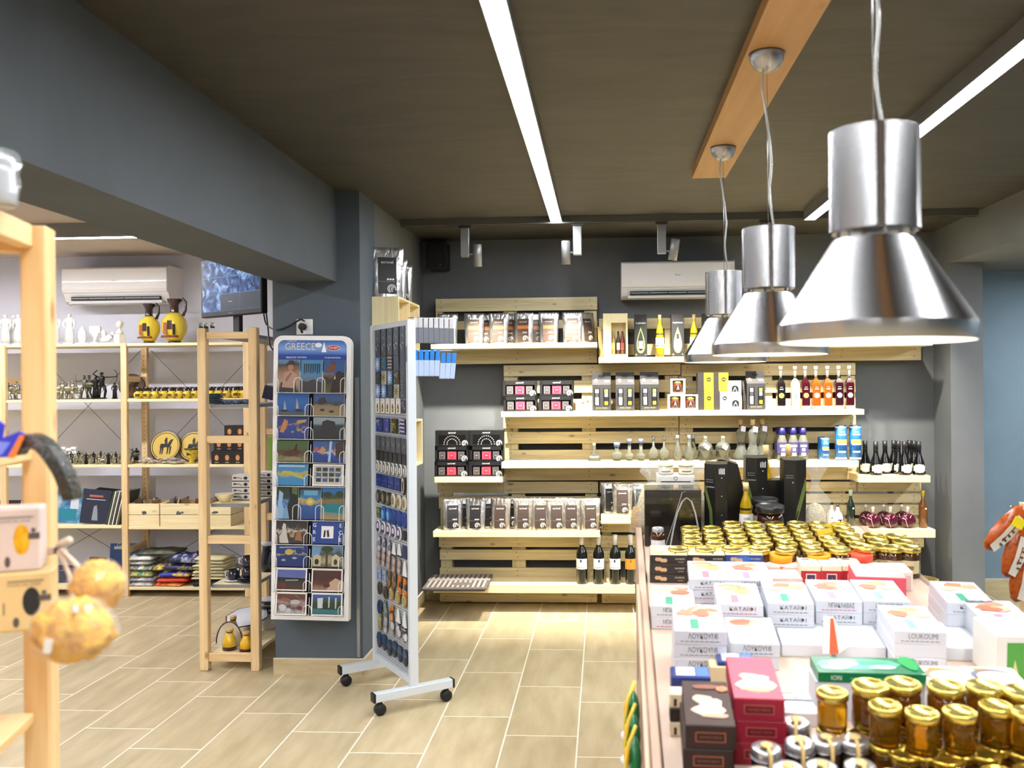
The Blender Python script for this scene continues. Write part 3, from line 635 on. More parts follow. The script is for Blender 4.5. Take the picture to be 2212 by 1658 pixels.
# ---- bottles
def bottle(name, cat, prof, body, parts=(), n=20, liquid=None, label=None, sy=1.0):
    o = thing(name, 'x', cat); g = G(); g.lathe(prof, n, body, sy=sy); g.build('bottle_glass', o)
    if liquid: g = G(); g.lathe(liquid[0], n, liquid[1], sy=sy); g.build('liquid', o)
    for nm, fn in parts: g = G(); fn(g); g.build(nm, o)
    return o
def curved(g, r, z0, z1, a0, a1, mat, n=8, off=.0006, sy=1.0, rz=None):
    vs = []
    for i in range(n + 1):
        a = -PI / 2 + a0 + (a1 - a0) * i / n
        for z in (z0, z1): vs.append(((r + off) * math.cos(a), (r + off) * math.sin(a) * sy, z))
    return g.add(vs, [(2 * i, 2 * i + 2, 2 * i + 3, 2 * i + 1) for i in range(n)], mat)
def wine(labc, lab2):
    r = .036; h = .31; gl = M((12, 16, 14), .08, coat=.4)
    o = bottle('wine_bottle', 'wine bottle', [(0, 0), (r - .004, 0), (r, .005), (r, .19), (r * .85, .21), (.0165, .235), (.0145, .25), (.0145, h - .004), (0, h - .004)], gl,
      [('capsule', lambda g: g.lathe([(.0152, .246), (.0152, h), (0, h)], 14, M((205, 202, 196), .35, .2))),
       ('paper_label', lambda g: (curved(g, r, .095, .162, -1.25, 1.25, M(labc, .6)), curved(g, r, .105, .107, -.8, .8, M((120, 120, 120)), off=.001), curved(g, r, .14, .156, -.14, .14, M(lab2), off=.001)))])
    return Proto(o)
W1 = wine((205, 203, 206), (40, 40, 70)); W2 = wine((222, 132, 40), (150, 80, 20)); z = SHZ['E3']
for i, px in enumerate((1257, 1293, 1329)):
    W1.at((XY(px, 5.71, 1200), 5.71, z), R.uniform(-.2, .2), 'dark wine bottle with grey label, %s of three on the bottom shelf' % ('left', 'middle', 'right')[i], 'wine bottles on the bottom shelf')
W2.at((XY(1362, 5.71, 1200), 5.71, z), 0, 'dark wine bottle with orange label behind the corner of the display table', 'wine bottles on the bottom shelf')
LIQ = {'black': (20, 17, 18), 'clear': (205, 200, 176), 'red': (52, 10, 18), 'amber': (150, 66, 16), 'plum': (40, 13, 21)}
def slim(lc, dc):
    x = .026; h = .272; hb = .195
    o = thing('liqueur_bottle', 'x', 'liqueur bottle'); sq = [(-x, -x), (x, -x), (x, x), (-x, x)]
    g = G(); lq = M(LIQ[lc], .12, 0, .25 if lc == 'clear' else 0.15, coat=.3)
    def lvl(s, zz): return [(p[0] * s, p[1] * s, zz) for p in sq]
    L_ = [(.9, .022), (.97, .026), (1, .035), (1, hb * .78), (.9, hb * .86), (.55, hb * .95), (.3, hb)]
    vs = sum([lvl(s * .96, zz) for s, zz in L_], []); fs = [(3, 2, 1, 0)] + [(4 * i + k, 4 * i + (k + 1) % 4, 4 * i + 4 + (k + 1) % 4, 4 * i + 4 + k) for i in range(len(L_) - 1) for k in range(4)] + [tuple(4 * (len(L_) - 1) + k for k in range(4))]
    g.add(vs, fs, lq); g.build('liquid', o)
    g = G(); g.bb(-x, x, -x, x, 0, .021, .003, M((225, 228, 222), .06, 0, .75)); g.build('glass_base', o); g = G(); g.cyl((0, 0, hb), .0085, h - hb - .02, 12, M((220, 220, 205), .08, 0, .7)); g.build('bottle_neck', o)
    g = G(); g.cyl((0, 0, h - .022), .0115, .022, 12, M((226, 208, 176), .6)); g.build('cork', o)
    g = G(); g.fe(0, .088, .0165, .0165, -x - .0007, M(dc, .5), 16); g.ring(0, .088, .012, .0135, -x - .0012, WHITE, 0, 2 * PI, 14); g.fr(-.012, .012, .125, .131, -x - .0007, M((190, 160, 160))); g.fr(-.009, .009, .139, .142, -x - .0007, M((190, 160, 160))); g.build('round_label', o)
    return Proto(o)
z = SHZ['C1']
for i, (px, lc, dc, nm) in enumerate(((1687, 'black', (232, 214, 20), 'black bottle with yellow dot'), (1718, 'clear', (90, 120, 170), 'clear bottle with blue dot'), (1740, 'red', (240, 148, 30), 'dark red bottle with orange dot'), (1763, 'amber', (150, 196, 222), 'amber bottle with pale blue dot, left of two'),
        (1788, 'amber', (150, 196, 222), 'amber bottle with pale blue dot, right of two'), (1812, 'plum', (130, 190, 170), 'plum bottle with green dot, left of two'), (1835, 'red', (130, 190, 170), 'red bottle with green dot, last in the row of seven'))):
    slim(lc, dc).at((XY(px, 5.72), 5.72, z), 0, 'slim square liqueur ' + nm, 'slim liqueur bottles on the long middle board')
# top shelf goods: wooden box
a = XY(1303, 5.70, 720); b = XY(1356, 5.70, 720); zt = ZY(677, 5.70) - SHZ['B']; w = b - a
o = thing('wooden_gift_box', 'pale wooden box with a window and small bottles inside', 'wooden box', ((a + b) / 2, 5.70, SHZ['B'])); x = w / 2
g = G(); g.bb(-x, -x + .052, 0, .09, 0, zt, .001, BRD[2]); g.bb(x - .012, x, 0, .09, 0, zt, .001, BRD[2]); g.box(-x + .052, x - .012, 0, .09, 0, .02, BRD[0]); g.box(-x + .052, x - .012, 0, .09, zt - .058, zt, BRD[0]); g.box(-x + .052, x - .012, .08, .09, .02, zt - .058, BRD[2]); g.build('box_body', o)
for i, dx in enumerate((-.015, .018, .045)):
    g = G(); g.lathe([(0, .001), (.014, .001), (.014, .09), (.006, .12), (.006, .15), (0, .15)], 12, M(((190, 170, 110), (60, 40, 30), (110, 60, 50))[i], .1, coat=.3), (dx, .045, .02)); mb = g.build('small_bottle', o); g = G(); g.box(dx - .01, dx + .01, .0285, .0295, .05, .095, M(((220, 200, 120), (200, 180, 160), (150, 60, 60))[i])); g.build('label', mb)
g = G(); g.bb(-.012, .012, -.005, .06, 0, .2, .001, noise_mat('olive_board', [(130, 105, 45), (90, 80, 60)], (20, 20, 10), .5)); o = tag(g.build('narrow_carton'), 'narrow olive brown carton leaning beside the wooden box', 'box'); o.location = (XY(1299.5, 5.70), 5.72, SHZ['B']); o.rotation_euler = (0, -.05, 0)
def olivebox(open_=1):
    w, h, d = .08, .272, .075; x = w / 2; o = thing('olive_oil_box', 'x', 'bottle box'); GRN = M((122, 146, 74), .5)
    G().bb(-x, x, 0, d, 0, h, .001, M((22, 22, 22), .45)).build('carton', o)
    def drop(s, zc): return [(s * x * math.sin(t) * (math.sin(t / 2) ** 1.6), zc - s * h * .30 * math.cos(t)) for t in [2 * PI * k / 26 for k in range(26)]]
    g = G()
    # leaf drop outline: pointed top, round bottom
    P = []
    for k in range(28):
        t = 2 * PI * k / 28; P.append((.92 * x * math.sin(t) * math.sin(t / 2) ** 1.3, h * .40 + h * .31 * math.cos(t)))
    g.fp(P, -.0006, GRN); P2 = [(p[0] * .72, (p[1] - h * .38) * .8 + h * .38) for p in P]; g.fp(P2, -.0011, M((235, 232, 220) if open_ == 1 else (16, 16, 18), .4))
    g.build('leaf_cutout', o)
    g = G(); g.lathe([(0, 0), (.017, 0), (.017, h * .3), (.007, h * .42), (.007, h * .5), (0, h * .5)], 12, M((30, 40, 20), .1), (0, -.0, h * .2), sy=.1) if 0 else g.fr(-.014, .014, h * .2, h * .38, -.0016, M((205, 212, 170))); g.fr(-.009, .009, h * .42, h * .54, -.0016, M((22, 24, 20))); g.fe(-x * .72, h * .06, .006, .006, -.0012, M((210, 90, 60)), 10); g.fe(x * .75, h * .06, .003, .003, -.0012, WHITE, 8); g.build('printed_bottle', o)
    text('Argillelaion', WHITE, o, (0, -.0012, h * .80), w=w * .78); return Proto(o)
OB1 = olivebox(0); OB2 = olivebox(1); z = SHZ['B']
OB1.at((XY(1384, 5.70, 720), 5.70, z), 0, 'black bottle box with green drop outline, right of the wooden box', 'black olive oil boxes'); OB2.at((XY(1464, 5.70, 720), 5.70, z), 0, 'black bottle box with green drop and pale bottle print', 'black olive oil boxes'); OB1.at((XY(1532, 5.70, 720), 5.70, z), 0, 'black bottle box half hidden behind the farthest pendant lamp', 'black olive oil boxes')
def oil(h=.27, r=.028, c=(206, 170, 20)):
    o = bottle('olive_oil_bottle', 'oil bottle', [(0, 0), (r, .001), (r, h * .3), (r * .85, h * .5), (r * .8, h * .62), (.011, h * .78), (.0095, h * .8), (.0095, h * .97), (0, h * .97)], M(c, .06, 0, .35, coat=.3),
      [('cork', lambda g: g.cyl((0, 0, h * .86), .011, h * .14, 12, M((214, 186, 130), .6))), ('paper_label', lambda g: (curved(g, r, h * .22, h * .46, -1.2, 1.2, M((238, 236, 228), .6)), curved(g, r, h * .255, h * .275, -1.2, 1.2, DGREY, off=.001), curved(g, r, h * .36, h * .4, -.4, .4, M((170, 175, 170)), off=.001))),
       ('neck_band', lambda g: curved(g, r * .82, h * .48, h * .56, -1.3, 1.3, M((40, 38, 30), .3)))])
    return Proto(o)
OI = oil(); OI.at((XY(1425, 5.72, 720), 5.72, z), 0, 'yellow olive oil bottle with white label between the black boxes', 'yellow oil bottles'); OI.at((XY(1499, 5.72, 720), 5.72, z), 0, 'yellow olive oil bottle with white label beside the farthest pendant lamp', 'yellow oil bottles')
# ---- clear glass bottles on C2
GL = M((232, 240, 232), .04, 0, .92, ior=1.4, name='bottle_glass_clear'); GP2 = 'small clear glass bottles'
z = SHZ['C2']; CORK = M((206, 176, 130), .6); BLU = M((120, 130, 180), .35, 0, .3)
def glassb(px, prof, top, label, stop='cork', Y=5.74, sy=1.0, n=16, extra=None):
    o = thing('glass_bottle', label, 'glass bottle', (XY(px, Y), Y, z), 0, GP2); g = G(); g.lathe(prof, n, GL, sy=sy); 
    if extra: extra(g)
    g.build('bottle_glass', o); g = G()
    rr, z0, z1, mt = top; g.cyl((0, 0, z0), rr, z1 - z0, 10, mt); g.build('stopper', o); o.scale = (1.22, 1.22, 1.12); return o
glassb(1283, [(0, 0), (.034, 0), (.034, .012), (.026, .014), (.026, .026), (.018, .028), (.018, .038), (.008, .042), (.006, .09), (0, .09)], (.007, .085, .1, M((225, 215, 195))), 'small stepped clear glass bottle, leftmost on the second long board')
RB = lambda r, h: [(0, 0), (r * .6, 0), (r * .95, r * .5), (r, r), (r * .85, r * 1.6), (r * .4, r * 2.1), (r * .35, h), (0, h)]
glassb(1332, RB(.029, .085), (.017, .08, .105, BLU), 'small round clear bottle with violet paper cap')
glassb(1359, RB(.024, .1), (.014, .098, .125, BLU), 'slender clear bottle with violet cap, left of two'); glassb(1384, RB(.024, .1), (.014, .098, .125, BLU), 'slender clear bottle with violet cap, right of two')
for px, lb in ((1411, 'clear glass bottle with thin neck, before the middle post'), (1434, 'tall thin necked clear glass bottle beside the middle post')):
    glassb(px, [(0, 0), (.024, 0), (.026, .04), (.02, .06), (.007, .08), (.006, .125), (0, .125)], (.008, .115, .14, M((120, 120, 120), .4)), lb)
for px, lb in ((1463, 'left'), (1488, 'middle'), (1497, 'right')):
    glassb(px, [(0, 0), (.02, 0), (.024, .03), (.012, .075), (.008, .12), (0, .12)], (.009, .12, .145, M((190, 190, 200), .3, 0, .3)), 'clear glass bottle with curled handle and tag, %s of three' % lb, Y=5.73 if lb != 'right' else 5.80,
           extra=lambda g: g.tube([(.018, 0, .07), (.034, 0, .075), (.036, 0, .05), (.024, 0, .02)], .0025, 6, GL))
for px, lb in ((1523, 'left of two'), (1561, 'right of two')):
    glassb(px, [(0, 0), (.036, 0), (.036, .06), (.042, .066), (.034, .09), (.012, .11), (.01, .13), (0, .13)], (.011, .12, .138, M((220, 205, 160))), 'house shaped clear glass bottle with paper tag, ' + lb, n=8,
           extra=lambda g: g.fp([(-.01, .075), (.012, .06), (.022, .08), (0, .095)], -.042, M((240, 238, 245))))
for px, lb, Y in ((1600, 'leftmost', 5.78), (1626, 'middle', 5.72), (1646, 'rightmost', 5.78)):
    glassb(px, [(0, 0), (.044, 0), (.047, .02), (.03, .06), (.018, .1), (.026, .15), (.022, .17), (.009, .185), (.009, .215), (0, .215)], (.012, .2, .232, CORK), 'tall clear boot shaped glass bottle, %s of three' % lb, Y=Y,
           extra=lambda g: g.fp([(-.004, .165), (.02, .16), (.022, .19), (-.002, .195)], -.03, M((226, 222, 240))))
# ouzo bottles
def ouzo():
    o = thing('ouzo_bottle', 'x', 'bottle'); h = .205
    g = G(); g.lathe([(0, 0), (.03, 0), (.033, .01), (.028, .05), (.033, .09), (.033, .11), (.02, .15), (.016, h - .03), (0, h - .03)], 16, M((228, 230, 205), .05, 0, .8)); g.build('bottle_glass', o)
    g = G(); g.lathe([(.018, h - .045), (.021, h - .04), (.021, h), (0, h)], 14, M((38, 34, 104), .4)); g.build('cap', o)
    g = G(); curved(g, .033, .045, .115, -1.3, 1.3, M((74, 66, 118), .5), off=.001); curved(g, .033, .03, .05, -.4, .4, WHITE, off=.0015); curved(g, .033, .085, .1, -.6, .6, M((220, 215, 230)), off=.0016); curved(g, .033, .06, .078, -.3, .3, M((225, 222, 235)), off=.0016); g.build('paper_label', o)
    return Proto(o)
OZ = ouzo(); i = 0
for px, Y, lb in ((1689, 5.72, 'front left of six'), (1713, 5.72, 'front middle of six'), (1734, 5.72, 'front right of six'), (1683, 5.82, 'back left of six'), (1706, 5.82, 'back middle of six'), (1727, 5.82, 'back right of six')):
    OZ.at((XY(px, Y), Y, z), R.uniform(-.2, .2), 'violet labelled clear bottle with dark blue cap, ' + lb, 'violet labelled bottles')
# blue tins
def tin(h, r, nm):
    B = M((40, 108, 182), .35, .2); o = thing('blue_tin', 'x', 'tin'); g = G(); g.lathe([(0, 0), (r, 0), (r, h), (r - .003, h + .001), (r - .004, h - .002), (0, h - .002)], 24, B); g.build('tin_body', o)
    g = G(); curved(g, r, h * .93, h * .97, -1.5, 1.5, WHITE, 12, .0004); curved(g, r, h * .03, h * .08, -1.5, 1.5, M((200, 215, 235)), 12, .0004); curved(g, r, h * .47, h * .6, -1.0, 1.2, M((214, 178, 96)), 8, .0006); curved(g, r, h * .44, h * .48, -.8, 1.0, WHITE, 8, .0008)
    for k in range(7): curved(g, r, h * .37, h * .41, -1 + k * .3, -.85 + k * .3, M((25, 60, 120)), 1, .0007)
    curved(g, r, h * .72, h * .76, -.7, .7, WHITE, 6, .0006); curved(g, r, h * .8, h * .83, -.4, .4, WHITE, 6, .0006); curved(g, r, h * .22, h * .27, -.7, .7, M((190, 210, 235)), 6, .0006); g.build('printed_bands', o); return Proto(o)
T1 = tin(.218, .036, ''); T2 = tin(.142, .024, '')
T1.at((XY(1816, 5.73), 5.73, z), 0, 'tall blue tin, left of two at the right end', 'blue tins'); T1.at((XY(1847, 5.73), 5.73, z), 0, 'tall blue tin, right of two at the right end', 'blue tins')
T2.at((XY(1782, 5.72), 5.72, z), 0, 'short blue tin, front one beside the tall tins', 'blue tins'); T2.at((XY(1774, 5.80), 5.80, z), .8, 'short blue tin, back one beside the violet labelled bottles', 'blue tins')
# small wine bottles on G1
def swine():
    gl = M((14, 13, 12), .07, coat=.4); r = .040; h = .208
    o = bottle('small_wine_bottle', 'wine bottle', [(0, 0), (r * .95, 0), (r, .006), (r * .98, .04), (r * .8, .08), (.017, .125), (.014, .145), (.014, h), (0, h)], gl,
      [('capsule', lambda g: g.lathe([(.0148, h - .055), (.0148, h + .001), (0, h + .001)], 14, M((26, 26, 28), .4))),
       ('oval_label', lambda g: [curved(g, r, .042 - hh, .042 + hh, a0, a1, M((222, 218, 200), .6), 2, .0008) for hh, a0, a1 in ((.017, -.95, -.6), (.025, -.6, -.2), (.027, -.2, .3), (.025, .3, .7), (.017, .7, 1.0))])])
    return Proto(o)
SW = swine(); z = SHZ['G1']; k = 0
for px, Y, lb in ((1868, 5.80, 'behind, at the left end'), (1891, 5.72, 'front, first whole one from the left'), (1911, 5.80, 'behind, second from the left'), (1930, 5.84, 'behind, third from the left'), (1940, 5.78, 'behind, fourth from the left'), (1953, 5.72, 'front, middle one'), (1964, 5.85, 'behind, fifth from the left'), (1974, 5.80, 'behind, rightmost'), (1984, 5.72, 'front, rightmost')):
    SW.at((XY(px, Y), Y, z), R.uniform(-.3, .3), 'small dark wine bottle with cream oval label, ' + lb, 'small wine bottles on the right')
# G2 shelf
z = SHZ['G2']
def flask():
    o = thing('round_flask', 'x', 'flask'); g = G(); g.ball((0, 0, .036), .038, M((78, 16, 38), .08, 0, .15, coat=.5), 16, (1, .6, .95)); g.build('flask_body', o)
    g = G(); g.cyl((0, 0, .068), .007, .026, 10, M((225, 220, 215), .1, 0, .6)); g.ball((0, 0, .096), .009, M((225, 215, 205), .3), 8); g.build('stopper', o)
    g = G(); g.tube([(-.03, -.012, .05), (-.016, -.022, .045), (-.01, -.0235, .02), (-.004, -.02, .005)], .0012, 5, M((225, 205, 205), .3)); g.build('cord', o); return Proto(o)
FK = flask()
for px, Y, lb in ((1884, 5.72, 'front left of six'), (1922, 5.72, 'front middle of six'), (1959, 5.72, 'front right of six'), (1869, 5.82, 'back left of six'), (1907, 5.82, 'back middle of six'), (1946, 5.82, 'back right of six')):
    _f = FK.at((XY(px, Y), Y, z), R.uniform(-.2, .2), 'round flask of dark red liqueur, ' + lb, 'round red flasks'); _f.scale = (1.3, 1.3, 1.3)
def tallb(px, c, cap, h, label, Y=5.74, trans=.1):
    r = .026; o = bottle('liqueur_bottle', 'liqueur bottle', [(0, 0), (r, 0), (r, h * .55), (r * .9, h * .62), (.01, h * .76), (.009, h * .97), (0, h * .97)], M(c, .07, 0, trans, coat=.4), [('cap', lambda g: g.cyl((0, 0, h * .84), .012, h * .16, 12, cap)), ('tag', lambda g: g.fr(.004, .014, h * .5, h * .54, -r - .001, WHITE))], 14)
    return put(o, (XY(px, Y), Y, z), 0, label)
tallb(1836, (20, 34, 26), M((170, 190, 165), .4), .24, 'tall dark green bottle between the white bottles and the red flasks')
tallb(1992, (120, 72, 24), M((196, 166, 40), .35, .5), .235, 'amber bottle with gold cap at the right end of the lower right board')
def whiteb():
    o = bottle('white_bottle', 'white bottle', [(0, 0), (.03, 0), (.031, .005), (.031, .07), (.025, .09), (.01, .11), (.009, .135), (0, .135)], M((236, 236, 236), .2, coat=.5), [('stopper', lambda g: g.cyl((0, 0, .134), .01, .014, 10, DGREY)), ('drawing', lambda g: (curved(g, .031, .05, .056, -.5, .6, BLACK, 6), curved(g, .031, .03, .05, -.05, .25, BLACK, 3)))], 16)
    return Proto(o)
WBt = whiteb()
for px, Y, lb in ((1768, 5.74, 'leftmost of three beside the cellophane bag'), (1795, 5.82, 'middle one, standing behind'), (1808, 5.73, 'rightmost of three, next to the green bottle')):
    WBt.at((XY(px, Y), Y, z), .2, 'white ceramic bottle with a black drawing, ' + lb, 'white ceramic bottles')
# grey patterned flat boxes on the bottom shelf
z = SHZ['E3']; STP = noise_mat('striped_grey_card', [(120, 112, 108), (196, 190, 184)], (1, 1, 1), .6)
def stripes(name, c1, c2, ax, sc, rough=.6, rot=0):
    m, nt, b = nodes_mat(name, rough); L = nt.links.new; tc = N(nt, 'ShaderNodeTexCoord'); mp = N(nt, 'ShaderNodeMapping'); mp.inputs['Rotation'].default_value = (0, 0, rot); L(tc.outputs['Object'], mp.inputs[0])
    w = N(nt, 'ShaderNodeTexWave', bands_direction='XYZ'[ax]); w.inputs['Scale'].default_value = sc; w.inputs['Distortion'].default_value = 0; L(mp.outputs[0], w.inputs[0])
    mr = N(nt, 'ShaderNodeMapRange'); mr.inputs['From Min'].default_value = .42; mr.inputs['From Max'].default_value = .58; L(w.outputs['Fac'], mr.inputs['Value']); mx = N(nt, 'ShaderNodeMix', data_type='RGBA'); L(mr.outputs[0], mx.inputs['Factor']); mx.inputs['A'].default_value = lin(c1); mx.inputs['B'].default_value = lin(c2); L(mx.outputs['Result'], b.inputs['Base Color']); return m
GC = M((98, 92, 88), .6); ST = stripes('striped_card', (84, 78, 75), (156, 150, 145), 0, 10)
o = thing('flat_gift_box', 'upper flat grey box with pale stripes lying on the bottom shelf', 'box', (XY(990, 5.6, 1250), 5.44, z + .0135), .03); g = G(); g.bb(-.2, .2, .0, .41, 0, .012, .002, GC); g.build('carton', o)
g = G(); g.tr(-.185, .185, .27, .40, .0126, ST); g.build('striped_print', o); g = G(); g.tr(-.185, .185, .03, .22, .0126, ST); g.te(.03, .12, .07, .045, .0132, GC, 12); g.tr(-.2, .2, .225, .262, .0126, M((140, 135, 130), .6)); g.build('emblem_print', o)
o = thing('flat_gift_box', 'lower flat grey box under the striped one on the bottom shelf', 'box', (XY(985, 5.6, 1250), 5.47, z), 0); g = G(); g.bb(-.195, .2, 0, .4, 0, .0125, .002, M((92, 87, 84), .6)); g.build('carton', o)
# basket at the lower right
o = thing('wicker_basket', 'small wicker basket at the foot of the right wall', 'basket', (XY(1988, 5.75, 1250), 5.75, 0)); WK = noise_mat('wicker', [(120, 96, 40), (190, 165, 96)], (60, 60, 90), .7, 2, 2, bump=.6)
g = G(); g.lathe([(0, 0), (.09, 0), (.1, .02), (.105, .2), (.11, .212), (.1, .212), (.095, .03), (0, .03)], 20, WK); g.build('basket_body', o)
# ================================================================ LEFT ROOM SHELVING
YF = 6.05; HOLE = M((120, 90, 55), .8)
ZL = {'top': ZY(740, YF, 350), 's2': ZY(861, YF, 350), 's3': ZY(1003, YF, 350), 's4': ZY(1135, YF, 200), 's5': ZY(1268, YF, 350)}
PW, PD = .044, .032
def frame(o, x, y0, y1, h, rungs, holes=True):
    """side frame of two uprights; o parent, local coords"""
    for yy in (y0, y1 - PD):
        g = G(); g.bb(x - PW / 2, x + PW / 2, yy, yy + PD, 0, h, .003, PIN[2])
        if holes and yy != y0:
            z = .12
            while z < h - .05:
                g.fe(x, z, .004, .004, yy - .0006, HOLE, 6); z += .032
        g.build('post', o)
    for z in rungs: G().bb(x - .012, x + .012, y0 + PD, y1 - PD, z, z + .04, .002, PIN[1]).build('rung', o)
x0, x1, x2 = XY(6, YF, 1000), XY(268, YF, 1000), XY(533, YF, 1000)
o = thing('wooden_shelf_unit', 'long pine shelf unit along the pale wall of the left room', 'shelf unit', (x1, YF, 0))
for x in (x0 - .86, x0, x1, x2): frame(o, x - x1, 0, .31, ZL['top'] + .0, [.3, .9, 1.5])
for a, b, zs in ((x0 - .86, x0, ('top', 's2', 's3', 's4')), (x0, x1, ('top', 's2', 's3', 's4', 's5')), (x1, x2, ('top', 's2', 's3', 's4', 's5'))):
    for k in zs:
        z = ZL[k] if not (k == 's4' and a == x1) else ZY(1137, YF, 350)
        G().bb(a - x1 + PW / 2 + .002, b - x1 - PW / 2 - .002, .004, .306, z - .02, z, .002, BRD[0]).build('shelf', o)
WIRE = M((90, 90, 92), .4, .6)
for a, b in ((x0, x1), (x1, x2)):
    G().tube([(a - x1 + .04, .309, ZL['s2'] + .35), (b - x1 - .04, .309, ZL['s3'])], .002, 5, WIRE).build('cross_brace', o); G().tube([(b - x1 - .04, .309, ZL['s2'] + .35), (a - x1 + .04, .309, ZL['s3'])], .002, 5, WIRE).build('cross_brace', o)
    G().tube([(a - x1 + .04, .309, .15), (b - x1 - .04, .309, .6)], .002, 5, WIRE).build('cross_brace', o); G().tube([(b - x1 - .04, .309, .15), (a - x1 + .04, .309, .6)], .002, 5, WIRE).build('cross_brace', o)
# ---- figurines
PLA = M((238, 237, 235), .45); BRZ = noise_mat('patinated_bronze', [(60, 62, 50), (120, 122, 100)], (20, 20, 20), .4, 3, 3, metal=.7); SIL = M((176, 172, 150), .3, .9); ANT = M((40, 38, 36), .35, .6)
def figure(name, mat, h, pose=0, base=.12, seed=0):
    q = random.Random(seed); o = thing(name, 'x', 'figurine'); g = G(); bw = h * base
    g.bb(-bw * 1.2, bw * 1.2, -bw, bw, 0, h * .06, .001, mat); g.build('plinth', o); g = G(); z0 = h * .055; s = h * .94
    P = lambda x, y, z: (x * s, y * s, z0 + z * s)
    if pose == 0:   # draped standing statue
        g.lathe([(.10 * s, 0), (.095 * s, .2 * s), (.08 * s, .42 * s), (.085 * s, .5 * s), (.06 * s, .6 * s), (.095 * s, .76 * s), (.08 * s, .81 * s), (.03 * s, .84 * s), (.028 * s, .87 * s)], 12, mat, (0, 0, z0), .7)
        g.tube([P(-.09, 0, .78), P(-.13, -.02, .6), P(-.07, -.08, .5)], [.026 * s, .022 * s, .018 * s], 7, mat); g.tube([P(.09, 0, .78), P(.12, -.02, .62), P(.10, -.04, .46)], [.026 * s, .022 * s, .018 * s], 7, mat)
        for a in range(5): g.tube([P(-.06 + a * .03, -.068, .02), P(-.05 + a * .025, -.062, .45)], .009 * s, 5, mat)
    elif pose == 1:  # striding warrior, spear and shield
        for sx, fx in ((-1, -.1), (1, .12)): g.tube([P(fx, 0, 0), P(sx * .07, -.03, .24), P(sx * .045, 0, .47)], [.025 * s, .034 * s, .05 * s], 7, mat)
        g.tube([P(0, 0, .44), P(0, 0, .6), P(0, 0, .78), P(0, 0, .84)], [.07 * s, .06 * s, .09 * s, .03 * s], 9, mat)
        g.tube([P(-.09, 0, .77), P(-.2, -.02, .72), P(-.24, -.03, .86)], [.026 * s, .024 * s, .02 * s], 6, mat); g.tube([P(-.24, -.03, .4), P(-.24, -.03, 1.08)], .007 * s, 5, mat)
        g.tube([P(.09, 0, .77), P(.17, -.05, .64), P(.15, -.1, .58)], [.026 * s, .024 * s, .02 * s], 6, mat); g.ball(P(.17, -.12, .58), .13 * s, mat, 12, (1, .25, 1))
        g.ball(P(0, 0, .99), .05 * s, mat, 8, (.4, 1.4, .8))
    elif pose == 2:  # archer / dancer with raised arms and hoop
        for sx in (-1, 1): g.tube([P(sx * .06, 0, 0), P(sx * .07 + .02, -.02, .25), P(sx * .04, 0, .47)], [.025 * s, .035 * s, .05 * s], 7, mat)
        g.tube([P(0, 0, .44), P(.01, 0, .6), P(0, 0, .77), P(0, 0, .84)], [.068 * s, .055 * s, .085 * s, .03 * s], 9, mat)
        g.tube([P(-.08, 0, .77), P(-.2, 0, .9), P(-.1, 0, 1.04)], [.025 * s, .022 * s, .017 * s], 6, mat); g.tube([P(.08, 0, .77), P(.25, 0, .78), P(.36, 0, .8)], [.025 * s, .022 * s, .017 * s], 6, mat)
        g.tube([P(.36 + .10 * math.cos(t) - .1, 0, .8 + .26 * math.sin(t)) for t in [-1.5 + .3 * k for k in range(11)]], .009 * s, 5, mat)
    elif pose == 3:  # horse and rider
        g.ball(P(0, 0, .45), .16 * s, mat, 10, (1.5, .6, .8))
        for a in (-.17, -.12, .12, .18): g.tube([P(a, 0.02 * (1 if a > 0 else -1), .4), P(a * 1.15, 0, .2), P(a * 1.1, 0, 0)], [.04 * s, .025 * s, .018 * s], 6, mat)
        g.tube([P(.16, 0, .5), P(.26, 0, .72), P(.36, 0, .68)], [.07 * s, .045 * s, .03 * s], 7, mat); g.tube([P(-.22, 0, .5), P(-.33, 0, .35)], [.03 * s, .01 * s], 6, mat)
        g.tube([P(0, 0, .5), P(0, 0, .75), P(0, 0, .84)], [.06 * s, .07 * s, .03 * s], 8, mat); g.tube([P(.05, 0, .74), P(.15, 0, .68), P(.2, 0, .74)], .022 * s, 6, mat)
    if pose != 5: g.ball(P(0, 0, .91), .055 * s, mat, 9, (.85, 1, 1.1))
    for p_ in g.v: p_.x *= 1.5; p_.y *= 1.35
    g.build('figure', o); return Proto(o)
def bust(mat, h):
    o = thing('bust', 'x', 'bust'); s = h; g = G(); g.bb(-.2 * s, .2 * s, -.14 * s, .14 * s, 0, .42 * s, .002, mat); g.build('plinth', o)
    g = G(); g.lathe([(.07 * s, .42 * s), (.18 * s, .46 * s), (.17 * s, .55 * s), (.07 * s, .62 * s), (.065 * s, .7 * s)], 14, mat, sy=.7); g.ball((0, 0, .83 * s), .15 * s, mat, 12, (.8, .95, 1.1)); g.ball((0, -.14 * s, .82 * s), .03 * s, mat, 6); g.ball((0, .03 * s, .88 * s), .15 * s, mat, 10, (.85, .95, .9)); g.build('head', o); return Proto(o)
YO = YF + .13
def onl(px, k, Y=YO, py=900): return (XY(px, Y, py), Y, ZL[k])
S0 = figure('white_statue', PLA, ms(72, YO), 0); gw = 'white plaster statuettes on the top shelf'
for px, lb in ((12, 'white draped statuette, leftmost on the top shelf'), (30, 'white draped statuette, second from the left on the top shelf'), (40, 'white draped statuette, third, behind the front shelf post'), (118, 'white draped statuette half hidden by the near post'), (150, 'white draped standing statuette to the left of the shell shaped one')):
    S0.at(onl(px, 'top', YO + (.06 if px == 30 else 0), 700), R.uniform(-.3, .3), lb, gw)
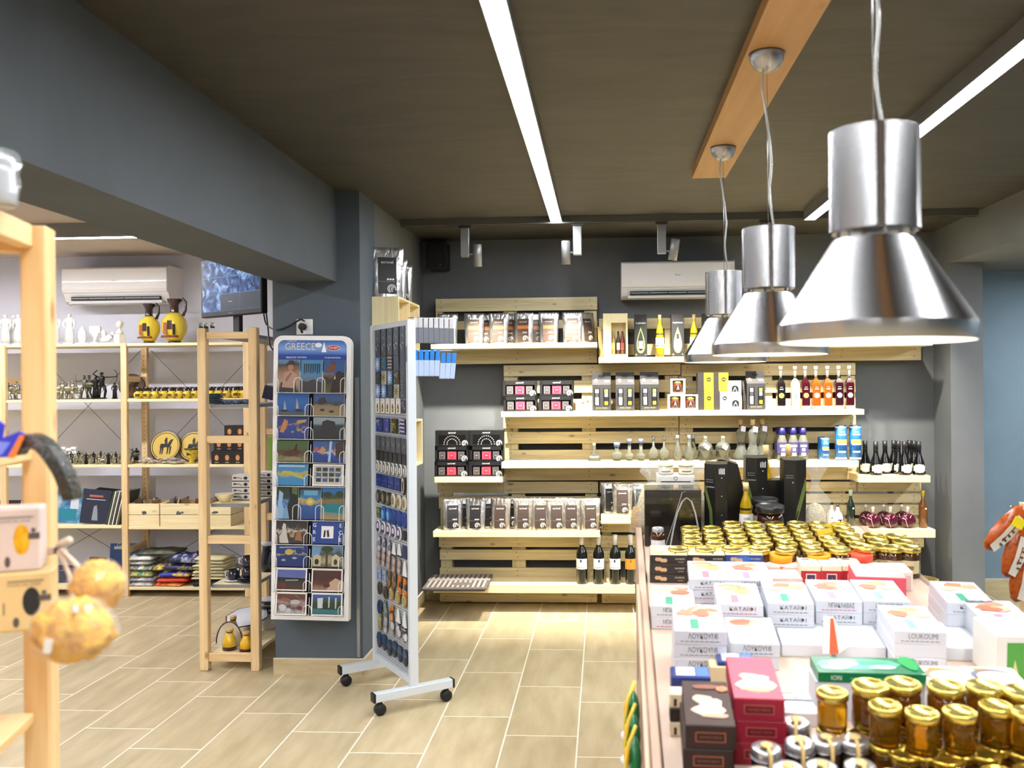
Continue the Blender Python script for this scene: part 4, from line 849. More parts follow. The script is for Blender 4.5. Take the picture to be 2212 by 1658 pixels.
o = thing('white_ornament', 'small white crouching ornament right of the standing statuette', 'ornament', onl(178, 'top', YO, 700)); g = G(); g.lathe([(0, 0), (.05, 0), (.05, .01), (.02, .016), (.03, .05), (.028, .09), (.012, .12), (0, .135)], 12, PLA); g.build('ornament_body', o)
o = thing('white_ornament', 'white square topped ornament in the middle of the white statuettes', 'ornament', onl(206, 'top', YO, 700)); g = G(); g.bb(-.03, .03, -.02, .02, 0, .015, .002, PLA); g.lathe([(.018, .015), (.012, .05), (.03, .08)], 10, PLA); g.bb(-.04, .04, -.015, .015, .08, .13, .004, PLA); g.build('ornament_body', o)
o = thing('white_ornament', 'low white reclining figure beside the small bust', 'ornament', onl(232, 'top', YO, 700)); g = G(); g.bb(-.05, .05, -.02, .02, 0, .012, .002, PLA); g.tube([(-.045, 0, .03), (0, 0, .04), (.03, 0, .06)], [.016, .024, .018], 8, PLA); g.ball((-.028, 0, .085), .018, PLA, 8); g.tube([(-.02, 0, .04), (-.028, 0, .08)], .014, 6, PLA); g.ball((.038, 0, .075), .014, PLA, 8); g.build('ornament_body', o)
bust(M((232, 228, 214), .45), ms(52, YO)).at(onl(258, 'top', YO, 700), -.5, 'small off white bust on a plinth at the end of the white statuettes')
# amphora jugs
YJ = noise_mat('painted_yellow_glaze', [(70, 42, 22), (214, 190, 60), (226, 204, 80)], (14, 14, 14), .2, 3, 1.4, [.36, .42, .6])
JBK = M((40, 26, 24), .2, coat=.5); YEL = M((222, 198, 66), .2, coat=.5)
def jug(h, r, trim, paint, px, lb, hs):
    o = thing('amphora_jug', lb, 'jug', onl(px, 'top', YO - .02, 700))
    G().lathe([(0, 0), (r * .52, 0), (r * .52, h * .04), (r * .45, h * .05)], 24, trim).build('foot', o)
    G().lathe([(r * .45, h * .05), (r * .62, h * .1), (r * .95, h * .27), (r, h * .42), (r * .9, h * .54), (r * .6, h * .64), (r * .38, h * .69)], 28, paint).build('jug_body', o)
    G().lathe([(r * .38, h * .685), (r * .34, h * .72), (r * .34, h * .86), (r * .55, h * .97), (r * .58, h), (r * .5, h), (r * .3, h * .88), (0, h * .85)], 20, trim).build('neck', o)
    G().tube([(r * .4, 0, h * .93), (r * .75, 0, h * 1.0), (r * .95, 0, h * .93), (r * .95, 0, h * .75), (r * .72, 0, h * .62)], [.009, .010, .010, .009, .012], 8, trim).build('handle', o)
    g = G()
    for sx, mt in ((-.35, (96, 52, 22)), (.25, (120, 62, 30))):
        curved(g, r * .985, h * .12, h * .17, -.9 + sx, .5 + sx, M(mt, .3), 5, .004)
    curved(g, r * .99, h * .2, h * .46, -.55, -.15, M((150, 80, 36), .3), 3, .003); curved(g, r * .98, h * .3, h * .5, -.12, .25, M((60, 40, 30), .3), 3, .004); curved(g, r * .98, h * .18, h * .42, .3, .5, M((50, 36, 28), .3), 2, .004); g.build('painted_figures', o)
    return o
jug(ms(88, YO), ms(23, YO), JBK, YEL, 322, 'smaller yellow and black jug with painted figures, on the top shelf', 1)
jug(ms(98, YO), ms(27, YO), M((58, 34, 28), .2, coat=.5), YEL, 377, 'larger yellow and brown jug with painted figures, on the top shelf', 1)
# shelf two
B1 = figure('bronze_figurine', BRZ, .17, 1, seed=1); B2 = figure('bronze_figurine', ANT, .2, 2, seed=2); B3 = figure('silver_figurine', SIL, .13, 1, seed=3); B4 = figure('silver_figurine', SIL, .11, 3, seed=4); B5 = figure('dark_figurine', ANT, .12, 0, seed=5)
gb = 'metal figurines on the second shelf'
n = 0
for j, px in enumerate((18, 26, 34, 42, 50)): (B3, B4)[j % 2].at((XY(px, YO + (j % 2) * .08, 850), YO + (j % 2) * .08, ZL['s2']), R.uniform(-.6, .6), 'silver figurine left of the near post on the second shelf, %s from the left' % ORD[j], gb)
for j, px in enumerate((126, 133, 140, 147, 154, 161, 168, 176)):
    (B3, B4, B3)[j % 3].at((XY(px, YO + (j % 3) * .07, 850), YO + (j % 3) * .07 - .06, ZL['s2']), R.uniform(-.8, .8), 'silver figurine in the second shelf crowd, %s from the left' % ORD[j], gb)
B1.at(onl(183, 's2', YO, 850), .2, 'bronze warrior figurine, left of three on the second shelf', gb); B1.at(onl(193, 's2', YO + .09, 850), -.4, 'bronze warrior figurine standing behind the others', gb)
figure('bronze_figurine', ANT, .17, 0, seed=6).at(onl(207, 's2', YO, 850), .4, 'dark bronze draped figurine beside the archer', gb); B2.at(onl(220, 's2', YO, 850), .3, 'dark bronze archer figurine with curved bow', gb)
B5.at(onl(248, 's2', YO, 850), 0, 'small dark seated figurine at the end of the second shelf', gb)
DP = M((58, 40, 30), .35)
def plate(r, c_rim, c_in, c_fig, fig=True):
    o = thing('painted_plate', 'x', 'plate'); g = G(); g.X = Matrix.Rotation(PI / 2 - .22, 4, 'X')
    g.lathe([(0, .0), (r * .6, 0), (r * .95, .014), (r, .018), (r * .97, .022), (r * .6, .008), (0, .008)], 32, c_rim); g.build('plate_disc', o)
    g = G(); g.X = Matrix.Rotation(-.22, 4, 'X'); g.fe(0, 0, r * .8, r * .8, -.021, c_in, 28); g.ring(0, 0, r * .84, r * .9, -.0235, c_in, 0, 2 * PI, 28)
    if fig:
        g.fp([(-.35 * r, -.1 * r), (.3 * r, -.05 * r), (.4 * r, .25 * r), (.5 * r, .45 * r), (.3 * r, .4 * r), (.15 * r, .15 * r), (-.3 * r, .15 * r)], -.0222, c_fig); g.fp([(-.02 * r, .1 * r), (.12 * r, .12 * r), (.1 * r, .5 * r), (.0, .55 * r), (-.08 * r, .35 * r)], -.0224, c_fig)
        for x in (-.32, -.2, .12, .28): g.fp([(x * r, -.5 * r), ((x + .06) * r, -.5 * r), ((x + .12) * r, -.02 * r), (x * r, -.02 * r)], -.0222, c_fig)
    g.build('painted_picture', o); return o
PY = M((206, 178, 96), .3); o = plate(ms(36, YO), M((60, 50, 34), .3), PY, M((48, 44, 40), .4)); r = ms(36, YO); put(o, (XY(357, 6.2, 950), 6.22, ZL['s3'] + r * .985), 0, 'painted plate with a horse rider on the third shelf'); 
o = plate(ms(35, YO), M((60, 50, 34), .3), PY, M((48, 44, 40), .4)); r = ms(35, YO); put(o, (XY(420, 6.24, 950), 6.24, ZL['s3'] + r * .985), 0, 'painted plate behind the footed bowl on the third shelf')
o = plate(ms(28, YO), DP, M((96, 66, 40), .4), DP); put(o, (XY(282, 6.22, 820), 6.24, ZL['s2'] + ms(28, YO) * .985), .5, 'dark brown plate at the left end of the small vases')
def vase(): 
    o = thing('small_painted_jug', 'x', 'jug'); h = .082; r = .031
    G().lathe([(0, 0), (r * .6, 0), (r, h * .3), (r * .9, h * .5), (r * .4, h * .66)], 14, YEL).build('jug_body', o); G().lathe([(r * .4, h * .65), (r * .36, h * .8), (r * .6, h), (r * .4, h), (0, h * .8)], 10, JBK).build('neck', o); G().tube([(r * .4, 0, h * .9), (r * 1.1, 0, h * .9), (r * .9, 0, h * .5)], .004, 6, JBK).build('handle', o); g = G(); curved(g, r, h * .2, h * .45, -.6, .3, M((110, 70, 30), .3), 4, .003); g.build('painted_figure', o)
    return Proto(o)
VS = vase(); k = 0
for j in range(14):
    px = 300 + j * 17.3; VS.at((XY(px, YF + .05, 850), YF + .05 + R.uniform(-.01, .01), ZL['s2']), R.uniform(-.5, .5), 'little yellow and brown jug in the front row, %s from the left' % ORD[j], 'little painted jugs on the second shelf')
for j in range(13):
    px = 309 + j * 17.3; VS.at((XY(px, YF + .16, 850), YF + .15 + R.uniform(-.01, .01), ZL['s2']), R.uniform(-.5, .5), 'little yellow and brown jug in the back row, %s from the left' % ORD[j], 'little painted jugs on the second shelf')
# shelf three: silver crowd
S3 = figure('silver_figurine', SIL, .065, 3, base=.2, seed=8); S4 = figure('silver_figurine', M((140, 138, 110), .3, .8), .075, 1, base=.2, seed=9); S5 = figure('silver_figurine', ANT, .085, 0, seed=10)
for row in range(3):
    for j in range(12):
        px = 126 + j * 12 + row * 4; Y = YF + .05 + row * .08
        (S3, S4, S3, S5)[(j * 3 + row) % 4].at((XY(px, Y, 980), Y, ZL['s3']), R.uniform(-1, 1), 'tiny metal figurine on the third shelf, %s row, %s from left' % (('front', 'middle', 'back')[row], ORD[j]), 'tiny metal figurines on the third shelf')
for j, (px, hh) in enumerate(((137, .11), (150, .1), (160, .11))):
    o = thing('miniature_temple', 'miniature grey temple ornament in the left group, %s from the left' % ORD[j], 'ornament', (XY(px, 6.3, 980), 6.30, ZL['s3'])); g = G(); g.bb(-.02, .02, -.012, .012, 0, .012, .001, PLA)
    for q in (-.014, -.005, .005, .014): g.cyl((q, 0, .012), .0035, hh - .03, 6, PLA)
    g.bb(-.02, .02, -.012, .012, hh - .018, hh, .001, PLA); g.build('temple_body', o)
figure('bronze_figurine', BRZ, .105, 1, seed=12).at(onl(286, 's3', YO - .03, 980), .3, 'greenish bronze figurine beside the shelf post on the third shelf'); figure('bronze_figurine', ANT, .11, 0, seed=13).at(onl(295, 's3', YO + .03, 980), .3, 'dark figurine behind the bronze one on the third shelf')
# footed bowl
o = thing('footed_bowl', 'small yellow footed bowl with painted figures on the third shelf', 'bowl', onl(414, 's3', YF + .08, 980)); G().lathe([(0, 0), (.022, 0), (.018, .02), (.03, .04), (.045, .1), (.05, .105), (.043, .1), (.0, .05)], 20, YJ).build('bowl_body', o); g = G(); g.lathe([(.047, .098), (.051, .1), (.051, .107), (.045, .107)], 20, JBK, cap=False); g.build('rim', o)
g = G()
PB = noise_mat('pebbles', [(150, 140, 130), (205, 196, 186)], (60, 60, 60), .7)
for i in range(46): g.ball((R.uniform(-.17, .12), R.uniform(-.03, .03), R.uniform(.006, .02) + (.02 if i % 3 == 0 else 0)), R.uniform(.008, .016), PB, 6, (1.2, 1, .6))
o = g.build('wrapped_pebbles'); o['kind'] = 'stuff'; tag(o, 'heap of small grey pebbles in wrapping before the painted plates', 'pebbles'); o.location = (XY(350, YF + .06, 990), YF + .07, ZL['s3'] + .0)
o = thing('wrapped_dish', 'flat dish in crumpled clear wrapping beside the footed bowl', 'dish', onl(382, 's3', YF + .05, 990)); g = G(); g.lathe([(0, 0), (.04, 0), (.06, .02), (.055, .022), (0, .01)], 14, PB); g.build('dish_body', o)
# egg boxes with orange window
def eggbox(nw, w):
    o = thing('boxed_ornament', 'x', 'box'); h = .088; x = w / 2; G().bb(-x, x, 0, .07, 0, h, .001, M((30, 24, 22), .4)).build('carton', o)
    g = G()
    for i in range(nw):
        cx = -x + w * (i + .5) / nw; g.fr(cx - .02, cx + .02, h * .2, h * .85, -.0006, M((50, 40, 36), .3)); g.fe(cx, h * .5, .014, .02, -.0012, M((202, 138, 82), .5), 14); g.fr(cx - .014, cx + .014, h * .1, h * .15, -.001, M((200, 190, 170)))
    g.build('window_print', o); return Proto(o)
E3 = eggbox(3, .225); E2 = eggbox(2, .15)
E3.at((XY(488, YF, 980), YF + .02, ZL['s3']), 0, 'black box with three orange eggs in the window, front one on the third shelf'); E3.at((XY(492, YF + .09, 980), YF + .1, ZL['s3']), 0, 'black box of orange eggs standing behind the front one, lower'); E3.at((XY(494, YF + .09, 980), YF + .1, ZL['s3'] + .089), 0, 'black box of orange eggs at the back, second up'); E2.at((XY(506, YF + .09, 980), YF + .1, ZL['s3'] + .178), 0, 'black box with two orange eggs on top of the stack')
# books, shelf four left
def book(w, h, t, cov, pages=M((226, 220, 205), .7), deco=None):
    o = thing('book', 'x', 'book'); x = w / 2; g = G(); g.box(-x, x, -t / 2, -t / 2 + .002, 0, h, cov); g.box(-x, x, t / 2 - .002, t / 2, 0, h, cov); g.box(-x, -x + .002, -t / 2, t / 2, 0, h, cov); g.build('cover', o); G().box(-x + .002, x - .004, -t / 2 + .002, t / 2 - .002, .003, h - .003, pages).build('pages', o)
    g = G(); y = -t / 2 - .0006
    (deco or (lambda g, y: (g.fr(-x * .5, x * .5, h * .78, h * .84, y, M((170, 90, 70))), g.fr(-x * .7, x * .7, h * .7, h * .72, y, M((190, 190, 200))), g.fp([(-.015, h * .1), (.03, h * .1), (.02, h * .4), (.01, h * .55), (-.01, h * .5)], y, M((130, 140, 150))))))(g, y); g.build('cover_picture', o); return o
YB = YF + .08; z4 = ZL['s4']
bk = book(.2, .24, .02, M((38, 42, 60), .4)); put(bk, (XY(202, YB, 1090), YB, z4 + .002), rot=(-.12, .08, 0), label='dark blue book with a grey statue on the cover, fourth shelf')
bk = book(.2, .25, .02, noise_mat('blue_cover', [(24, 60, 110), (70, 130, 170), (190, 200, 200)], (10, 10, 10), .35), deco=lambda g, y: (g.fr(-.08, .05, .02, .1, y, M((30, 120, 140))), g.fr(.0, .06, .1, .2, y, M((190, 200, 210))))); put(bk, (XY(150, YB + .04, 1090), YB + .04, z4 + .002), rot=(-.12, .04, 0), label='bright blue illustrated book behind the black strap, fourth shelf')
for j in range(3):
    bk = book(.19, .23 + .004 * j, .014, M((30, 30, 36), .4)); put(bk, (XY(222 + j * 4, YB + .05 + j * .02, 1090), YB + .05 + j * .022, z4 + .002), rot=(-.12, .1, 0), label='black book stacked behind the dark blue one, %s from the front' % ORD[j], group='black books behind the statue book')
for j in range(7):
    g = G(); g.bb(-.004, .004, 0, .2, 0, .24, .0008, M(((60, 80, 60), (226, 224, 214), (90, 90, 80), (226, 224, 214), (60, 60, 66), (210, 205, 190), (70, 80, 70))[j], .5)); o = tag(g.build('thin_book'), 'thin book leaning to the right on the fourth shelf, %s from the left' % ORD[j], 'book', 'thin leaning books'); o.location = (XY(229 + j * 4.2, YF + .03, 1090), YF + .03, z4 + .002); o.rotation_euler = (0, .24, 0)
bk = book(.17, .16, .03, M((40, 34, 34), .5)); put(bk, (XY(20, YB + .05, 1080), YB + .05, z4 + .002), rot=(-.1, 0, 0), label='dark brown book left of the near post on the fourth shelf')
z5 = ZL['s5']
bk = book(.22, .27, .02, M((44, 74, 130), .4), deco=lambda g, y: (g.fr(-.03, .0, .05, .11, y, M((120, 90, 60))), g.fr(-.08, .08, .23, .25, y, M((170, 180, 190))))); put(bk, (XY(268, YF + .17, 1190), YF + .17, z5 + .002), rot=(-.1, 0, 0), label='large blue guide book leaning behind the post on the bottom shelf'); text('Greece', M((190, 190, 160)), bk, (-.0, -.012, .255), w=.12)
bk = book(.13, .18, .03, M((72, 50, 40), .5), deco=lambda g, y: g.fr(-.05, .05, .06, .14, y, M((170, 140, 120)))); put(bk, (XY(210, YF + .12, 1200), YF + .12, z5 + .002), rot=(-.1, .03, 0), label='brown illustrated book on the bottom shelf of the left bay')
bk = book(.2, .12, .03, M((60, 66, 84), .5)); put(bk, (XY(148, YF + .12, 1210), YF + .14, z5 + .002), rot=(-.1, 0, 0), label='low grey blue book on the bottom shelf of the left bay')
# wooden drawers on shelf four right
def crate(px0, px1, lb):
    a = XY(px0, YF, 1110); b = XY(px1, YF, 1110); w = b - a; o = thing('wooden_tray_box', lb, 'wooden box', ((a + b) / 2, YF + .012, zr)); x = w / 2; h = .158
    for i, (z0, z1, dp) in enumerate(((0, h * .49, .24), (h * .51, h, .24))):
        g = G(); g.bb(-x, x, 0, .012, z0, z1, .002, BRD[0]); g.bb(-x, -x + .01, .012, dp, z0, z1, .001, BRD[1]); g.bb(x - .01, x, .012, dp, z0, z1, .001, BRD[1]); g.box(-x + .01, x - .01, dp - .01, dp, z0, z1, BRD[0]); g.box(-x + .01, x - .01, .012, dp - .01, z0, z0 + .006, BRD[0]); g.build('tray', o)
    g = G()
    for i in range(9): g.X = Matrix.Translation((R.uniform(-x * .8, x * .8), R.uniform(.04, .2), h * .9)) @ Euler((R.uniform(-.5, .5), R.uniform(-.6, .6), R.uniform(0, 3))).to_matrix().to_4x4(); g.bb(-.03, .03, -.003, .003, -.02, .04, .001, M(R.choice([(120, 90, 60), (170, 150, 120), (90, 80, 74)]), .6))
    g.X = Matrix(); ob = g.build('stored_tags', o); ob['kind'] = 'stuff'
    g = G(); [g.fe(R.uniform(-.02, .03), h * .56 + R.uniform(0, .012), .012, .007, -.0006 - .0002 * k, M((60, 70, 100) if k % 2 else (90, 90, 90)), 8) for k in range(5)]; g.build('sticker', o); return o
zr = ZY(1137, YF, 350)
crate(272, 342, 'pale wooden double tray box, left one on the fourth shelf'); crate(344, 431, 'pale wooden double tray box, middle one on the fourth shelf'); crate(433, 497, 'pale wooden double tray box seen through the small rack')
# clothes bottom right
def folded(w, d, n, cols, lb, px, Y, name='folded_cloth_stack'):
    pass
def cloth(px, zoff, w, d, h, mat, lb, Y, rz=0, name='folded_cloth', grp='folded cloths on the bottom shelf'):
    g = G(); q = random.Random(sum(map(ord, lb))); nx, ny = 12, 6; vs = []; 
    for lay in (0, 1):
        for j in range(ny + 1):
            for i in range(nx + 1):
                u, v = i / nx * 2 - 1, j / ny * 2 - 1; e = (1 - abs(u) ** 6) * (1 - abs(v) ** 6)
                vs.append((u * w / 2 * (1 - .04 * (1 - e)), v * d / 2, (h * (.5 + .5 * e) + q.uniform(-1, 1) * h * .12 * (1 if 0 < j < ny else .4)) if lay else h * .12 * (1 - e)))
    m = (nx + 1); fs = []
    for j in range(ny):
        for i in range(nx):
            a = j * m + i; fs.append((a, a + m, a + m + 1, a + 1)); b = a + m * (ny + 1); fs.append((b, b + 1, b + m + 1, b + m))
    o_ = m * (ny + 1)
    for i in range(nx): fs.append((i, i + 1, o_ + i + 1, o_ + i)); a = ny * m + i; fs.append((a + 1, a, o_ + a, o_ + a + 1))
    for j in range(ny): a = j * m; fs.append((a + m, a, o_ + a, o_ + a + m)); a = j * m + nx; fs.append((a, a + m, o_ + a + m, o_ + a))
    g.add(vs, fs, mat, True); o = tag(g.build(name), lb, 'cloth', grp); o.location = (XY(px, Y, 1240), Y, z5 + zoff); o.rotation_euler = (0, 0, rz); return o
pat = lambda nm, cols, s=30: noise_mat(nm, cols, (s, s, s), .55, 3, 1, [.35, .5, .62] if len(cols) == 3 else None)
YC = YF + .12
for j, (cols, h) in enumerate(((((66, 76, 110), (190, 190, 196), (210, 208, 205)), .035), (((205, 203, 200), (120, 130, 150), (215, 214, 210)), .03), (((90, 110, 120), (205, 196, 110), (80, 140, 120)), .045), (((196, 200, 190), (90, 110, 90), (220, 220, 215)), .04), (((200, 200, 195), (120, 130, 125), (210, 208, 200)), .03), (((226, 224, 220), (200, 200, 200), (235, 233, 230)), .035))):
    cloth(313 + (j % 2) * 3 - 1, sum((.035, .03, .045, .04, .03, .035)[:j]), .22 - .008 * j, .2, h, pat('shirt_print_%d' % j, cols), 'bagged patterned shirt in the left stack, %s from the bottom' % ORD[j], YC, R.uniform(-.05, .05))
cloth(350, .215, .3, .2, .03, pat('dark_green_print', ((40, 46, 40), (70, 76, 64), (90, 96, 80))), 'dark green cloth laid on top of the shirt stack', YC + .02, .1)
for j, (px, z, w, h, c, lb) in enumerate(((378, 0, .2, .03, ((214, 120, 40), (196, 60, 40), (220, 160, 50)), 'orange and red folded cloth at the bottom of the middle pile'), (384, .03, .22, .035, ((206, 54, 36), (214, 70, 40), (190, 40, 30)), 'red folded cloth in the middle pile'), (388, .065, .22, .045, ((34, 54, 150), (40, 64, 170), (226, 196, 60)), 'royal blue folded cloth in the middle pile'), (366, .11, .15, .04, ((226, 196, 60), (30, 40, 80), (226, 206, 90)), 'yellow and navy printed cloth in the middle pile'), (398, .11, .22, .05, ((22, 26, 60), (30, 34, 80), (120, 110, 60)), 'navy cloth with olive leaves in the middle pile'), (408, .16, .2, .06, ((20, 24, 56), (34, 40, 90), (150, 160, 190)), 'navy patterned cloth on top of the middle pile'))):
    cloth(px, z, w, .2, h, pat('cloth_print_%d' % j, c, 24), lb, YC, R.uniform(-.1, .1))
for j in range(7): cloth(462 + (j % 3), .022 * j + .05, .24, .2, .022, M(((206, 200, 160), (190, 186, 150))[j % 2], .8), 'cream folded cloth seen through the small rack, %s from the bottom' % ORD[j], YC, R.uniform(-.08, .08))
cloth(470, 0, .28, .2, .05, M((28, 30, 40), .8), 'black folded cloth under the cream ones', YC)
# ================================================================ SMALL RACK
XR0, XR1 = XY(441, 4.49, 1100), XY(551, 4.49, 1100); YA, YBk = 4.47, 5.32; RH = ZY(707, 4.47, 500)
o = thing('small_shelf_rack', 'narrow pine rack with grey shelves standing beside the column', 'shelf rack', ((XR0 + XR1) / 2, YA, 0)); w = (XR1 - XR0) / 2; L_ = YBk - YA
for yy in (0, L_ - PW):
    for s in (-1, 1):
        G().bb(s * w - .022, s * w + .022, yy, yy + PW, 0, RH, .003, PIN[2]).build('post', o)
    for py0, py1 in ((716, 731), (941, 957), (1157, 1175), (1412, 1430)):
        z0, z1 = ZY(py1, YA, 495), ZY(py0, YA, 495); G().bb(-w + .022, w - .022, yy + .008, yy + PW - .01, z0, z1, .002, PIN[0]).build('rung', o)
SGR = M((128, 130, 134), .5); ZR = {}
for k, py in (('top', 716), ('a', 873), ('b', 1087), ('c', 1262), ('d', 1409)):
    z = ZY(py, YA + PW, 495) if k != 'top' else RH - .03; ZR[k] = z
    g = G(); g.box(-w + .024, w - .024, PW + .002, L_ - PW - .002, z - .018, z - .0005, SGR if k != 'd' else BRD[0]); g.tr(-w + .026, w - .026, PW + .004, L_ - PW - .004, z, BRD[1]) if k not in ('a',) else None
    g.build('shelf', o)
def inr(px, k, Y, py=1100): return (XY(px, Y, py), Y, ZR[k])
# monitor
ml = at_y(434, 688, 4.92); mr = at_y(566, 674, 4.62); ctr = (ml + mr) / 2; ang = math.atan2(mr.y - ml.y, mr.x - ml.x); mw_ = (mr - ml).length
o = thing('monitor', 'black monitor showing blue camera pictures on top of the small rack', 'monitor', (ctr.x, ctr.y + .02, ZR['top']), ang); x = mw_ / 2; zb = ctr.z - ZR['top']; hm = .33
G().bb(-x, x, -.01, .03, zb, zb + hm, .006, BLACK).build('casing', o); G().lathe([(0, 0), (.1, 0), (.1, .008), (.02, .016), (0, .016)], 24, BLACK, (0, .03, 0), .75).build('stand_foot', o); G().bb(-.03, .03, .025, .05, .01, zb + .1, .004, BLACK).build('stand_neck', o)
def cctv():
    m, nt, b = nodes_mat('screen_picture', .2); L = nt.links.new; tc = N(nt, 'ShaderNodeTexCoord'); nz = N(nt, 'ShaderNodeTexNoise'); nz.inputs['Scale'].default_value = 16; nz.inputs['Detail'].default_value = 4; nz.inputs['Distortion'].default_value = 1.5; L(tc.outputs['Object'], nz.inputs[0])
    cr = N(nt, 'ShaderNodeValToRGB'); e = cr.color_ramp.elements; e[0].position = .35; e[0].color = lin((14, 26, 50)); e[1].position = .7; e[1].color = lin((150, 180, 220)); k = e.new(.52); k.color = lin((50, 86, 140)); L(nz.outputs[0], cr.inputs[0]); L(cr.outputs[0], b.inputs['Emission Color']); b.inputs['Emission Strength'].default_value = 1.0; b.inputs['Base Color'].default_value = (0.01, .01, .01, 1); return m
SCR = cctv(); SD = M((38, 46, 60), .3, emit=.6); SL = M((90, 120, 150), .3, emit=.8)
g = G(); sx, sz, sw, sh = -x + .018, zb + .03, 2 * x - .036, hm - .048
for r_ in range(3):
    for c_ in range(3): dark = (r_ == 0 and c_ > 0); g.fr(sx + sw * c_ / 3 + .001, sx + sw * (c_ + 1) / 3 - .001, sz + sh * r_ / 3 + .001, sz + sh * (r_ + 1) / 3 - .001, -.0108, SD if dark else SCR)
g.fr(sx, sx + sw, sz, sz + sh, -.0104, SL); g.build('screen', o); text('VIDEO LOSS', M((220, 230, 240), .3, emit=.8), o, (sx + sw * .5, -.0114, sz + sh * .17), w=.035); text('PHILIPS', M((150, 150, 155)), o, (0, -.0104, zb + .014), w=.04)
# cables & socket
SO = at_y(659, 706, 4.44); o = thing('wall_socket', 'white double wall socket on the column above the postcard rack', 'socket', (SO.x, 4.44, SO.z)); x = ms(18, 4.44); h = ms(17, 4.44)
G().bb(-x, x, -.012, -.0005, -h, h, .003, WHITE).build('socket_plate', o); g = G(); g.fe(0, 0, .02, .02, -.0128, M((215, 215, 215)), 18); g.build('socket_well', o)
o = thing('power_plug', 'black round plug in the left half of the wall socket', 'plug', (SO.x - .004, 4.4275, SO.z)); g = G(); g.X = Matrix.Rotation(PI / 2, 4, 'X'); g.cyl((0, 0, 0.0006), .018, .03, 16, BLACK); g.build('plug_body', o); G().tube([(0, -.025, -.005), (0, -.032, -.02), (0, -.02, -.03)], .006, 8, BLACK).build('cord_grip', o)
def cab(pts, lb, r=.004): 
    P = [Vector(p) for p in pts]; out = []
    for i in range(len(P) - 1):
        p0, a, b, p3 = P[max(0, i - 1)], P[i], P[i + 1], P[min(len(P) - 1, i + 2)]
        for k in range(6): t = k / 6; out.append(.5 * ((2 * a) + (b - p0) * t + (2 * p0 - 5 * a + 4 * b - p3) * t * t + (3 * a - p0 - 3 * b + p3) * t ** 3))
    out.append(P[-1]); tag(G().tube(out, r, 8, BLACK).build('power_cable'), lb, 'cable')
A = at_y
cab([A(565, 640, 4.66), A(572, 690, 4.66), A(580, 705, 4.6), A(600, 712, 4.43), A(625, 704, 4.425), A(648, 690, 4.42), A(658, 694, 4.42)], 'black cable running from the monitor across the column to the plug')
cab([A(560, 600, 4.7), A(570, 640, 4.68), A(578, 700, 4.64), A(582, 740, 4.5), A(592, 758, 4.42), A(602, 764, 4.42)], 'black cable hanging from the monitor behind the postcard rack')
# rack contents
DB = M((48, 58, 84), .25, coat=.4); CRM = M((222, 210, 170), .35)
for j, (px, lb) in enumerate(((434, 'left'), (445, 'middle'), (459, 'right'))):
    o = thing('glass_snow_ball', 'tiny clear glass ball ornament before the monitor, %s of three' % lb, 'ornament', (XY(px, 4.49, 705), 4.49, RH)); 
    G().cyl((0, 0, 0), .011, .008, 12, DGREY).build('foot', o); G().ball((0, 0, .017), .012, GLASS, 10).build('glass_ball', o)
for j in range(6):
    g = G(); g.lathe([(0, 0), (.035, 0), (.055, .008), (.054, .010), (.03, .003), (0, .003)], 20, M((86, 104, 116), .3)); o = tag(g.build('plate'), 'small blue grey plate in the stack, %s from the bottom' % ORD[j], 'plate', 'stacked small plates on the grey shelf'); o.location = (XY(463, 4.62, 870), 4.60, ZR['a'] + .0092 * j)
for j, px in enumerate((489, 509, 528)):
    g = G(); g.lathe([(0, 0), (.022, 0), (.045, .022), (.043, .024), (.02, .004), (0, .004)], 16, noise_mat('blue_pattern_%d' % j, [(60, 76, 130), (190, 198, 215)], (90, 90, 90), .25)); o = tag(g.build('small_dish'), 'blue and white patterned dish, %s on the grey shelf' % ('left', 'middle', 'right')[j], 'dish', 'patterned dishes'); o.location = (XY(px, 4.63, 870), 4.63 + .02 * j, ZR['a'])
o = thing('dark_blue_box', 'tilted dark blue box at the right end of the grey shelf', 'box', (XY(583, 5.0, 860), 5.0, ZR['a'] + .02)); o.rotation_euler = (0, .25, 0); g = G(); g.bb(-.03, .03, -.05, .05, 0, .075, .002, M((28, 34, 62), .3)); g.build('carton', o)
for j in range(4):
    for c_, (px, w_, Y) in enumerate(((523, .11, 4.64), (574, .1, 4.80))):
        o = thing('black_white_gift_box', 'white box with black flower print, %s stack, %s from the bottom' % (('left', 'right')[c_], ORD[j]), 'gift box', (XY(px, Y, 1060), Y, ZR['b'] + .0335 * j), 0, 'stacked white and black boxes'); x = w_ / 2
        G().bb(-x, x, 0, .1, 0, .033, .001, M((222, 222, 224), .4)).build('carton', o); g = G(); g.fr(-x, x, 0, .004, -.0006, BLACK); g.fe(x * .35, .018, .011, .009, -.0008, M((40, 40, 44)), 10); g.tube([(-x * .8, -.001, .016), (-x * .4, -.001, .02), (0, -.001, .014)], .0015, 4, BLACK); g.fe(-x * .7, .02, .009, .004, -.0008, M((50, 50, 54)), 8); g.build('flower_print', o)
o = tag(G().lathe([(0, 0), (.022, 0), (.03, .008), (.05, .042), (.048, .044), (.026, .01), (0, .008)], 22, CRM).build('cream_bowl'), 'cream bowl in front of the stacked white boxes', 'bowl'); o.location = (XY(484, 4.57, 1080), 4.58, ZR['b'])
NV = M((24, 28, 44), .2, coat=.5); CW = M((205, 208, 216), .25)
def cup():
    o = thing('coffee_cup', 'x', 'cup'); G().lathe([(0, 0), (.026, 0), (.03, .01), (.033, .055), (.031, .055), (.026, .006), (0, .006)], 20, NV).build('cup_body', o); G().tube([(-.031, 0, .045), (-.047, 0, .04), (-.047, 0, .02), (-.029, 0, .012)], .004, 8, CW).build('handle', o); return Proto(o)
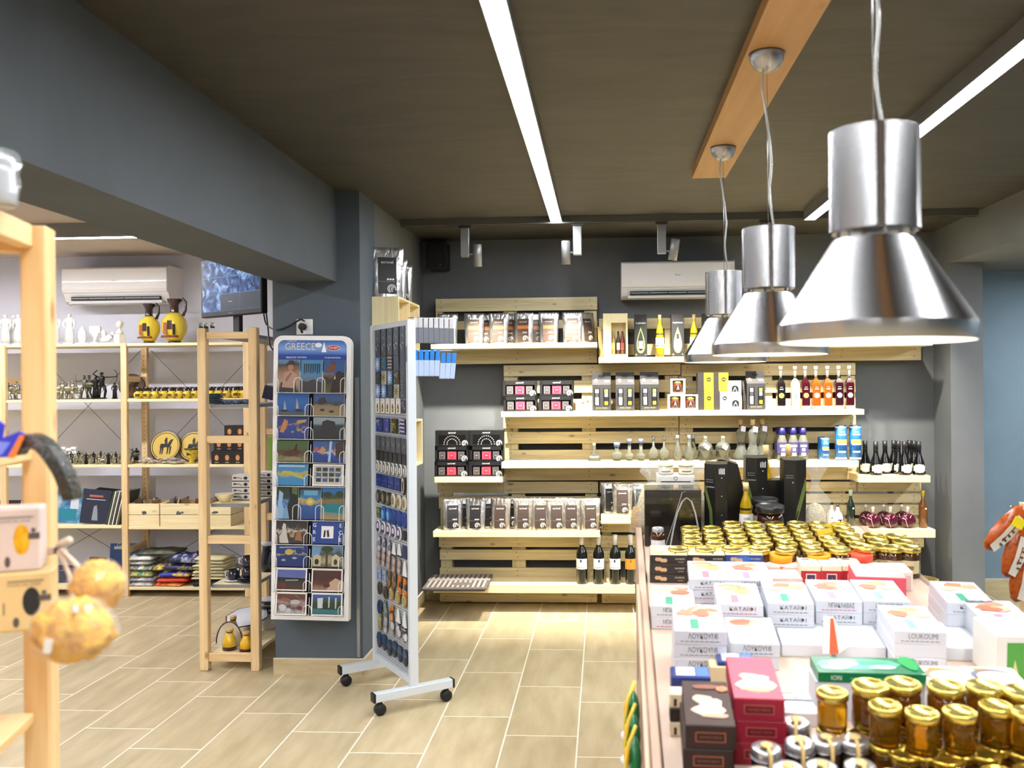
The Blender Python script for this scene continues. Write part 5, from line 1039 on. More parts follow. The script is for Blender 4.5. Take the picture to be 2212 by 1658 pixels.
CP = cup(); o = tag(G().lathe([(0, 0), (.03, 0), (.055, .01), (.054, .012), (0, .004)], 22, CW).build('saucer'), 'pale saucer under the left cup', 'saucer'); sx = inr(505, 'c', 4.60, 1240); o.location = sx
CP.at((sx[0], sx[1], sx[2] + .005), -.1, 'navy cup with pale handle on the pale saucer')
s2 = inr(536, 'c', 4.58, 1240)
for j in range(3): o = tag(G().lathe([(0, 0), (.03, 0), (.055, .01), (.054, .012), (0, .004)], 22, NV).build('saucer'), 'navy saucer under the stacked cups, %s from the bottom' % ORD[j], 'saucer', 'stacked navy saucers'); o.location = (s2[0], s2[1], s2[2] + .0085 * j)
CP.at((s2[0] - .002, s2[1], s2[2] + .024), 2.8, 'lower one of the two stacked navy cups'); CP.at((s2[0] + .0, s2[1], s2[2] + .08), 0, 'upper one of the two stacked navy cups')
for j, (px, hh, c) in enumerate(((577, .14, NV), (590, .11, NV))):
    Y = 4.85; o = thing('navy_jug', 'dark navy jug at the right end of the rack, %s of two' % ('left', 'right')[j], 'jug', (XY(px, Y, 1230), Y, ZR['c'])); G().lathe([(0, 0), (.03, 0), (.038, .04), (.03, .09), (.024, hh - .01), (.028, hh), (.02, hh), (0, hh * .9)], 18, c).build('jug_body', o); G().tube([(.026, 0, hh * .9), (.05, 0, hh * .7), (.034, 0, hh * .35)], .005, 8, CW).build('handle', o)
    if j == 0: G().lathe([(0, 0), (.04, .004), (.045, .016), (0, .02)], 18, CW, (0, 0, hh + .001)).build('lid', o)
# yellow tea set on the bottom
YE = M((222, 180, 24), .15, coat=.6); BRN = M((62, 26, 16), .25, coat=.4)
def shaker(px, Y, lb, r=.037, h=.112):
    o = thing('yellow_shaker', lb, 'shaker', inr(px, 'd', Y, 1390)); G().lathe([(0, 0), (r, 0), (r, h * .14), (r * 1.0, h * .18)], 20, BRN).build('brown_foot', o); G().lathe([(r, h * .18), (r * .92, h * .45), (r * .5, h * .74), (r * .42, h * .8)], 20, YE).build('shaker_body', o); G().lathe([(r * .42, h * .79), (r * .5, h * .84), (0, h * .86)], 16, BRN).build('neck_ring', o); G().cyl((0, 0, h * .85), r * .52, h * .13, 14, M((200, 170, 110), .6)).build('cork', o); return o
shaker(496, 4.57, 'yellow shaker inside the white shell holder, left'); shaker(532, 4.54, 'yellow shaker beside the post, right', .034, .105)
shaker(504, 4.72, 'yellow shaker standing at the back behind the holder', .034, .14)
o = thing('shell_holder', 'white rounded holder with brown edge behind the left shaker', 'holder', inr(496, 'd', 4.64, 1390)); g = G(); P_ = [(.072 * math.cos(t), .0 + .115 * math.sin(t)) for t in [PI * k / 14 for k in range(15)]]; P_ = [(p[0], max(p[1], 0) + .012) for p in P_]; g.prism([(-.06, .0), (.06, 0)] + P_, 1, 0, .006, M((226, 220, 206), .3)); g.build('shell_panel', o); G().tube([(p[0], -.002, p[1]) for p in P_], .003, 6, BRN).build('brown_edge', o)
o = thing('white_plate', 'white octagonal plate lying tilted behind the shakers', 'plate', inr(535, 'd', 4.86, 1390)); o.rotation_euler = (.25, 0, 0); o.location.z += .085; g = G(); g.lathe([(0, 0), (.09, .004), (.12, .012), (.115, .015), (0, .006)], 8, CW); g.build('plate_disc', o); g = G(); g.lathe([(.118, .011), (.123, .013), (.115, .016)], 8, BRN, cap=False); g.build('brown_rim', o); g = G(); g.lathe([(0, -.075), (.03, -.07), (.03, .002), (0, .003)], 10, CW); g.build('plate_foot', o)
for j in range(7):
    o = tag(G().lathe([(0, 0), (.03, 0), (.06, .014), (.062, .016), (.03, .004), (0, .004)], 22, (M((225, 225, 228), .25), M((50, 54, 66), .25))[j % 2]).build('rimmed_plate'), 'small plate in the black and white stack, %s from the bottom' % ORD[j], 'plate', 'black and white stacked plates'); Y = 4.98; o.location = (XY(583, Y, 1350), Y, ZR['d'] + .075 + .013 * j)
g = G(); g.lathe([(0, 0), (.04, 0), (.05, .02), (.055, .074), (0, .074)], 20, M((225, 225, 228), .25)); o = tag(g.build('white_bowl'), 'white bowl under the black and white plate stack', 'bowl'); o.location = (XY(583, 4.98, 1350), 4.98, ZR['d'])
o = thing('green_box', 'green and white box peeking between the rack and the postcards', 'box', (XY(578, 5.4, 980), 5.42, 0)); g = G(); g.bb(-.03, .05, 0, .06, .9, 1.15, .002, M((120, 160, 60), .4)); g.build('carton', o); g = G(); g.bb(-.025, .045, .01, .05, 0, .899, .003, M((60, 60, 62), .5)); g.build('display_stand', o)
# ================================================================ POSTCARD RACK
def pic(name, cols, stops, h, amp=.5, sc=18, rough=.55, seed=0, ax=2):
    """printed picture: bands along z broken up by noise"""
    m, nt, b = nodes_mat(name, rough); L = nt.links.new; tc = N(nt, 'ShaderNodeTexCoord'); sp = N(nt, 'ShaderNodeSeparateXYZ'); L(tc.outputs['Object'], sp.inputs[0])
    mp = N(nt, 'ShaderNodeMapping'); mp.inputs['Location'].default_value = (seed * 3.1, seed, 0); L(tc.outputs['Object'], mp.inputs[0])
    nz = N(nt, 'ShaderNodeTexNoise'); nz.inputs['Scale'].default_value = sc * 1.7; nz.inputs['Detail'].default_value = 7; nz.inputs['Roughness'].default_value = .65; L(mp.outputs[0], nz.inputs['Vector'])
    d = N(nt, 'ShaderNodeMath', operation='MULTIPLY'); L(sp.outputs[ax], d.inputs[0]); d.inputs[1].default_value = 1 / h
    s = N(nt, 'ShaderNodeMath', operation='MULTIPLY_ADD'); L(nz.outputs[0], s.inputs[0]); s.inputs[1].default_value = amp; L(d.outputs[0], s.inputs[2])
    s2 = N(nt, 'ShaderNodeMath', operation='SUBTRACT'); L(s.outputs[0], s2.inputs[0]); s2.inputs[1].default_value = amp / 2
    cr = N(nt, 'ShaderNodeValToRGB'); e = cr.color_ramp.elements; e[0].position = stops[0]; e[0].color = lin(cols[0]); e[1].position = stops[-1]; e[1].color = lin(cols[-1])
    for p, c in list(zip(stops, cols))[1:-1]: k = e.new(p); k.color = lin(c)
    L(s2.outputs[0], cr.inputs[0]); L(cr.outputs[0], b.inputs['Base Color']); return m
YQ = 4.31
pl, pr_ = at_y(587, 1337, YQ), at_y(754, 1337, YQ); cx = (pl.x + pr_.x) / 2; RWd = pr_.x - pl.x; RHt = at_y(680, 725, YQ).z - pl.z
rk = thing('postcard_rack', 'white framed postcard rack with a blue header hanging on the column', 'postcard rack', (cx, YQ, pl.z)); rk.rotation_euler = (0, .019, 0)
WM = M((226, 228, 230), .35); hx = RWd / 2; BKP = M((22, 26, 34), .6)
R_ = .045
def rr(hx, z0, z1, r, n=6):
    P = [(-hx, z0), (hx, z0)]
    for k in range(n + 1): a = PI / 2 * k / n; P.append((hx - r + r * math.cos(a), z1 - r + r * math.sin(a)))
    for k in range(n + 1): a = PI / 2 + PI / 2 * k / n; P.append((-hx + r + r * math.cos(a), z1 - r + r * math.sin(a)))
    return P
po, pi_ = rr(hx, 0, RHt, R_), rr(hx - .022, .022, RHt - .022, R_ - .014); n = len(po); g = G()
vs = [(p[0], -.012, p[1]) for p in po] + [(p[0], -.012, p[1]) for p in pi_] + [(p[0], .03, p[1]) for p in po] + [(p[0], .03, p[1]) for p in pi_]
fs = []
for i in range(n): j = (i + 1) % n; fs += [(i, j, n + j, n + i), (2 * n + j, 2 * n + i, 3 * n + i, 3 * n + j), (j, i, 2 * n + i, 2 * n + j), (n + i, n + j, 3 * n + j, 3 * n + i)]
g.add(vs, fs, WM); g.build('frame', rk); G().box(-hx + .02, hx - .02, .022, .029, .02, RHt - .05, BKP).build('back_panel', rk)
G().box(-.05, .05, .03, 4.44 - YQ - .001, RHt * .3, RHt * .6, M((70, 80, 90), .6)).build('wall_bracket', rk)
zpx = lambda py: (1337 - py) / (1337 - 725) * RHt       # picture row -> height on the rack
upx = lambda px, py: (px - (754 + 587) / 2 - (1337 - py) / 612 * 17) / 167 * RWd
# header
g = G(); hd = rr(hx - .0225, zpx(778), RHt - .0225, R_ - .015); g.prism(hd, 1, -.008, -.004, pic('header_blue', [(30, 66, 140), (44, 90, 170), (110, 150, 205), (40, 90, 170)], [0, .3, .55, 1], .1, .15, 6)); HDR = g.build('header_panel', rk)
# move gradient: header object coordinates start at its lower edge
for v in HDR.data.vertices: v.co.z -= zpx(778)
HDR.location.z = zpx(778)
text('GREECE', M((205, 196, 186), .4), rk, (-.062, -.0086, zpx(749)), w=.15, h=.034); text('Touch of', M((220, 225, 240)), rk, (-.105, -.0086, zpx(736)), w=.05)
g = G(); g.fe(.105, zpx(751), .034, .0125, -.0088, WHITE, 20); g.fe(.105, zpx(751), .032, .011, -.0092, M((170, 30, 40), .4), 20); g.fp([(.045, zpx(760)), (.07, zpx(760)), (.058, zpx(738))], -.0088, WHITE); g.fe(.03, zpx(745), .018, .012, -.0088, M((220, 225, 235)), 9); g.fr(-hx + .024, hx - .024, zpx(778), zpx(766), -.0088, M((24, 60, 136))); g.build('header_print', rk)
text("TOUBI'S", WHITE, rk, (.105, -.0096, zpx(751)), w=.05); text('ΕΚΔΟΣΕΙΣ ΤΟΥΜΠΗ', WHITE, rk, (-.08, -.0092, zpx(772)), w=.1); text('TOUBI\'S EDITIONS', WHITE, rk, (.1, -.0092, zpx(772)), w=.08)
WIR = M((228, 230, 232), .35)
def loops(pys, pyb, cols, portrait):
    """pocket wires for a row: bottom rail and arches"""
    zb, zt = zpx(pyb), zpx(pyb) + (.075 if portrait else .058)
    g = G(); g.tube([(-hx + .022, -.05, zb), (hx - .022, -.05, zb)], .0015, 6, WIR); g.tube([(-hx + .022, .0, zb - .002), (-hx + .022, -.05, zb)], .0015, 6, WIR); g.tube([(hx - .022, 0, zb - .002), (hx - .022, -.05, zb)], .0015, 6, WIR)
    for c in cols:
        w = .02; ptsA = [(c - w, -.05, zb)] + [(c - w * math.cos(a), -.05, zt - w + w * math.sin(a)) for a in [PI * k / 8 for k in range(9)]] + [(c + w, -.05, zb)]
        ptsA = [(max(-hx + .018, min(hx - .018, p[0])), p[1], p[2]) for p in ptsA]; g.tube(ptsA, .0015, 6, WIR)
    g.build('wire_pocket', rk)
    g = G()
    for c in cols: g.tube([(max(-hx + .02, min(hx - .02, c)), -.025, zb), (max(-hx + .02, min(hx - .02, c)), -.018, zt + .03)], .0014, 6, WIR)
    g.build('divider_wire', rk)
B_ = (28, 84, 160); 
cards = [  # portrait?, top, bottom px, list of (desc, cols, stops, amp, scale)
 (1, 777, 848, [('a man in a hat playing', [(60, 54, 50), (196, 164, 140), (170, 130, 96), (60, 60, 50), (110, 150, 190)], [0, .3, .6, .85, .95], .4, 16), ('octopuses drying on a line', [(60, 66, 76), (110, 130, 150), (90, 150, 200), (60, 50, 50), (70, 150, 200)], [0, .4, .62, .72, .82], .35, 30), ('a donkey under a blue sky', [(96, 100, 50), (60, 46, 40), (150, 120, 90), (50, 90, 160)], [.1, .4, .6, .75], .5, 18)]),
 (0, 850, 897, [('sailing boats on a blue sea', [(40, 70, 80), (20, 90, 170), (30, 110, 190), (24, 90, 180)], [0, .2, .6, 1], .3, 20), ('small boats off a beach', [(170, 150, 110), (150, 130, 100), (60, 70, 90), (60, 90, 150)], [0, .45, .55, .7], .2, 30)]),
 (0, 900, 947, [('an orange island map on deep blue', [(26, 60, 150), (30, 70, 160), (200, 140, 80), (24, 60, 140)], [.3, .5, .6, .64], 1.5, 14), ('a dark rock under a pale sky', [(40, 46, 50), (56, 60, 66), (150, 170, 185), (170, 186, 196)], [.2, .6, .7, 1], .5, 8)]),
 (0, 951, 997, [('brown goats on green grass', [(130, 136, 80), (90, 50, 30), (70, 100, 40), (70, 110, 50)], [.15, .4, .62, 1], .7, 20), ('blue sea beside white houses', [(30, 70, 150), (40, 90, 180), (210, 215, 225), (160, 100, 90), (60, 100, 170)], [.25, .45, .55, .62, .75], 1.2, 14)]),
 (0, 1001, 1048, [('a long yellow island map on light blue', [(60, 150, 210), (70, 160, 215), (190, 180, 80), (196, 186, 90), (64, 150, 210)], [.3, .42, .5, .56, .66], .5, 9), ('many small pictures on white', [(226, 224, 220), (220, 218, 214), (60, 70, 80), (222, 222, 220)], [.3, .5, .56, .62], 2.0, 40)]),
 (1, 1051, 1120, [('icicle like blue cliffs', [(130, 180, 225), (110, 160, 215), (60, 100, 170), (30, 60, 40)], [.2, .45, .55, .65], 1.3, 14), ('a golden sun over blue water', [(30, 70, 150), (40, 100, 170), (210, 180, 80), (60, 140, 200), (50, 70, 60)], [0, .4, .6, .66, 1], .6, 22), ('a turquoise bay with pines', [(190, 160, 110), (40, 150, 160), (110, 100, 70), (60, 80, 50), (50, 120, 200)], [0, .35, .5, .75, .85], .3, 14)]),
 (0, 1124, 1172, [('a white seated statue', [(60, 54, 50), (150, 110, 80), (226, 222, 215), (50, 46, 44)], [.35, .5, .56, .7], 1.4, 12), ('two figures between the letters of GREECE', [(34, 74, 160), (40, 80, 170)], [.2, .8], .3, 10)]),
 (0, 1176, 1222, [('a golden blossom map on dark blue', [(16, 50, 120), (24, 70, 150), (206, 180, 90), (20, 60, 140)], [.3, .5, .62, .68], 1.2, 16), ('a stone arch among trees', [(120, 110, 80), (196, 188, 160), (60, 80, 40), (120, 160, 210)], [.1, .35, .6, .85], .7, 16)]),
 (0, 1226, 1274, [('a town under a violet sky', [(90, 50, 46), (50, 60, 50), (200, 200, 205), (120, 130, 190)], [.1, .45, .6, .7], .5, 20), ('a dark red cave', [(190, 150, 130), (110, 60, 50), (80, 44, 40), (90, 52, 46)], [.05, .3, .6, 1], .6, 12)]),
 (0, 1278, 1326, [('red rocks and white stones', [(200, 200, 205), (90, 70, 76), (190, 170, 165), (120, 70, 60)], [.1, .35, .5, .7], 1.2, 18), ('white columns in a green garden', [(60, 110, 130), (30, 70, 40), (40, 80, 50), (70, 110, 190)], [.1, .35, .6, .85], .4, 12)])]
from mathutils import Matrix as MX
RM = MX.Translation(rk.location) @ Euler((0, .019, 0)).to_matrix().to_4x4()
# motifs: (kind, colour, numbers) in card fractions  E=ellipse cx cy rx ry, P=polygon
MOT = {1: [('P', (50, 52, 52), (.1, 0, .9, 0, .85, .3, .15, .3)), ('P', (186, 150, 132), (.2, .15, .8, .12, .88, .55, .6, .68, .3, .6)), ('E', (176, 132, 100), (.58, .76, .14, .1)), ('P', (56, 50, 44), (.38, .84, .82, .84, .7, .98, .5, .98)), ('P', (150, 110, 80), (.35, .4, .6, .62, .66, .58, .42, .3))],
 2: [('P', (70, 140, 190), (0, .5, 1, .5, 1, 1, 0, 1))] + [('P', (44, 36, 36), (.14 + .1 * k, .88, .2 + .1 * k, .88, .19 + .1 * k, .55 + .04 * (k % 3), .15 + .1 * k, .6)) for k in range(8)] + [('P', (60, 60, 66), (.0, 0, 1, 0, 1, .3, .6, .4, .3, .32, 0, .36))],
 3: [('P', (50, 90, 150), (0, .6, 1, .6, 1, 1, 0, 1)), ('P', (48, 38, 34), (.35, 0, .98, 0, .98, .6, .7, .68, .5, .55)), ('P', (120, 74, 44), (.12, .68, .3, .62, .55, .7, .6, .84, .42, .9, .25, .82)), ('P', (96, 60, 40), (.35, .86, .32, .99, .42, .9)), ('P', (96, 60, 40), (.48, .88, .52, 1.0, .56, .86)), ('P', (200, 200, 200), (.5, .4, .58, .42, .55, .56))],
 4: [('E', (30, 34, 44), (.22, .2, .12, .05)), ('P', (160, 170, 180), (.2, .24, .22, .7, .3, .26)), ('E', (40, 40, 46), (.7, .22, .13, .06)), ('P', (180, 170, 150), (.6, .3, .62, .8, .7, .3)), ('P', (90, 90, 80), (0, 0, 1, 0, 1, .1, 0, .14))],
 5: [('P', (50, 46, 50), (.1, .55, .3, .5, .45, .6, .35, .85, .2, .8)), ('E', (60, 54, 46), (.3, .25, .08, .06)), ('E', (60, 54, 46), (.6, .18, .09, .06)), ('E', (70, 60, 50), (.75, .5, .1, .05))],
 6: [('P', (196, 132, 76), (.08, .3, .2, .25, .3, .5, .34, .8, .22, .9, .14, .6)), ('P', (180, 160, 80), (.6, .7, .9, .75, .95, .88, .65, .85)), ('E', (150, 150, 70), (.7, .4, .08, .06)), ('E', (140, 150, 80), (.5, .3, .05, .05)), ('E', (190, 150, 90), (.85, .3, .06, .04))],
 7: [('P', (44, 46, 50), (.15, 0, .85, 0, .78, .35, .7, .8, .45, .88, .3, .8, .25, .4))],
 8: [('P', (80, 44, 28), (.15, .3, .4, .25, .7, .3, .75, .5, .6, .6, .3, .52)), ('P', (60, 32, 24), (.52, .5, .6, .82, .66, .84, .64, .5)), ('P', (150, 130, 110), (.2, .1, .8, .08, .75, .2, .3, .22))],
 9: [('P', (170, 200, 225), (.5, 0, .58, 0, .62, 1, .54, 1)), ('P', (190, 150, 110), (.2, .45, .35, .35, .42, .6, .3, .75)), ('P', (70, 56, 50), (.75, .2, 1, .25, 1, 1, .72, .9)), ('E', (180, 90, 80), (.12, .6, .08, .12))],
 10: [('P', (190, 180, 84), (.1, .5, .3, .56, .5, .46, .7, .36, .92, .28, .88, .42, .68, .52, .45, .66, .2, .68)), ('P', (200, 210, 225), (.05, .86, .9, .86, .9, .93, .05, .93))],
 11: [('P', ((50, 60, 70), (80, 100, 140), (70, 80, 50))[k % 3], (x, y, x + .18, y, x + .18, y + .2, x, y + .2)) for k, (x, y) in enumerate([(.08 + .23 * (j % 4), .14 + .28 * (j // 4)) for j in range(12)])],
 12: [('P', (20, 26, 24), (.62, 0, 1, 0, 1, 1, .55, 1, .6, .6, .5, .4)), ('P', (150, 190, 226), (.05, 0, .3, 0, .35, .3, .25, .5, .3, .8, .1, .9)), ('P', (90, 110, 60), (.7, .8, .95, .75, .95, 1, .7, 1))],
 13: [('E', (206, 180, 84), (.5, .55, .2, .12)), ('P', (100, 170, 210), (.2, .75, .85, .75, .85, .9, .2, .9)), ('P', (60, 40, 40), (0, .92, 1, .92, 1, 1, 0, 1)), ('E', (226, 206, 120), (.5, .55, .1, .06))],
 14: [('E', (40, 60, 36), (.25, .78, .22, .09)), ('E', (44, 66, 40), (.8, .8, .18, .1)), ('P', (30, 130, 140), (.1, .25, .95, .2, .9, .5, .2, .52)), ('P', (130, 110, 80), (0, .5, 1, .5, 1, .66, 0, .62))],
 15: [('P', (206, 202, 196), (.12, 0, .42, 0, .36, .3, .32, .6, .3, .86, .22, .9, .18, .7, .2, .5, .1, .3)), ('P', (160, 110, 76), (.6, .15, .85, .1, .8, .5, .72, .62, .66, .45)), ('E', (170, 140, 110), (.52, .35, .08, .1))],
 17: [('E', (200, 176, 84), (.42, .68, .14, .14)), ('E', (170, 180, 190), (.6, .4, .08, .05)), ('E', (170, 180, 190), (.25, .3, .07, .05)), ('P', (170, 176, 180), (.1, .86, .9, .9, .9, .95, .1, .92))],
 18: [('P', (120, 160, 205), (0, .5, .25, .5, .3, 1, 0, 1)), ('P', (196, 186, 156), (.05, .05, .3, .05, .3, .5, .18, .6, .05, .5)), ('E', (50, 44, 36), (.17, .25, .07, .14)), ('P', (84, 60, 40), (.45, 0, .53, 0, .52, .7, .46, .7)), ('E', (50, 74, 34), (.5, .85, .2, .14)), ('P', (206, 198, 170), (.65, .05, .9, .05, .9, .5, .78, .62, .66, .5)), ('E', (70, 60, 50), (.78, .25, .06, .14))],
 19: [('P', (96, 110, 180), (0, .62, 1, .62, 1, 1, 0, 1)), ('P', (34, 44, 36), (0, .4, 1, .44, 1, .6, 0, .62)), ('P', (210, 212, 216), (.3, .44, .75, .46, .75, .5, .3, .48)), ('P', (100, 54, 46), (0, 0, .3, 0, .36, .3, 0, .38))],
 20: [('P', (206, 176, 150), (.5, 0, 1, 0, 1, .5, .8, .62, .6, .4)), ('E', (90, 46, 40), (.5, .24, .12, .12))],
 21: [('E', (214, 214, 218), (.2, .3, .14, .18)), ('E', (206, 206, 212), (.42, .16, .1, .12)), ('E', (150, 100, 90), (.3, .7, .16, .1)), ('E', (190, 196, 200), (.65, .6, .18, .12)), ('E', (120, 60, 60), (.8, .3, .1, .12))],
 22: [('P', (214, 220, 226), (.18, .3, .36, .32, .36, .85, .16, .82)), ('P', (220, 214, 196), (.56, .35, .6, .35, .61, .9, .55, .9)), ('P', (220, 214, 196), (.8, .3, .84, .3, .85, .85, .79, .85)), ('P', (60, 120, 130), (0, .08, 1, .05, 1, .22, 0, .28)), ('E', (30, 60, 34), (.45, .45, .1, .2))]}
ci = 0
for port, t, b_, lst in cards:
    nC = len(lst); iw = 2 * (hx - .024); hgt = zpx(t) - zpx(b_) - .002
    cxs = [(-iw / 2 + iw * (k + .5) / nC) for k in range(nC)]
    for k, (ds, cols, st, amp, sc) in enumerate(lst):
        ci += 1; wc = iw / nC - (.006 if port else .016)
        if not port: cxs[k] += (-.004 if k == 0 else .004)
        g = G(); mt = pic('card_picture_%d' % ci, [tuple(int(c_ * .78) for c_ in k_) for k_ in cols], st, hgt, amp, sc, seed=ci); g.box(-wc / 2, wc / 2, 0, .006, 0, hgt, M((230, 230, 226), .5)); g.fr(-wc / 2, wc / 2, 0, hgt, -.0004, mt) if ci not in (11, 19, 20, 21, 22, 23, 24) else g.fr(-wc / 2 + .006, wc / 2 - .006, .006, hgt - .006, -.0004, mt)  # picture colours darkened to stand for the shade on the rack
        o = tag(g.build('postcard'), 'postcard of %s, in the white rack' % ds, 'postcard', 'postcards in the white rack')
        mm = RM @ MX.Translation((cxs[k], -.03, zpx(b_) + .003)) @ MX.Rotation(-.10, 4, 'X'); o.location = mm.to_translation(); o.rotation_euler = mm.to_euler()
        if ci in MOT:
            g = G(); wi, hi, o0, h0 = (wc, hgt, 0, 0) if ci not in (11, 19, 20, 21, 22) else (wc - .014, hgt - .014, 0, .007)
            for li, (kd, c_, v_) in enumerate(MOT[ci]):
                yy = -.0007 - .00025 * li; mt_ = M([int(q_ * .85) for q_ in c_], .55)
                if kd == 'E': g.fe((v_[0] - .5) * wi, h0 + v_[1] * hi, v_[2] * wi, v_[3] * hi, yy, mt_, 12)
                else: g.fp([((v_[k_] - .5) * wi, h0 + v_[k_ + 1] * hi) for k_ in range(0, len(v_), 2)], yy, mt_)
            g.build('picture_motif', o)
        if 'letters' in ds:
            g = G(); g.fr(-.03, .03, hgt * .25, hgt * .8, -.001, M((215, 215, 218))); g.fp([(-.02, hgt * .3), (-.01, hgt * .3), (-.008, hgt * .6), (-.016, hgt * .62)], -.0014, BLACK); g.fp([(.0, hgt * .3), (.012, hgt * .32), (.006, hgt * .64), (-.004, hgt * .6)], -.0014, DGREY); g.build('centre_picture', o)
            for s, ws in ((-1, 'GRE'), (1, 'ECE')):
                for q, ch in enumerate(ws): text(ch, WHITE, o, (s * wc * .42, -.001, hgt * (.83 - .32 * q)), h=.018)
    edges = [-hx + .02] + [(cxs[k] + cxs[k + 1]) / 2 for k in range(nC - 1)] + [hx - .02]
    loops(t, b_, edges, port)
# ================================================================ PEGBOARD STAND
A0 = Vector((-1.128, 4.36, 0)); A1 = at_z(893, 1506, 0.0); A1 = Vector((XY(891, 3.985, 1200), 3.985, 0)); dv = A1 - A0; PWid = dv.length; pang = math.atan2(dv.y, dv.x)
st = thing('pegboard_stand', 'white perforated board on castors hung with souvenir magnets', 'display stand', A0, pang)
ZT, ZBt = at_y(890, 690, 3.985).z, at_y(893, 1478, 3.985).z
PWt = M((205, 214, 222), .35)
def pegmat():
    m, nt, b = nodes_mat('perforated_sheet', .4); L = nt.links.new; tc = N(nt, 'ShaderNodeTexCoord'); sp = N(nt, 'ShaderNodeSeparateXYZ'); L(tc.outputs['Object'], sp.inputs[0])
    def ax(o):
        a = N(nt, 'ShaderNodeMath', operation='MULTIPLY'); L(o, a.inputs[0]); a.inputs[1].default_value = 1 / .0125; f = N(nt, 'ShaderNodeMath', operation='FRACT'); L(a.outputs[0], f.inputs[0]); s = N(nt, 'ShaderNodeMath', operation='SUBTRACT'); L(f.outputs[0], s.inputs[0]); s.inputs[1].default_value = .5; p = N(nt, 'ShaderNodeMath', operation='ABSOLUTE'); L(s.outputs[0], p.inputs[0]); return p.outputs[0]
    mx = N(nt, 'ShaderNodeMath', operation='MAXIMUM'); L(ax(sp.outputs[0]), mx.inputs[0]); L(ax(sp.outputs[2]), mx.inputs[1]); lt = N(nt, 'ShaderNodeMath', operation='LESS_THAN'); L(mx.outputs[0], lt.inputs[0]); lt.inputs[1].default_value = .24
    mi = N(nt, 'ShaderNodeMix', data_type='RGBA'); L(lt.outputs[0], mi.inputs['Factor']); mi.inputs['A'].default_value = lin((178, 188, 196)); mi.inputs['B'].default_value = lin((58, 64, 70)); L(mi.outputs['Result'], b.inputs['Base Color']); return m
for x in (0, PWid): G().bb(x - .012, x + .012, -.02, .02, .095, ZT, .002, PWt).build('post', st)
G().box(.012, PWid - .012, -.001, .001, ZBt + .02, ZT - .02, pegmat()).build('perforated_panel', st)
G().bb(.012, PWid - .012, -.015, .015, ZT - .025, ZT, .002, PWt).build('top_rail', st); G().bb(.012, PWid - .012, -.015, .015, ZBt, ZBt + .03, .002, PWt).build('bottom_rail', st)
for x in (0, PWid):
    fl = .19
    f = G().bb(x - .02, x + .02, -fl, fl, .062, .1, .002, PWt).build('foot', st)
    for s in (-1, 1):
        G().bb(x - .021, x + .021, s * fl - .006, s * fl + .006, .061, .101, .002, BLACK).build('end_cap', f)
        g = G(); g.X = MX.Translation((x, s * (fl - .03), .026)) @ MX.Rotation(PI / 2, 4, 'Y') ; g.lathe([(0, -.018), (.022, -.018), (.026, -.012), (.026, .012), (.022, .018), (0, .018)], 18, BLACK); c = g.build('castor_wheel', f); g = G(); g.cyl((x, s * (fl - .03), .03), .012, .033, 10, BLACK); g.build('castor_fork', c)
g = G(); g.box(PWid - .006, PWid + .006, -.0212, -.0205, ZT - .19, ZT - .12, M((120, 126, 134))); g.build('sticker', st)
SMt = MX.Translation(A0) @ MX.Rotation(pang, 4, 'Z')
zr_ = lambda py: H + (835 - py) * 4.16 / F
q = random.Random(5)
def flatitem(name, shape, w, h, cols, detail=None):
    """front faces -y, hangs from top: local origin at centre"""
    o = thing(name, 'x', 'souvenir'); g = G(); c0 = M(cols[0], .3)
    if shape == 'rect': g.bb(-w / 2, w / 2, -.004, 0, -h / 2, h / 2, .001, c0)
    elif shape == 'round': g.X = MX.Rotation(PI / 2, 4, 'X'); g.lathe([(0, 0), (w / 2 * .96, 0), (w / 2, .003), (w / 2 * .94, .006), (0, .007)], 22, c0); 
    if shape == 'round':
        for i in range(len(g.v)): g.v[i].z *= h / w
        g.X = MX()
    elif shape == 'boat': g.prism([(-w * .5, -h * .42), (w * .5, -h * .42), (w * .36, -h * .5), (-w * .36, -h * .5)], 1, -.008, 0, M(cols[1], .3)); g.prism([(-w * .42, -h * .38), (w * .42, -h * .38), (w * .02, h * .5), (-w * .06, h * .48)], 1, -.006, -.001, c0)
    elif shape == 'lump':
        for k in range(5): g.ball((q.uniform(-w, w) * .25, -.004, h * (.4 - .2 * k)), w * q.uniform(.3, .42), M(cols[k % len(cols)], .4), 7, (1, .4, 1.1))
    g.build('souvenir_body', o)
    if detail: g = G(); detail(g, w, h, cols); g.build('souvenir_picture', o)
    return Proto(o)
def d_rays(g, w, h, c):
    for k in range(12): a = 2 * PI * k / 12; g.fp([(w * .12 * math.cos(a - .2), h * .12 * math.sin(a - .2)), (w * .5 * math.cos(a - .12), h * .48 * math.sin(a - .12)), (w * .5 * math.cos(a + .12), h * .48 * math.sin(a + .12)), (w * .12 * math.cos(a + .2), h * .12 * math.sin(a + .2))][:4], -.0046, M(c[1], .3))
    g.fe(0, 0, w * .2, h * .2, -.0052, M(c[1], .3), 12)
def d_mix(g, w, h, c):
    for k in range(7): g.fe(q.uniform(-.3, .3) * w, q.uniform(-.35, .35) * h, w * q.uniform(.08, .2), h * q.uniform(.05, .14), -.0046 - k * .0002, M(c[1 + k % (len(c) - 1)], .35), 7)
def d_wave(g, w, h, c):
    for k in range(4):
        z = -h * .38 + k * h * .24; g.fp([(-w * .48, z), (-w * .2, z + h * .07), (0, z), (w * .24, z + h * .07), (w * .48, z), (w * .48, z + h * .08), (w * .24, z + h * .15), (0, z + h * .08), (-w * .2, z + h * .15), (-w * .48, z + h * .08)], -.0046, M(c[1], .35))
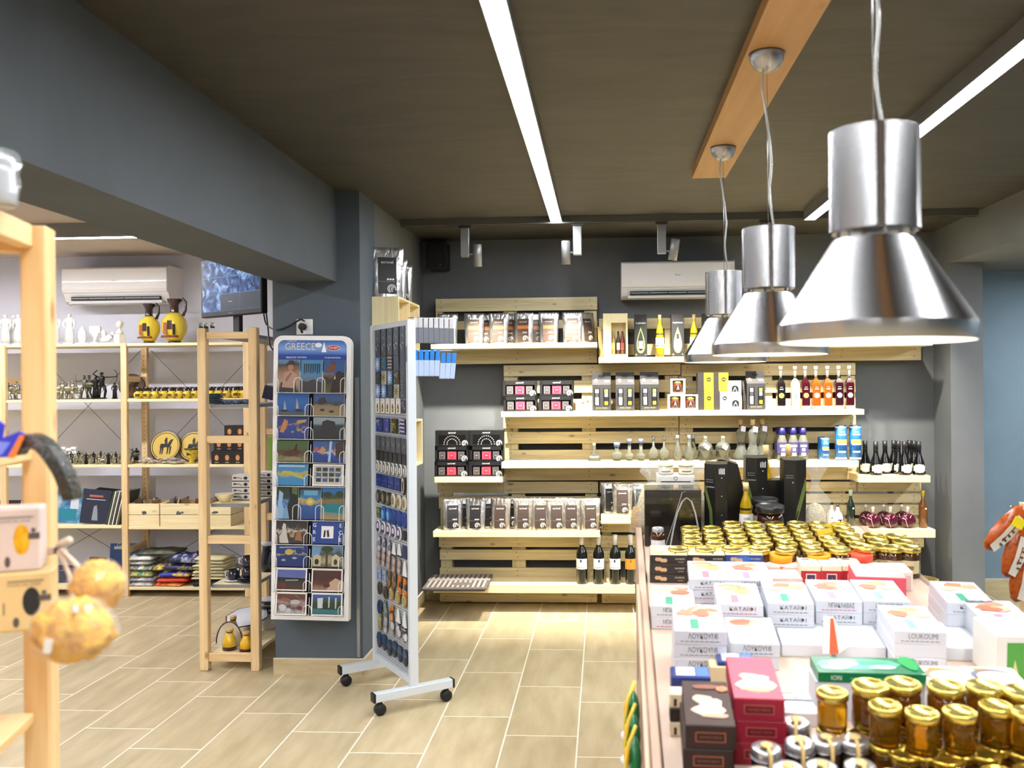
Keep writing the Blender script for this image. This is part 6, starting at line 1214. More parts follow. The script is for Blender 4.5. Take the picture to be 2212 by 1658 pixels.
def d_vase(g, w, h, c): g.fr(-w * .42, w * .42, -h * .46, h * .46, -.0044, M((228, 226, 220))); g.fp([(-w * .1, -h * .4), (w * .2, -h * .4), (w * .28, -h * .1), (w * .1, h * .2), (-w * .06, h * .1), (-w * .25, -h * .2)], -.0048, M((70, 66, 46))); g.fe(-w * .05, -h * .22, w * .16, h * .12, -.0052, M((200, 190, 60)), 8); g.fe(0, h * .36, w * .08, h * .03, -.005, BLACK, 8)
def d_ring(g, w, h, c): g.ring(0, 0, 0, 0, 0, M(c[0])) if 0 else None; g.fe(0, 0, w * .40, h * .40, -.0076, M(c[1], .35), 16); g.fe(0, h * .02, w * .24, h * .24, -.0080, M(c[2 % len(c)], .35), 9); g.fe(w * .05, -h * .2, w * .2, h * .1, -.0084, M(c[-1], .35), 7)
def d_half(g, w, h, c): g.fp([(w * .48 * math.cos(a), h * .48 * math.sin(a) + h * .02) for a in [PI * k / 10 for k in range(11)]], -.0076, M(c[1], .25))
def d_strip(g, w, h, c):
    for k in range(3): g.fr(-w * .4, w * .4, -h * .45 + k * h * .12, -h * .4 + k * h * .12, -.009, WHITE)
DK = (80, 88, 100); rows = [
 (720, 22, [('dark photo magnet', 'rect', .062, .072, [DK, (90, 96, 104), (140, 150, 160)], d_mix)] * 5), (752, 22, [('dark photo magnet', 'rect', .06, .066, [(70, 76, 86), (150, 160, 166), (100, 96, 90)], d_mix)] * 5),
 (784, 24, [('blue sunburst magnet', 'rect', .058, .066, [(40, 110, 190), (222, 228, 234)], d_rays), ('blue and olive magnet', 'rect', .058, .066, [(50, 96, 130), (130, 130, 80), (40, 60, 110)], d_mix), ('wave patterned magnet', 'rect', .058, .066, [(60, 50, 52), (205, 205, 208)], d_wave), ('dark photo magnet', 'rect', .058, .066, [DK, (90, 96, 110)], d_mix), ('dark photo magnet', 'rect', .058, .066, [DK, (110, 106, 104)], d_mix)]),
 (815, 24, [('dark photo magnet', 'rect', .058, .062, [(60, 66, 70), (90, 96, 100)], d_mix), ('olive sunburst magnet', 'rect', .058, .062, [(196, 196, 186), (120, 116, 60)], d_rays), ('blue sunburst magnet', 'rect', .058, .062, [(40, 120, 196), (222, 228, 234)], d_rays), ('brown photo magnet', 'rect', .058, .062, [(70, 58, 46), (140, 140, 130)], d_mix), ('dark photo magnet', 'rect', .058, .062, [DK, (120, 120, 126)], d_mix)]),
 (845, 24, [('blue sunburst magnet', 'rect', .058, .062, [(40, 110, 190), (222, 228, 234)], d_rays), ('blue sunburst magnet', 'rect', .058, .062, [(44, 116, 196), (222, 228, 234)], d_rays), ('dark photo magnet', 'rect', .058, .062, [(54, 64, 74), (80, 90, 100)], d_mix), ('olive sunburst magnet', 'rect', .058, .062, [(196, 196, 186), (120, 116, 60)], d_rays), ('dark photo magnet', 'rect', .058, .062, [DK, (110, 106, 110)], d_mix)]),
 (877, 26, [('white magnet with painted vase', 'rect', .05, .072, [(222, 220, 214)], d_vase)] * 5 + [('violet photo magnet', 'rect', .058, .06, [(56, 56, 80), (130, 130, 150)], d_mix)]),
 (920, 30, [('royal blue magnet with olives', 'rect', .08, .07, [(48, 60, 140), (150, 150, 90), (70, 84, 170)], d_mix), ('royal blue magnet with olives', 'rect', .06, .07, [(52, 64, 144), (150, 150, 110), (60, 74, 160)], d_mix), ('black and yellow magnet', 'rect', .062, .07, [(54, 50, 24), (160, 150, 50)], d_mix), ('blue and white wave magnet', 'rect', .062, .072, [(50, 50, 100), (215, 215, 222)], d_wave)]),
 (961, 25, [('grey photo magnet', 'rect', .056, .072, [(76, 80, 88), (120, 128, 140), (90, 80, 76)], d_mix)] * 6), (989, 20, [('small dark framed magnet', 'rect', .042, .05, [(46, 44, 46), (80, 74, 70)], d_mix)] * 7),
 (1014, 19, [('white openwork magnet', 'round', .038, .058, [(215, 216, 214), (70, 70, 74), (220, 220, 220)], d_ring)] * 8), (1045, 24, [('deep blue patterned magnet', 'rect', .07, .062, [(30, 50, 120), (70, 96, 170), (20, 30, 80)], d_mix)] * 4 + [('black shoe shaped magnet', 'round', .04, .09, [(46, 34, 36), (200, 190, 170), (60, 40, 40)], d_ring)]),
 (1082, 24, [('dark oval magnet', 'round', .056, .066, [(44, 42, 36), (80, 76, 66), (130, 130, 120)], d_ring)] * 3 + [('cream oval magnet', 'round', .054, .066, [(214, 210, 196), (190, 180, 140), (120, 110, 80)], d_ring)] * 3),
 (1118, 28, [('green and yellow magnet', 'rect', .05, .05, [(70, 76, 60), (190, 190, 90)], d_mix)] + [('blue oval magnet', 'round', .062, .075, [(34, 84, 160), (40, 96, 170), (110, 180, 220)], d_ring)] * 2 + [('deep blue oval magnet', 'round', .062, .078, [(28, 60, 140), (34, 66, 150), (24, 50, 120)], d_ring)] * 3),
 (1150, 22, [('white and violet round magnet', 'round', .058, .068, [(210, 208, 214), (90, 80, 140), (214, 212, 220), (60, 40, 46)], d_ring)] * 5 + [('black round magnet', 'round', .036, .05, [(40, 46, 54), (30, 36, 44), (50, 54, 60)], d_ring)]),
 (1186, 22, [('grey trinket magnet', 'lump', .045, .06, [(140, 140, 158), (176, 176, 186), (110, 110, 126)], None)] * 3 + [('white sail magnet', 'boat', .055, .06, [(225, 226, 228), (60, 60, 66)], None)] * 2 + [('dark blue magnet', 'rect', .05, .06, [(36, 50, 86), (50, 70, 110)], d_mix)]),
 (1220, 24, [('rosy trinket magnet', 'lump', .05, .055, [(150, 130, 130), (170, 150, 146), (120, 116, 124)], None)] * 5 + [('white sailing boat magnet', 'boat', .06, .08, [(228, 230, 232), (40, 42, 52)], None)]),
 (1258, 24, [('pale blue trinket magnet', 'rect', .05, .06, [(140, 160, 190), (90, 120, 180), (200, 206, 214)], d_mix)] * 2 + [('bronze trinket magnet', 'lump', .05, .07, [(120, 96, 66), (90, 76, 56), (150, 130, 100)], None)] * 2 + [('amber and striped magnet', 'lump', .05, .07, [(190, 110, 30), (180, 96, 26), (50, 50, 60)], d_strip)] * 2),
 (1290, 24, [('dark brown oval magnet', 'round', .05, .065, [(70, 60, 54), (90, 78, 66), (60, 50, 46)], d_ring)] * 2 + [('wood slice magnet', 'round', .052, .066, [(150, 120, 70), (196, 180, 120), (150, 136, 80)], d_ring)] * 3),
 (1330, 26, [('dark blue round magnet', 'round', .058, .074, [(34, 52, 84), (40, 60, 96), (30, 46, 76)], d_ring), ('teal trinket magnet', 'lump', .045, .06, [(90, 110, 110), (120, 130, 126)], None), ('amber and striped magnet', 'lump', .045, .065, [(190, 110, 30), (176, 96, 26), (50, 50, 60)], d_strip), ('white sailing boat magnet', 'boat', .055, .075, [(228, 230, 232), (40, 42, 52)], None), ('white sailing boat magnet', 'boat', .055, .08, [(228, 230, 232), (40, 42, 52)], None)]),
 (1362, 24, [('olive trinket magnet', 'lump', .05, .06, [(120, 116, 70), (150, 146, 96)], None), ('silver trinket magnet', 'lump', .05, .055, [(150, 150, 158), (180, 180, 184), (130, 130, 140)], None), ('silver trinket magnet', 'lump', .05, .055, [(150, 146, 150), (176, 176, 180)], None), ('silver trinket magnet', 'lump', .05, .055, [(140, 140, 150), (186, 186, 190)], None), ('white animal magnet', 'lump', .05, .05, [(210, 210, 214), (60, 60, 66), (190, 190, 196)], None)]),
 (1408, 24, [('dark blue round magnet', 'round', .056, .08, [(30, 44, 66), (36, 70, 100)], d_half)] * 6)]
pc = {}
for ri, (py, hp, items) in enumerate(rows):
    n = len(items); z = zr_(py)
    for j, (ds, shp, w, h, cols, det) in enumerate(items):
        key = (ds, w, h, tuple(cols[0]))
        w2 = min(w, (PWid - .05) / n * .96)
        if key not in pc: pc[key] = flatitem('souvenir_magnet', shp, w2, h, cols, det)
        x = .03 + (PWid - .06) * (j + .5) / n
        pc[key].at(mat4=SMt @ MX.Translation((x, -.008 - .001 * q.random(), z + (q.uniform(-.006, .006) if ri > 13 else 0))) @ MX.Rotation(q.uniform(-.03, .03), 4, 'Y'), label='%s, %s from left in the %s row of the pegboard' % (ds, ORD[j], ORD[ri] if ri < 20 else 'bottom'), group='souvenir magnets on the pegboard')
# keyrings hanging on the far side
for rw, (py0, py1, n, ct, cb, ds) in enumerate(((692, 748, 8, (196, 198, 204), (110, 114, 124), 'grey strap in clear wrapping'), (760, 818, 8, (34, 128, 214), (176, 196, 226), 'blue and pale strap'))):
    for j in range(n):
        yo = .035 + .012 * 1; s = PWid - .075 + .006 * 0; Y = .035 + j * .026
        o = thing('hanging_strap', '%s hanging beyond the pegboard, %s from the left' % (ds, ORD[j]), 'strap', (0, 0, 0), 0, 'straps hanging behind the pegboard')
        mm = SMt @ MX.Translation((PWid - .03, Y, zr_(py1) + .01 + (rw * -.012 if j > 4 else 0))); o.location = mm.to_translation(); o.rotation_euler = (0, .12 * rw * j / 8, pang + 1.2); hh = (py1 - py0) * 4.05 / F
        G().bb(-.012, .012, -.003, .003, 0, hh * .62, .002, M(cb, .4)).build('strap_body', o); G().bb(-.01, .01, -.004, .004, hh * .6, hh, .002, M(ct, .35)).build('strap_top', o)
g = G(); 
for zz in (zr_(690), zr_(760)): g.tube([(PWid - .03, 0, zz), (PWid - .03, .25, zz + .004)], .0025, 6, STEEL)
g.build('peg_hook', st)
# ================================================================ CRATES ON THE LEFT SIDE WALL
def wcrate(Y0, Y1, z0, z1, dep, lb, div=(), back=True):
    o = thing('wall_crate', lb, 'wall crate', (XWL + .001, Y0, z0)); t = .012; L_ = Y1 - Y0; h = z1 - z0
    G().bb(0, dep, 0, t, 0, h, .001, BRD[2]).build('side_board', o); G().bb(0, dep, L_ - t, L_, 0, h, .001, BRD[2]).build('side_board', o)
    G().bb(0, dep, t, L_ - t, 0, t, .001, BRD[1]).build('bottom_board', o); G().bb(0, dep, t, L_ - t, h - t, h, .001, BRD[1]).build('top_board', o)
    for d in div: G().bb(0, dep, d - t / 2, d + t / 2, t, h - t, .001, BRD[2]).build('divider', o)
    g = G(); g.box(0.001, .007, t, L_ - t, t, h * .45, BRD[1]); g.box(.001, .007, t, L_ - t, h * .52, h - t, BRD[1]); g.build('back_board', o); return o
zc1 = at_y(820, 640, 4.66).z
wcrate(4.66, 5.20, zc1 - .27, zc1, .145, 'pale wooden wall crate with two compartments under the black pouches', (.27,))
zc2a, zc2b = at_y(900, 884, 5.0).z, at_y(900, 765, 5.0).z
wcrate(4.8, 5.05, zc2a, zc2b - .01, .13, 'pale wooden wall crate behind the hanging blue straps')
zc3a, zc3b = at_y(910, 1003, 5.2).z, at_y(910, 905, 5.2).z
wcrate(4.85, 5.28, zc3a, zc3b, .14, 'lowest pale wooden wall crate holding one coffee pouch')
P_BLK.at((XWL + .075, 5.12, zc3a + .0125), .9, 'coffee pouch inside the lowest wall crate', 'coffee pouches on the left side wall')
for j, (Y, dz, rz, s) in enumerate(((4.74, .0, .35, 1.35), (4.90, 0, .45, 1.15), (5.06, 0, .5, 1.1))):
    o = P_BLK.at((XWL + .065, Y, zc1 + .0005), rz, 'black labelled coffee pouch on the topmost wall crate, %s' % ('nearest', 'middle', 'farthest')[j], 'coffee pouches on the left side wall'); o.scale = (s, 1, s)
# ================================================================ DISPLAY TABLE
OX, OY = .075, 1.30; TYAW = -math.radians(1.35); TSL = math.atan(.07)
ZT0 = .588 + .07 * OY
TB = Matrix.Translation((OX, OY, ZT0)) @ Matrix.Rotation(TYAW, 4, 'Z') @ Matrix.Rotation(TSL, 4, 'X')
TBi = TB.inverted(); TN = (TB.to_3x3() @ Vector((0, 0, 1))).normalized(); TO = TB.to_translation()
def tpix(px, py, h=0):
    r = ray(px, py); o = TO + TN * h; t = (o - EYE).dot(TN) / r.dot(TN); p = TBi @ (EYE + r * t); return p.x, p.y
def tm(u, v, h, rz=0): return TB @ Matrix.Translation((u, v, h)) @ Matrix.Rotation(rz, 4, 'Z')
TW_, TL = 1.09, 2.5
BE = M((190, 164, 142), .5); BE2 = M((200, 176, 156), .5)
tb = thing('display_table', 'long beige display table sloping towards the viewer with honey jars and sweets', 'table', (OX, OY, 0), TYAW)
ct = math.cos(TSL); zl = lambda v: ZT0 + math.tan(TSL) * v
TW2, VM = .945, 1.50
G().prism([(0, ZT0 - .02), (VM, zl(VM) - .02), (VM, zl(VM)), (0, ZT0)], 0, 0, TW_, BE2).prism([(VM, zl(VM) - .02), (TL, zl(TL) - .02), (TL, zl(TL)), (VM, zl(VM))], 0, 0, TW2, BE2).build('table_top', tb)
def side(x0, x1, v0, v1, up, rnd, nm):
    P = [(v0, .0), (v1, .0)]
    if rnd:
        for k in range(7): a = PI / 2 * k / 6; P.append((v1 - .07 + .07 * math.cos(a), zl(v1) + up - .07 + .07 * math.sin(a)))
    else: P.append((v1, zl(v1) + up))
    P.append((v0, zl(v0) + up)); G().prism(P, 0, x0, x1, BE).build(nm, tb, bevel=.003)
side(-.002, .02 - .0, 0, TL, .028, False, 'side_panel'); side(-.012, -.003, 0, 1.52, .05, True, 'outer_side_panel'); side(TW_ - .02, TW_, 0, VM, -.0, False, 'side_panel'); side(TW2 - .02, TW2, VM, TL, -.0, False, 'side_panel')
G().box(.02, TW2 - .02, TL - .02, TL, 0, zl(TL) - .021, BE).build('back_panel', tb); G().box(.02, TW_ - .02, .0, .02, 0, ZT0 - .022, BE).build('front_panel', tb)
g = G(); g.X = Matrix.Translation((-.013, 1.14, zl(1.14) - .06)); g.box(-.001, 0, -.012, .012, -.05, .03, M((70, 60, 40), .4)); g.build('hook_slot', tb)
# ---- sweet boxes
WBX = M((208, 211, 218), .4, coat=.15); GM = M((196, 200, 208), .4); RED = M((226, 120, 136), .4); GRN = M((60, 150, 116), .45); PNK = M((224, 130, 170), .4); BLU2 = M((130, 160, 220), .4)
def sweet(lab, word, sub, pcol, w=.122, d=.2, t=.0335, tcol=(40, 40, 44), seed=0, blank=False):
    o = thing('sweets_box', 'x', 'box'); x = w / 2; G().bb(-x, x, 0, d, 0, t - .0004, .0012, WBX).build('carton', o)
    if not blank:
        q = random.Random(seed); g = G(); z = t + .0001
        for k in range(7): g.te(q.uniform(-.5, .5) * x, d * q.uniform(.60, .84), x * q.uniform(.34, .5), d * q.uniform(.07, .13), z + k * .0002, M(pcol[k % len(pcol)], .4), 10, .25, seed + k)
        g.tr(-x * .35, -x * .02, d * .08, d * .42, z, lab); g.tr(x * .2, x * .42, d * .1, d * .38, z, GM); g.tr(x * .6, x * .75, d * .1, d * .34, z, M((222, 224, 228), .4)); g.tr(-x * .8, -x * .72, d * .1, d * .4, z, M((222, 224, 228), .4)); g.build('top_print', o)
        text(word, M(tcol, .5), o, (x * .1, -.0008, t * .6), w=w * .56, h=t * .40, name='printed_name'); 
        g = G(); g.fr(-x * .75, x * .75, t * .2, t * .235, -.0006, M(sub, .5)); [g.fr(-x * .75 + k * x * .19, -x * .75 + k * x * .19 + x * .1, t * .23, t * .275, -.0008, M(sub, .5)) for k in range(8)]; g.build('small_print', o)
    return Proto(o)
PK1 = [(206, 160, 126), (226, 190, 156), (176, 124, 90), (232, 208, 184)]; PK2 = [(226, 140, 112), (236, 180, 156), (200, 112, 84), (232, 200, 184)]; PK3 = [(214, 176, 116), (190, 140, 80), (232, 208, 164)]
SB = {'kr': sweet(RED, 'ΚΑΤΑΪΦΙ', (190, 80, 90), PK3, seed=1), 'kg': sweet(GRN, 'ΚΑΤΑΪΦΙ', (120, 120, 124), PK1, seed=2), 'mp': sweet(PNK, 'ΜΠΑΚΛΑΒΑΣ', (200, 90, 120), PK2, seed=3), 'mg': sweet(GRN, 'ΜΠΑΚΛΑΒΑΣ', (120, 120, 124), PK2, seed=4), 'lg': sweet(GRN, 'ΛΟΥΚΟΥΜΙ', (130, 130, 134), PK2, seed=5), 'lb': sweet(M((226, 230, 236), .4), 'ΛΟΥΚΟΥΜΙ', (70, 110, 150), PK2, seed=6), 'LE': sweet(BLU2, 'LOUKOUMI', (130, 130, 134), PK1, tcol=(96, 96, 100), seed=7), 'bl': sweet(None, '', (0, 0, 0), PK1, blank=True)}
GSB = 'white sweets boxes on the display table'
def stack(kinds, px, py, lb, rz=-.045, dx=0, t=.0335, sc=None):
    """px,py = middle of the top front edge; kinds listed from the bottom"""
    h = t * len(kinds); u, v = tpix(px, py, h); n = len(kinds)
    for k, kd in enumerate(kinds):
        pos = 'topmost' if k == n - 1 else ('lowest' if k == 0 else ('middle' if n == 3 else ORD[k] + ' from the bottom'))
        SB[kd].at(mat4=tm(u + R.uniform(-.002, .002), v + R.uniform(-.002, .002), t * k + .0005, rz + R.uniform(-.01, .01)), label='white sweets box, %s of the %s' % (pos, lb), group=GSB)
stack(['mp', 'mg'], 1455, 1309, 'stack before the black halva boxes', rz=-.03)
stack(['mp', 'kr', 'kr'], 1535, 1250, 'stack just right of the halva boxes')
stack(['mp', 'kg', 'mp'], 1625, 1252, 'stack below the blue halva box')
stack(['bl', 'kg', 'kr'], 1600, 1305, 'stack with a red patch on top'); stack(['kg', 'kg', 'kg'], 1710, 1303, 'stack with a green patch between two red ones', rz=-.05); stack(['bl', 'kg', 'mp'], 1812, 1297, 'stack with a pink patch beside the tent card', rz=-.05)
stack(['bl', 'LE', 'LE'], 1915, 1298, 'stack behind the blue labelled sweets', rz=-.06); stack(['LE', 'bl', 'LE'], 1988, 1363, 'stack with a blue patch beside the white price card', rz=-.06)
stack(['mp', 'bl', 'kg'], 2098, 1302, 'stack at the right edge of the table, rear', rz=-.09); stack(['bl', 'kr', 'mp'], 2190, 1350, 'stack at the right edge of the table, front', rz=-.06)
stack(['lg', 'lg', 'lg', 'lg'], 1511, 1362, 'tall stack behind the blue packets', rz=-.03); stack(['lb', 'lb'], 1630, 1389, 'stack behind the long red box', rz=-.05)
stack(['bl'], 1742, 1392, 'single layer left of the tent card', rz=-.06); stack(['bl'], 1860, 1396, 'single layer right of the tent card', rz=-.06); stack(['bl'], 2095, 1400, 'single layer before the right stacks', rz=-.06)
# halva boxes
def halva(c, c2):
    w, d, t = .122, .13, .031; x = w / 2; o = thing('halva_box', 'x', 'box'); G().bb(-x, x, 0, d, 0, t - .0004, .001, M(c, .3, coat=.3)).build('carton', o)
    g = G(); z = t + .0002; g.tr(-x + .001, x - .001, .001, d - .001, z, M((232, 206, 160), .35)); g.te(-x * .3, d * .62, x * .4, d * .2, z + .0003, M((236, 220, 190), .4), 10, .2, 3); g.te(x * .55, d * .75, x * .35, d * .2, z + .0003, M((214, 222, 60), .4), 10, .2, 4); g.te(-x * .4, d * .3, x * .2, d * .08, z + .0003, M((200, 160, 110), .4), 8, .2, 5); g.tr(x * .3, x * .42, d * .1, d * .3, z + .0003, M((90, 80, 70), .4)); g.build('top_print', o)
    g = G(); g.te(0, 0, 0, 0, 0, M(c)) if 0 else None; q = random.Random(2)
    for k in range(4): g.fe(-x * .62 + k * x * .14, t * .5 + q.uniform(-.002, .002), x * .12, t * .22, -.0006 - k * .0002, M((196, 160, 120), .5), 8)
    if c2: g.fe(-x * .1, t * .6, x * .5, t * .3, -.0004, M(c2, .3), 12)
    g.build('front_print', o); text('ΧΑΛΒΑΣ', M((214, 200, 170), .5), o, (x * .6, -.001, t * .6), w=w * .26, name='printed_name'); g = G(); g.fr(x * .5, x * .8, t * .25, t * .32, -.0006, M((150, 140, 120))); g.build('small_print', o); return Proto(o)
HB = halva((34, 28, 26), None); HL = halva((32, 60, 130), (60, 100, 180))
for px, n, pr, lb in ((1444, 3, HB, 'left'), (1524, 3, HB, 'middle'), (1605, 3, HL, 'right')):
    u, v = tpix(px + (3 if px > 1500 else 0), 1199, .093)
    for k in range(n): (pr if k == n - 1 else HB).at(mat4=tm(u + R.uniform(-.003, .001), v + R.uniform(-.002, .002), .031 * k + .0005, -.02), label='%s halva box, %s of the %s stack' % ('blue fronted' if pr is HL and k == n - 1 else 'black', ('lowest', 'middle', 'topmost')[k], lb), group='halva boxes on the display table')
# ---- honey jars
HON = M((150, 82, 12), .08, 0, .25, coat=.4); HON2 = M((70, 40, 14), .1, coat=.4); GLD = M((218, 190, 84), .26, .95); GLD2 = M((232, 210, 112), .26, .95)
def jar(r, h, body, lidm, lidh=.014, labc=None, lr=1.0, n=18):
    o = thing('honey_jar', 'x', 'jar'); hb = h - lidh; G().lathe([(0, 0), (r * .9, 0), (r * .98, .004), (r * .98, hb * .8), (r * .88, hb), (0, hb)], n, body).build('jar_glass', o)
    g = G(); g.lathe([(r * lr * .97, hb - .001), (r * lr, hb + .001), (r * lr, h - .0015), (r * lr * .96, h), (r * lr * .84, h - .0004), (r * lr * .8, h - .0018), (0, h - .0018)], n, lidm); g.build('lid', o)
    if labc: g = G(); curved(g, r * .98, hb * .2, hb * .7, -1.2, 1.2, M(labc, .5), 8); curved(g, r * .98, hb * .35, hb * .5, -.6, .6, M((140, 110, 60), .5), 5, .001); g.build('paper_label', o)
    return Proto(o)
JB1 = jar(.036, .10, HON2, GLD, labc=(190, 170, 120)); JB2 = jar(.036, .10, HON2, GLD2, labc=(214, 200, 160))
GJ = 'gold lidded honey jars at the back of the table'
for row in range(5):
    n = 10
    for c in range(n):
        u, v = tpix(1452 + 47.5 * c + (2 if row % 2 else 0), 1172, .1); u0 = u; v = v + .078 * row - .012 * max(0, c - 5) ; u = .185 + .0795 * c + (.003 * row)
        if row == 4 and c < 2: continue
        if row >= 3 and c > 7: continue
        (JB1, JB2)[(row + c) % 2].at(mat4=tm(u + R.uniform(-.003, .003), v + R.uniform(-.003, .003), .0005, R.uniform(-.5, .5)), label='gold lidded dark honey jar, %s from the left in the %s row from the front' % (ORD[c], ORD[row + 1]), group=GJ)
for c in range(9):
    px = 1466 + 58 * c; u, v = tpix(px, 1184 if c < 7 else 1180, .1)
    if c > 6: v += .0
    JB2.at(mat4=tm(u, v - (0 if c < 6 else .0), .0005, 0), label='gold lidded honey jar, %s from the left in the front row behind the halva boxes' % ORD[c], group=GJ)
JO = jar(.040, .085, M((196, 120, 30), .15), M((236, 160, 30), .4), .024, (226, 206, 180), 1.02); JR_ = jar(.040, .085, M((190, 90, 40), .15), M((226, 84, 60), .4), .024, (226, 206, 190), 1.02)
for pr, px, py, lb in ((JO, 1684, 1192, 'honey jar with a wide orange lid beside the blue halva box'), (JO, 1765, 1192, 'honey jar with a wide orange lid, further right'), (JR_, 1855, 1191, 'jar with a wide red lid near the right edge of the table')):
    u, v = tpix(px, py, .085); pr.at(mat4=tm(u, v - .02, .0005), label=lb)
u, v = tpix(1804, 1172, .1); 
# dark jars, black jar etc. at the back
def tput(o, px, py, h=0, rz=0, dv=0, label=None, lift=.0005):
    u, v = tpix(px, py, h); m = tm(u, v + dv, lift, rz); o.location = m.to_translation(); o.rotation_euler = m.to_euler()
    if label: o['label'] = label
    return o
BLID = M((30, 30, 32), .3); 
jd = jar(.052, .15, M((50, 22, 16), .1, coat=.4), BLID, .026, (206, 204, 206), 1.04, 24)
JVB = tpix(1452, 1172, .1)[1]
VB = JVB + .40     # depth of the back row of tall goods
def tuv(pr_or_o, px, v, rz=0, label=None, lift=.0005, h=0):
    """put at the depth v (table coordinates) under picture column px"""
    lo, hi = 1000, 1400
    for _ in range(40):
        mid = (lo + hi) / 2; _, vv = tpix(px, mid, h)
        if vv > v: lo = mid
        else: hi = mid
    u, _ = tpix(px, (lo + hi) / 2, h); m = tm(u, v, lift, rz)
    if isinstance(pr_or_o, Proto): return pr_or_o.at(mat4=m, label=label)
    pr_or_o.location = m.to_translation(); pr_or_o.rotation_euler = m.to_euler(); 
    if label: pr_or_o['label'] = label
    return pr_or_o
tuv(jd, 1663, VB + .0, label='dark jar with black lid and pale label, front one'); tuv(jd, 1652, VB + .13, label='dark jar with black lid standing behind the front one')
# big black gift box with curved silver print
o = thing('black_gift_box', 'large black gift box with a silver arch print at the left rear of the table', 'gift box'); w = .215; h = .218
G().bb(-w / 2, w / 2, 0, .12, 0, h, .002, M((20, 17, 14), .25, coat=.4)).build('carton', o); g = G(); SV = M((190, 192, 200), .3, .4)
arc = [(-.01, .005), (.0, .06), (.016, .13), (.035, .175), (.052, .19), (.07, .176), (.085, .13), (.1, .05)]
for a, b in zip(arc, arc[1:]): g.fp([(a[0] - .003, a[1]), (a[0] + .003, a[1]), (b[0] + .003, b[1]), (b[0] - .003, b[1])], -.0008, SV)
for a, b in zip([(-.03, 0), (.0, .09), (.035, .21)], [(.0, .09), (.035, .21), (.05, .215)]): g.fp([(a[0] - .001, a[1]), (a[0] + .001, a[1]), (b[0] + .001, b[1]), (b[0] - .001, b[1])], -.0006, SV)
g.build('arch_print', o); tuv(o, 1454, JVB + .34, 0)
oj = jar(.027, .105, M((60, 34, 12), .1, coat=.4), M((190, 190, 192), .3, .6), .014, (220, 220, 224), .8)
oj.at(mat4=tm(*tpix(1421, 1128, .125), .0005), label='small dark jar with silver lid before the large black gift box')
# tall black bottle cartons
def tallbox(w, d, h, word, leaf, sidem=(12, 12, 12)):
    o = thing('black_bottle_carton', 'x', 'bottle box'); K = M((24, 24, 24), .4); x = w / 2
    g = G(); cr = .014; P = [(-x, 0), (0, -cr), (x, 0), (x, d), (-x, d)]; g.prism(P, 2, 0, h, K); g.build('carton', o)
    f = lambda xx: -cr * (1 - abs(xx) / x) - .0009; g = G()
    L = [(-.98, .74), (-.9, .6), (-.55, .38), (-.5, .2), (-.62, .0), (-.28, .0), (-.22, .2), (-.3, .4), (-.62, .58), (-.8, .68)] if leaf > 0 else [(.98, .78), (.6, .6), (.1, .35), (-.05, .15), (.0, .12), (.4, .3), (.8, .5), (.98, .62)]
    g.add([(p[0] * x, f(p[0] * x), p[1] * h) for p in L], [list(range(len(L)))], M((92, 112, 52), .5)); g.build('leaf_print', o)
    a = math.atan2(cr, x); sgn = -1 if leaf > 0 else 1
    text(word, M((226, 226, 222), .5), o, (sgn * x * .45 if leaf > 0 else 0, f(sgn * x * .45) - .0006, h * .70), w=x * .72, name='lettering', extra=(PI / 2, 0, -a if leaf > 0 else a))
    g = G(); s = .1 * x
    if leaf > 0:
        for k in range(4): g.add([(x * (.3 + .14 * k), f(x * .3) - .0004, h * .87), (x * (.38 + .14 * k), f(x * .38) - .0004, h * .87), (x * (.38 + .14 * k), f(x * .4) - .0004, h * (.93 + .02 * (k % 2))), (x * (.3 + .14 * k), f(x * .3) - .0004, h * .95)], [(0, 1, 2, 3)], WHITE)
        for zz in (.82, .58, .33): g.fe(x * .55, zz * h, .0022, .0022, f(x * .5) - .001, WHITE, 8)
    for k in range(2): g.add([(-x * .85, f(-x * .85), h * (.76 + .03 * k)), (-x * .2, f(-x * .2), h * (.76 + .03 * k)), (-x * .2, f(-x * .2), h * (.766 + .03 * k)), (-x * .85, f(-x * .85), h * (.766 + .03 * k))], [(0, 1, 2, 3)], M((150, 150, 148)))
    g.build('small_print', o); return Proto(o)
TBX = tallbox(.088, .075, .30, 'Excellence', 1); TBY = tallbox(.088, .075, .30, 'Drop of', -1)
gt = 'tall black bottle cartons at the rear of the table'
tuv(TBX, 1546, VB + .06, rz=-.16, label='tall black bottle carton, left one, beside the large black gift box'); tuv(TBX, 1634, VB + .22, label='tall black bottle carton, middle one, behind the dark jars'); tuv(TBY, 1717, VB + .16, rz=.06, label='tall black bottle carton reading Drop of, right one')
o = thing('black_bottle_carton', 'plain black tapered carton directly right of the left tall carton', 'bottle box'); G().prism([(-.05, 0), (.055, 0), (.052, .18), (.03, .28), (-.03, .3), (-.05, .3)], 1, 0, .07, M((14, 14, 16), .3)).build('carton', o); tuv(o, 1578, VB + .17, 0)
o = thing('black_carton', 'low plain black carton between the middle and right tall cartons', 'box'); G().bb(-.045, .045, 0, .06, 0, .2, .001, M((16, 16, 16), .35)).build('carton', o); tuv(o, 1676, VB + .26, 0)
for px, dv, lb in ((1654, .32, 'left'), (1702, .34, 'right')):
    ob = OI.at(); ob['group'] = 'yellow oil bottles on the table'; tuv(ob, px, VB + dv, label='oil bottle with black cap rising behind the tall cartons, %s' % lb); ob.scale = (1.1, 1.1, 1.25)
ob = OI.at(); tuv(ob, 1611, VB + .08, label='yellow oil bottle between the left and middle tall cartons'); ob['group'] = 'yellow oil bottles on the table'; ob.scale = (1, 1, .82)
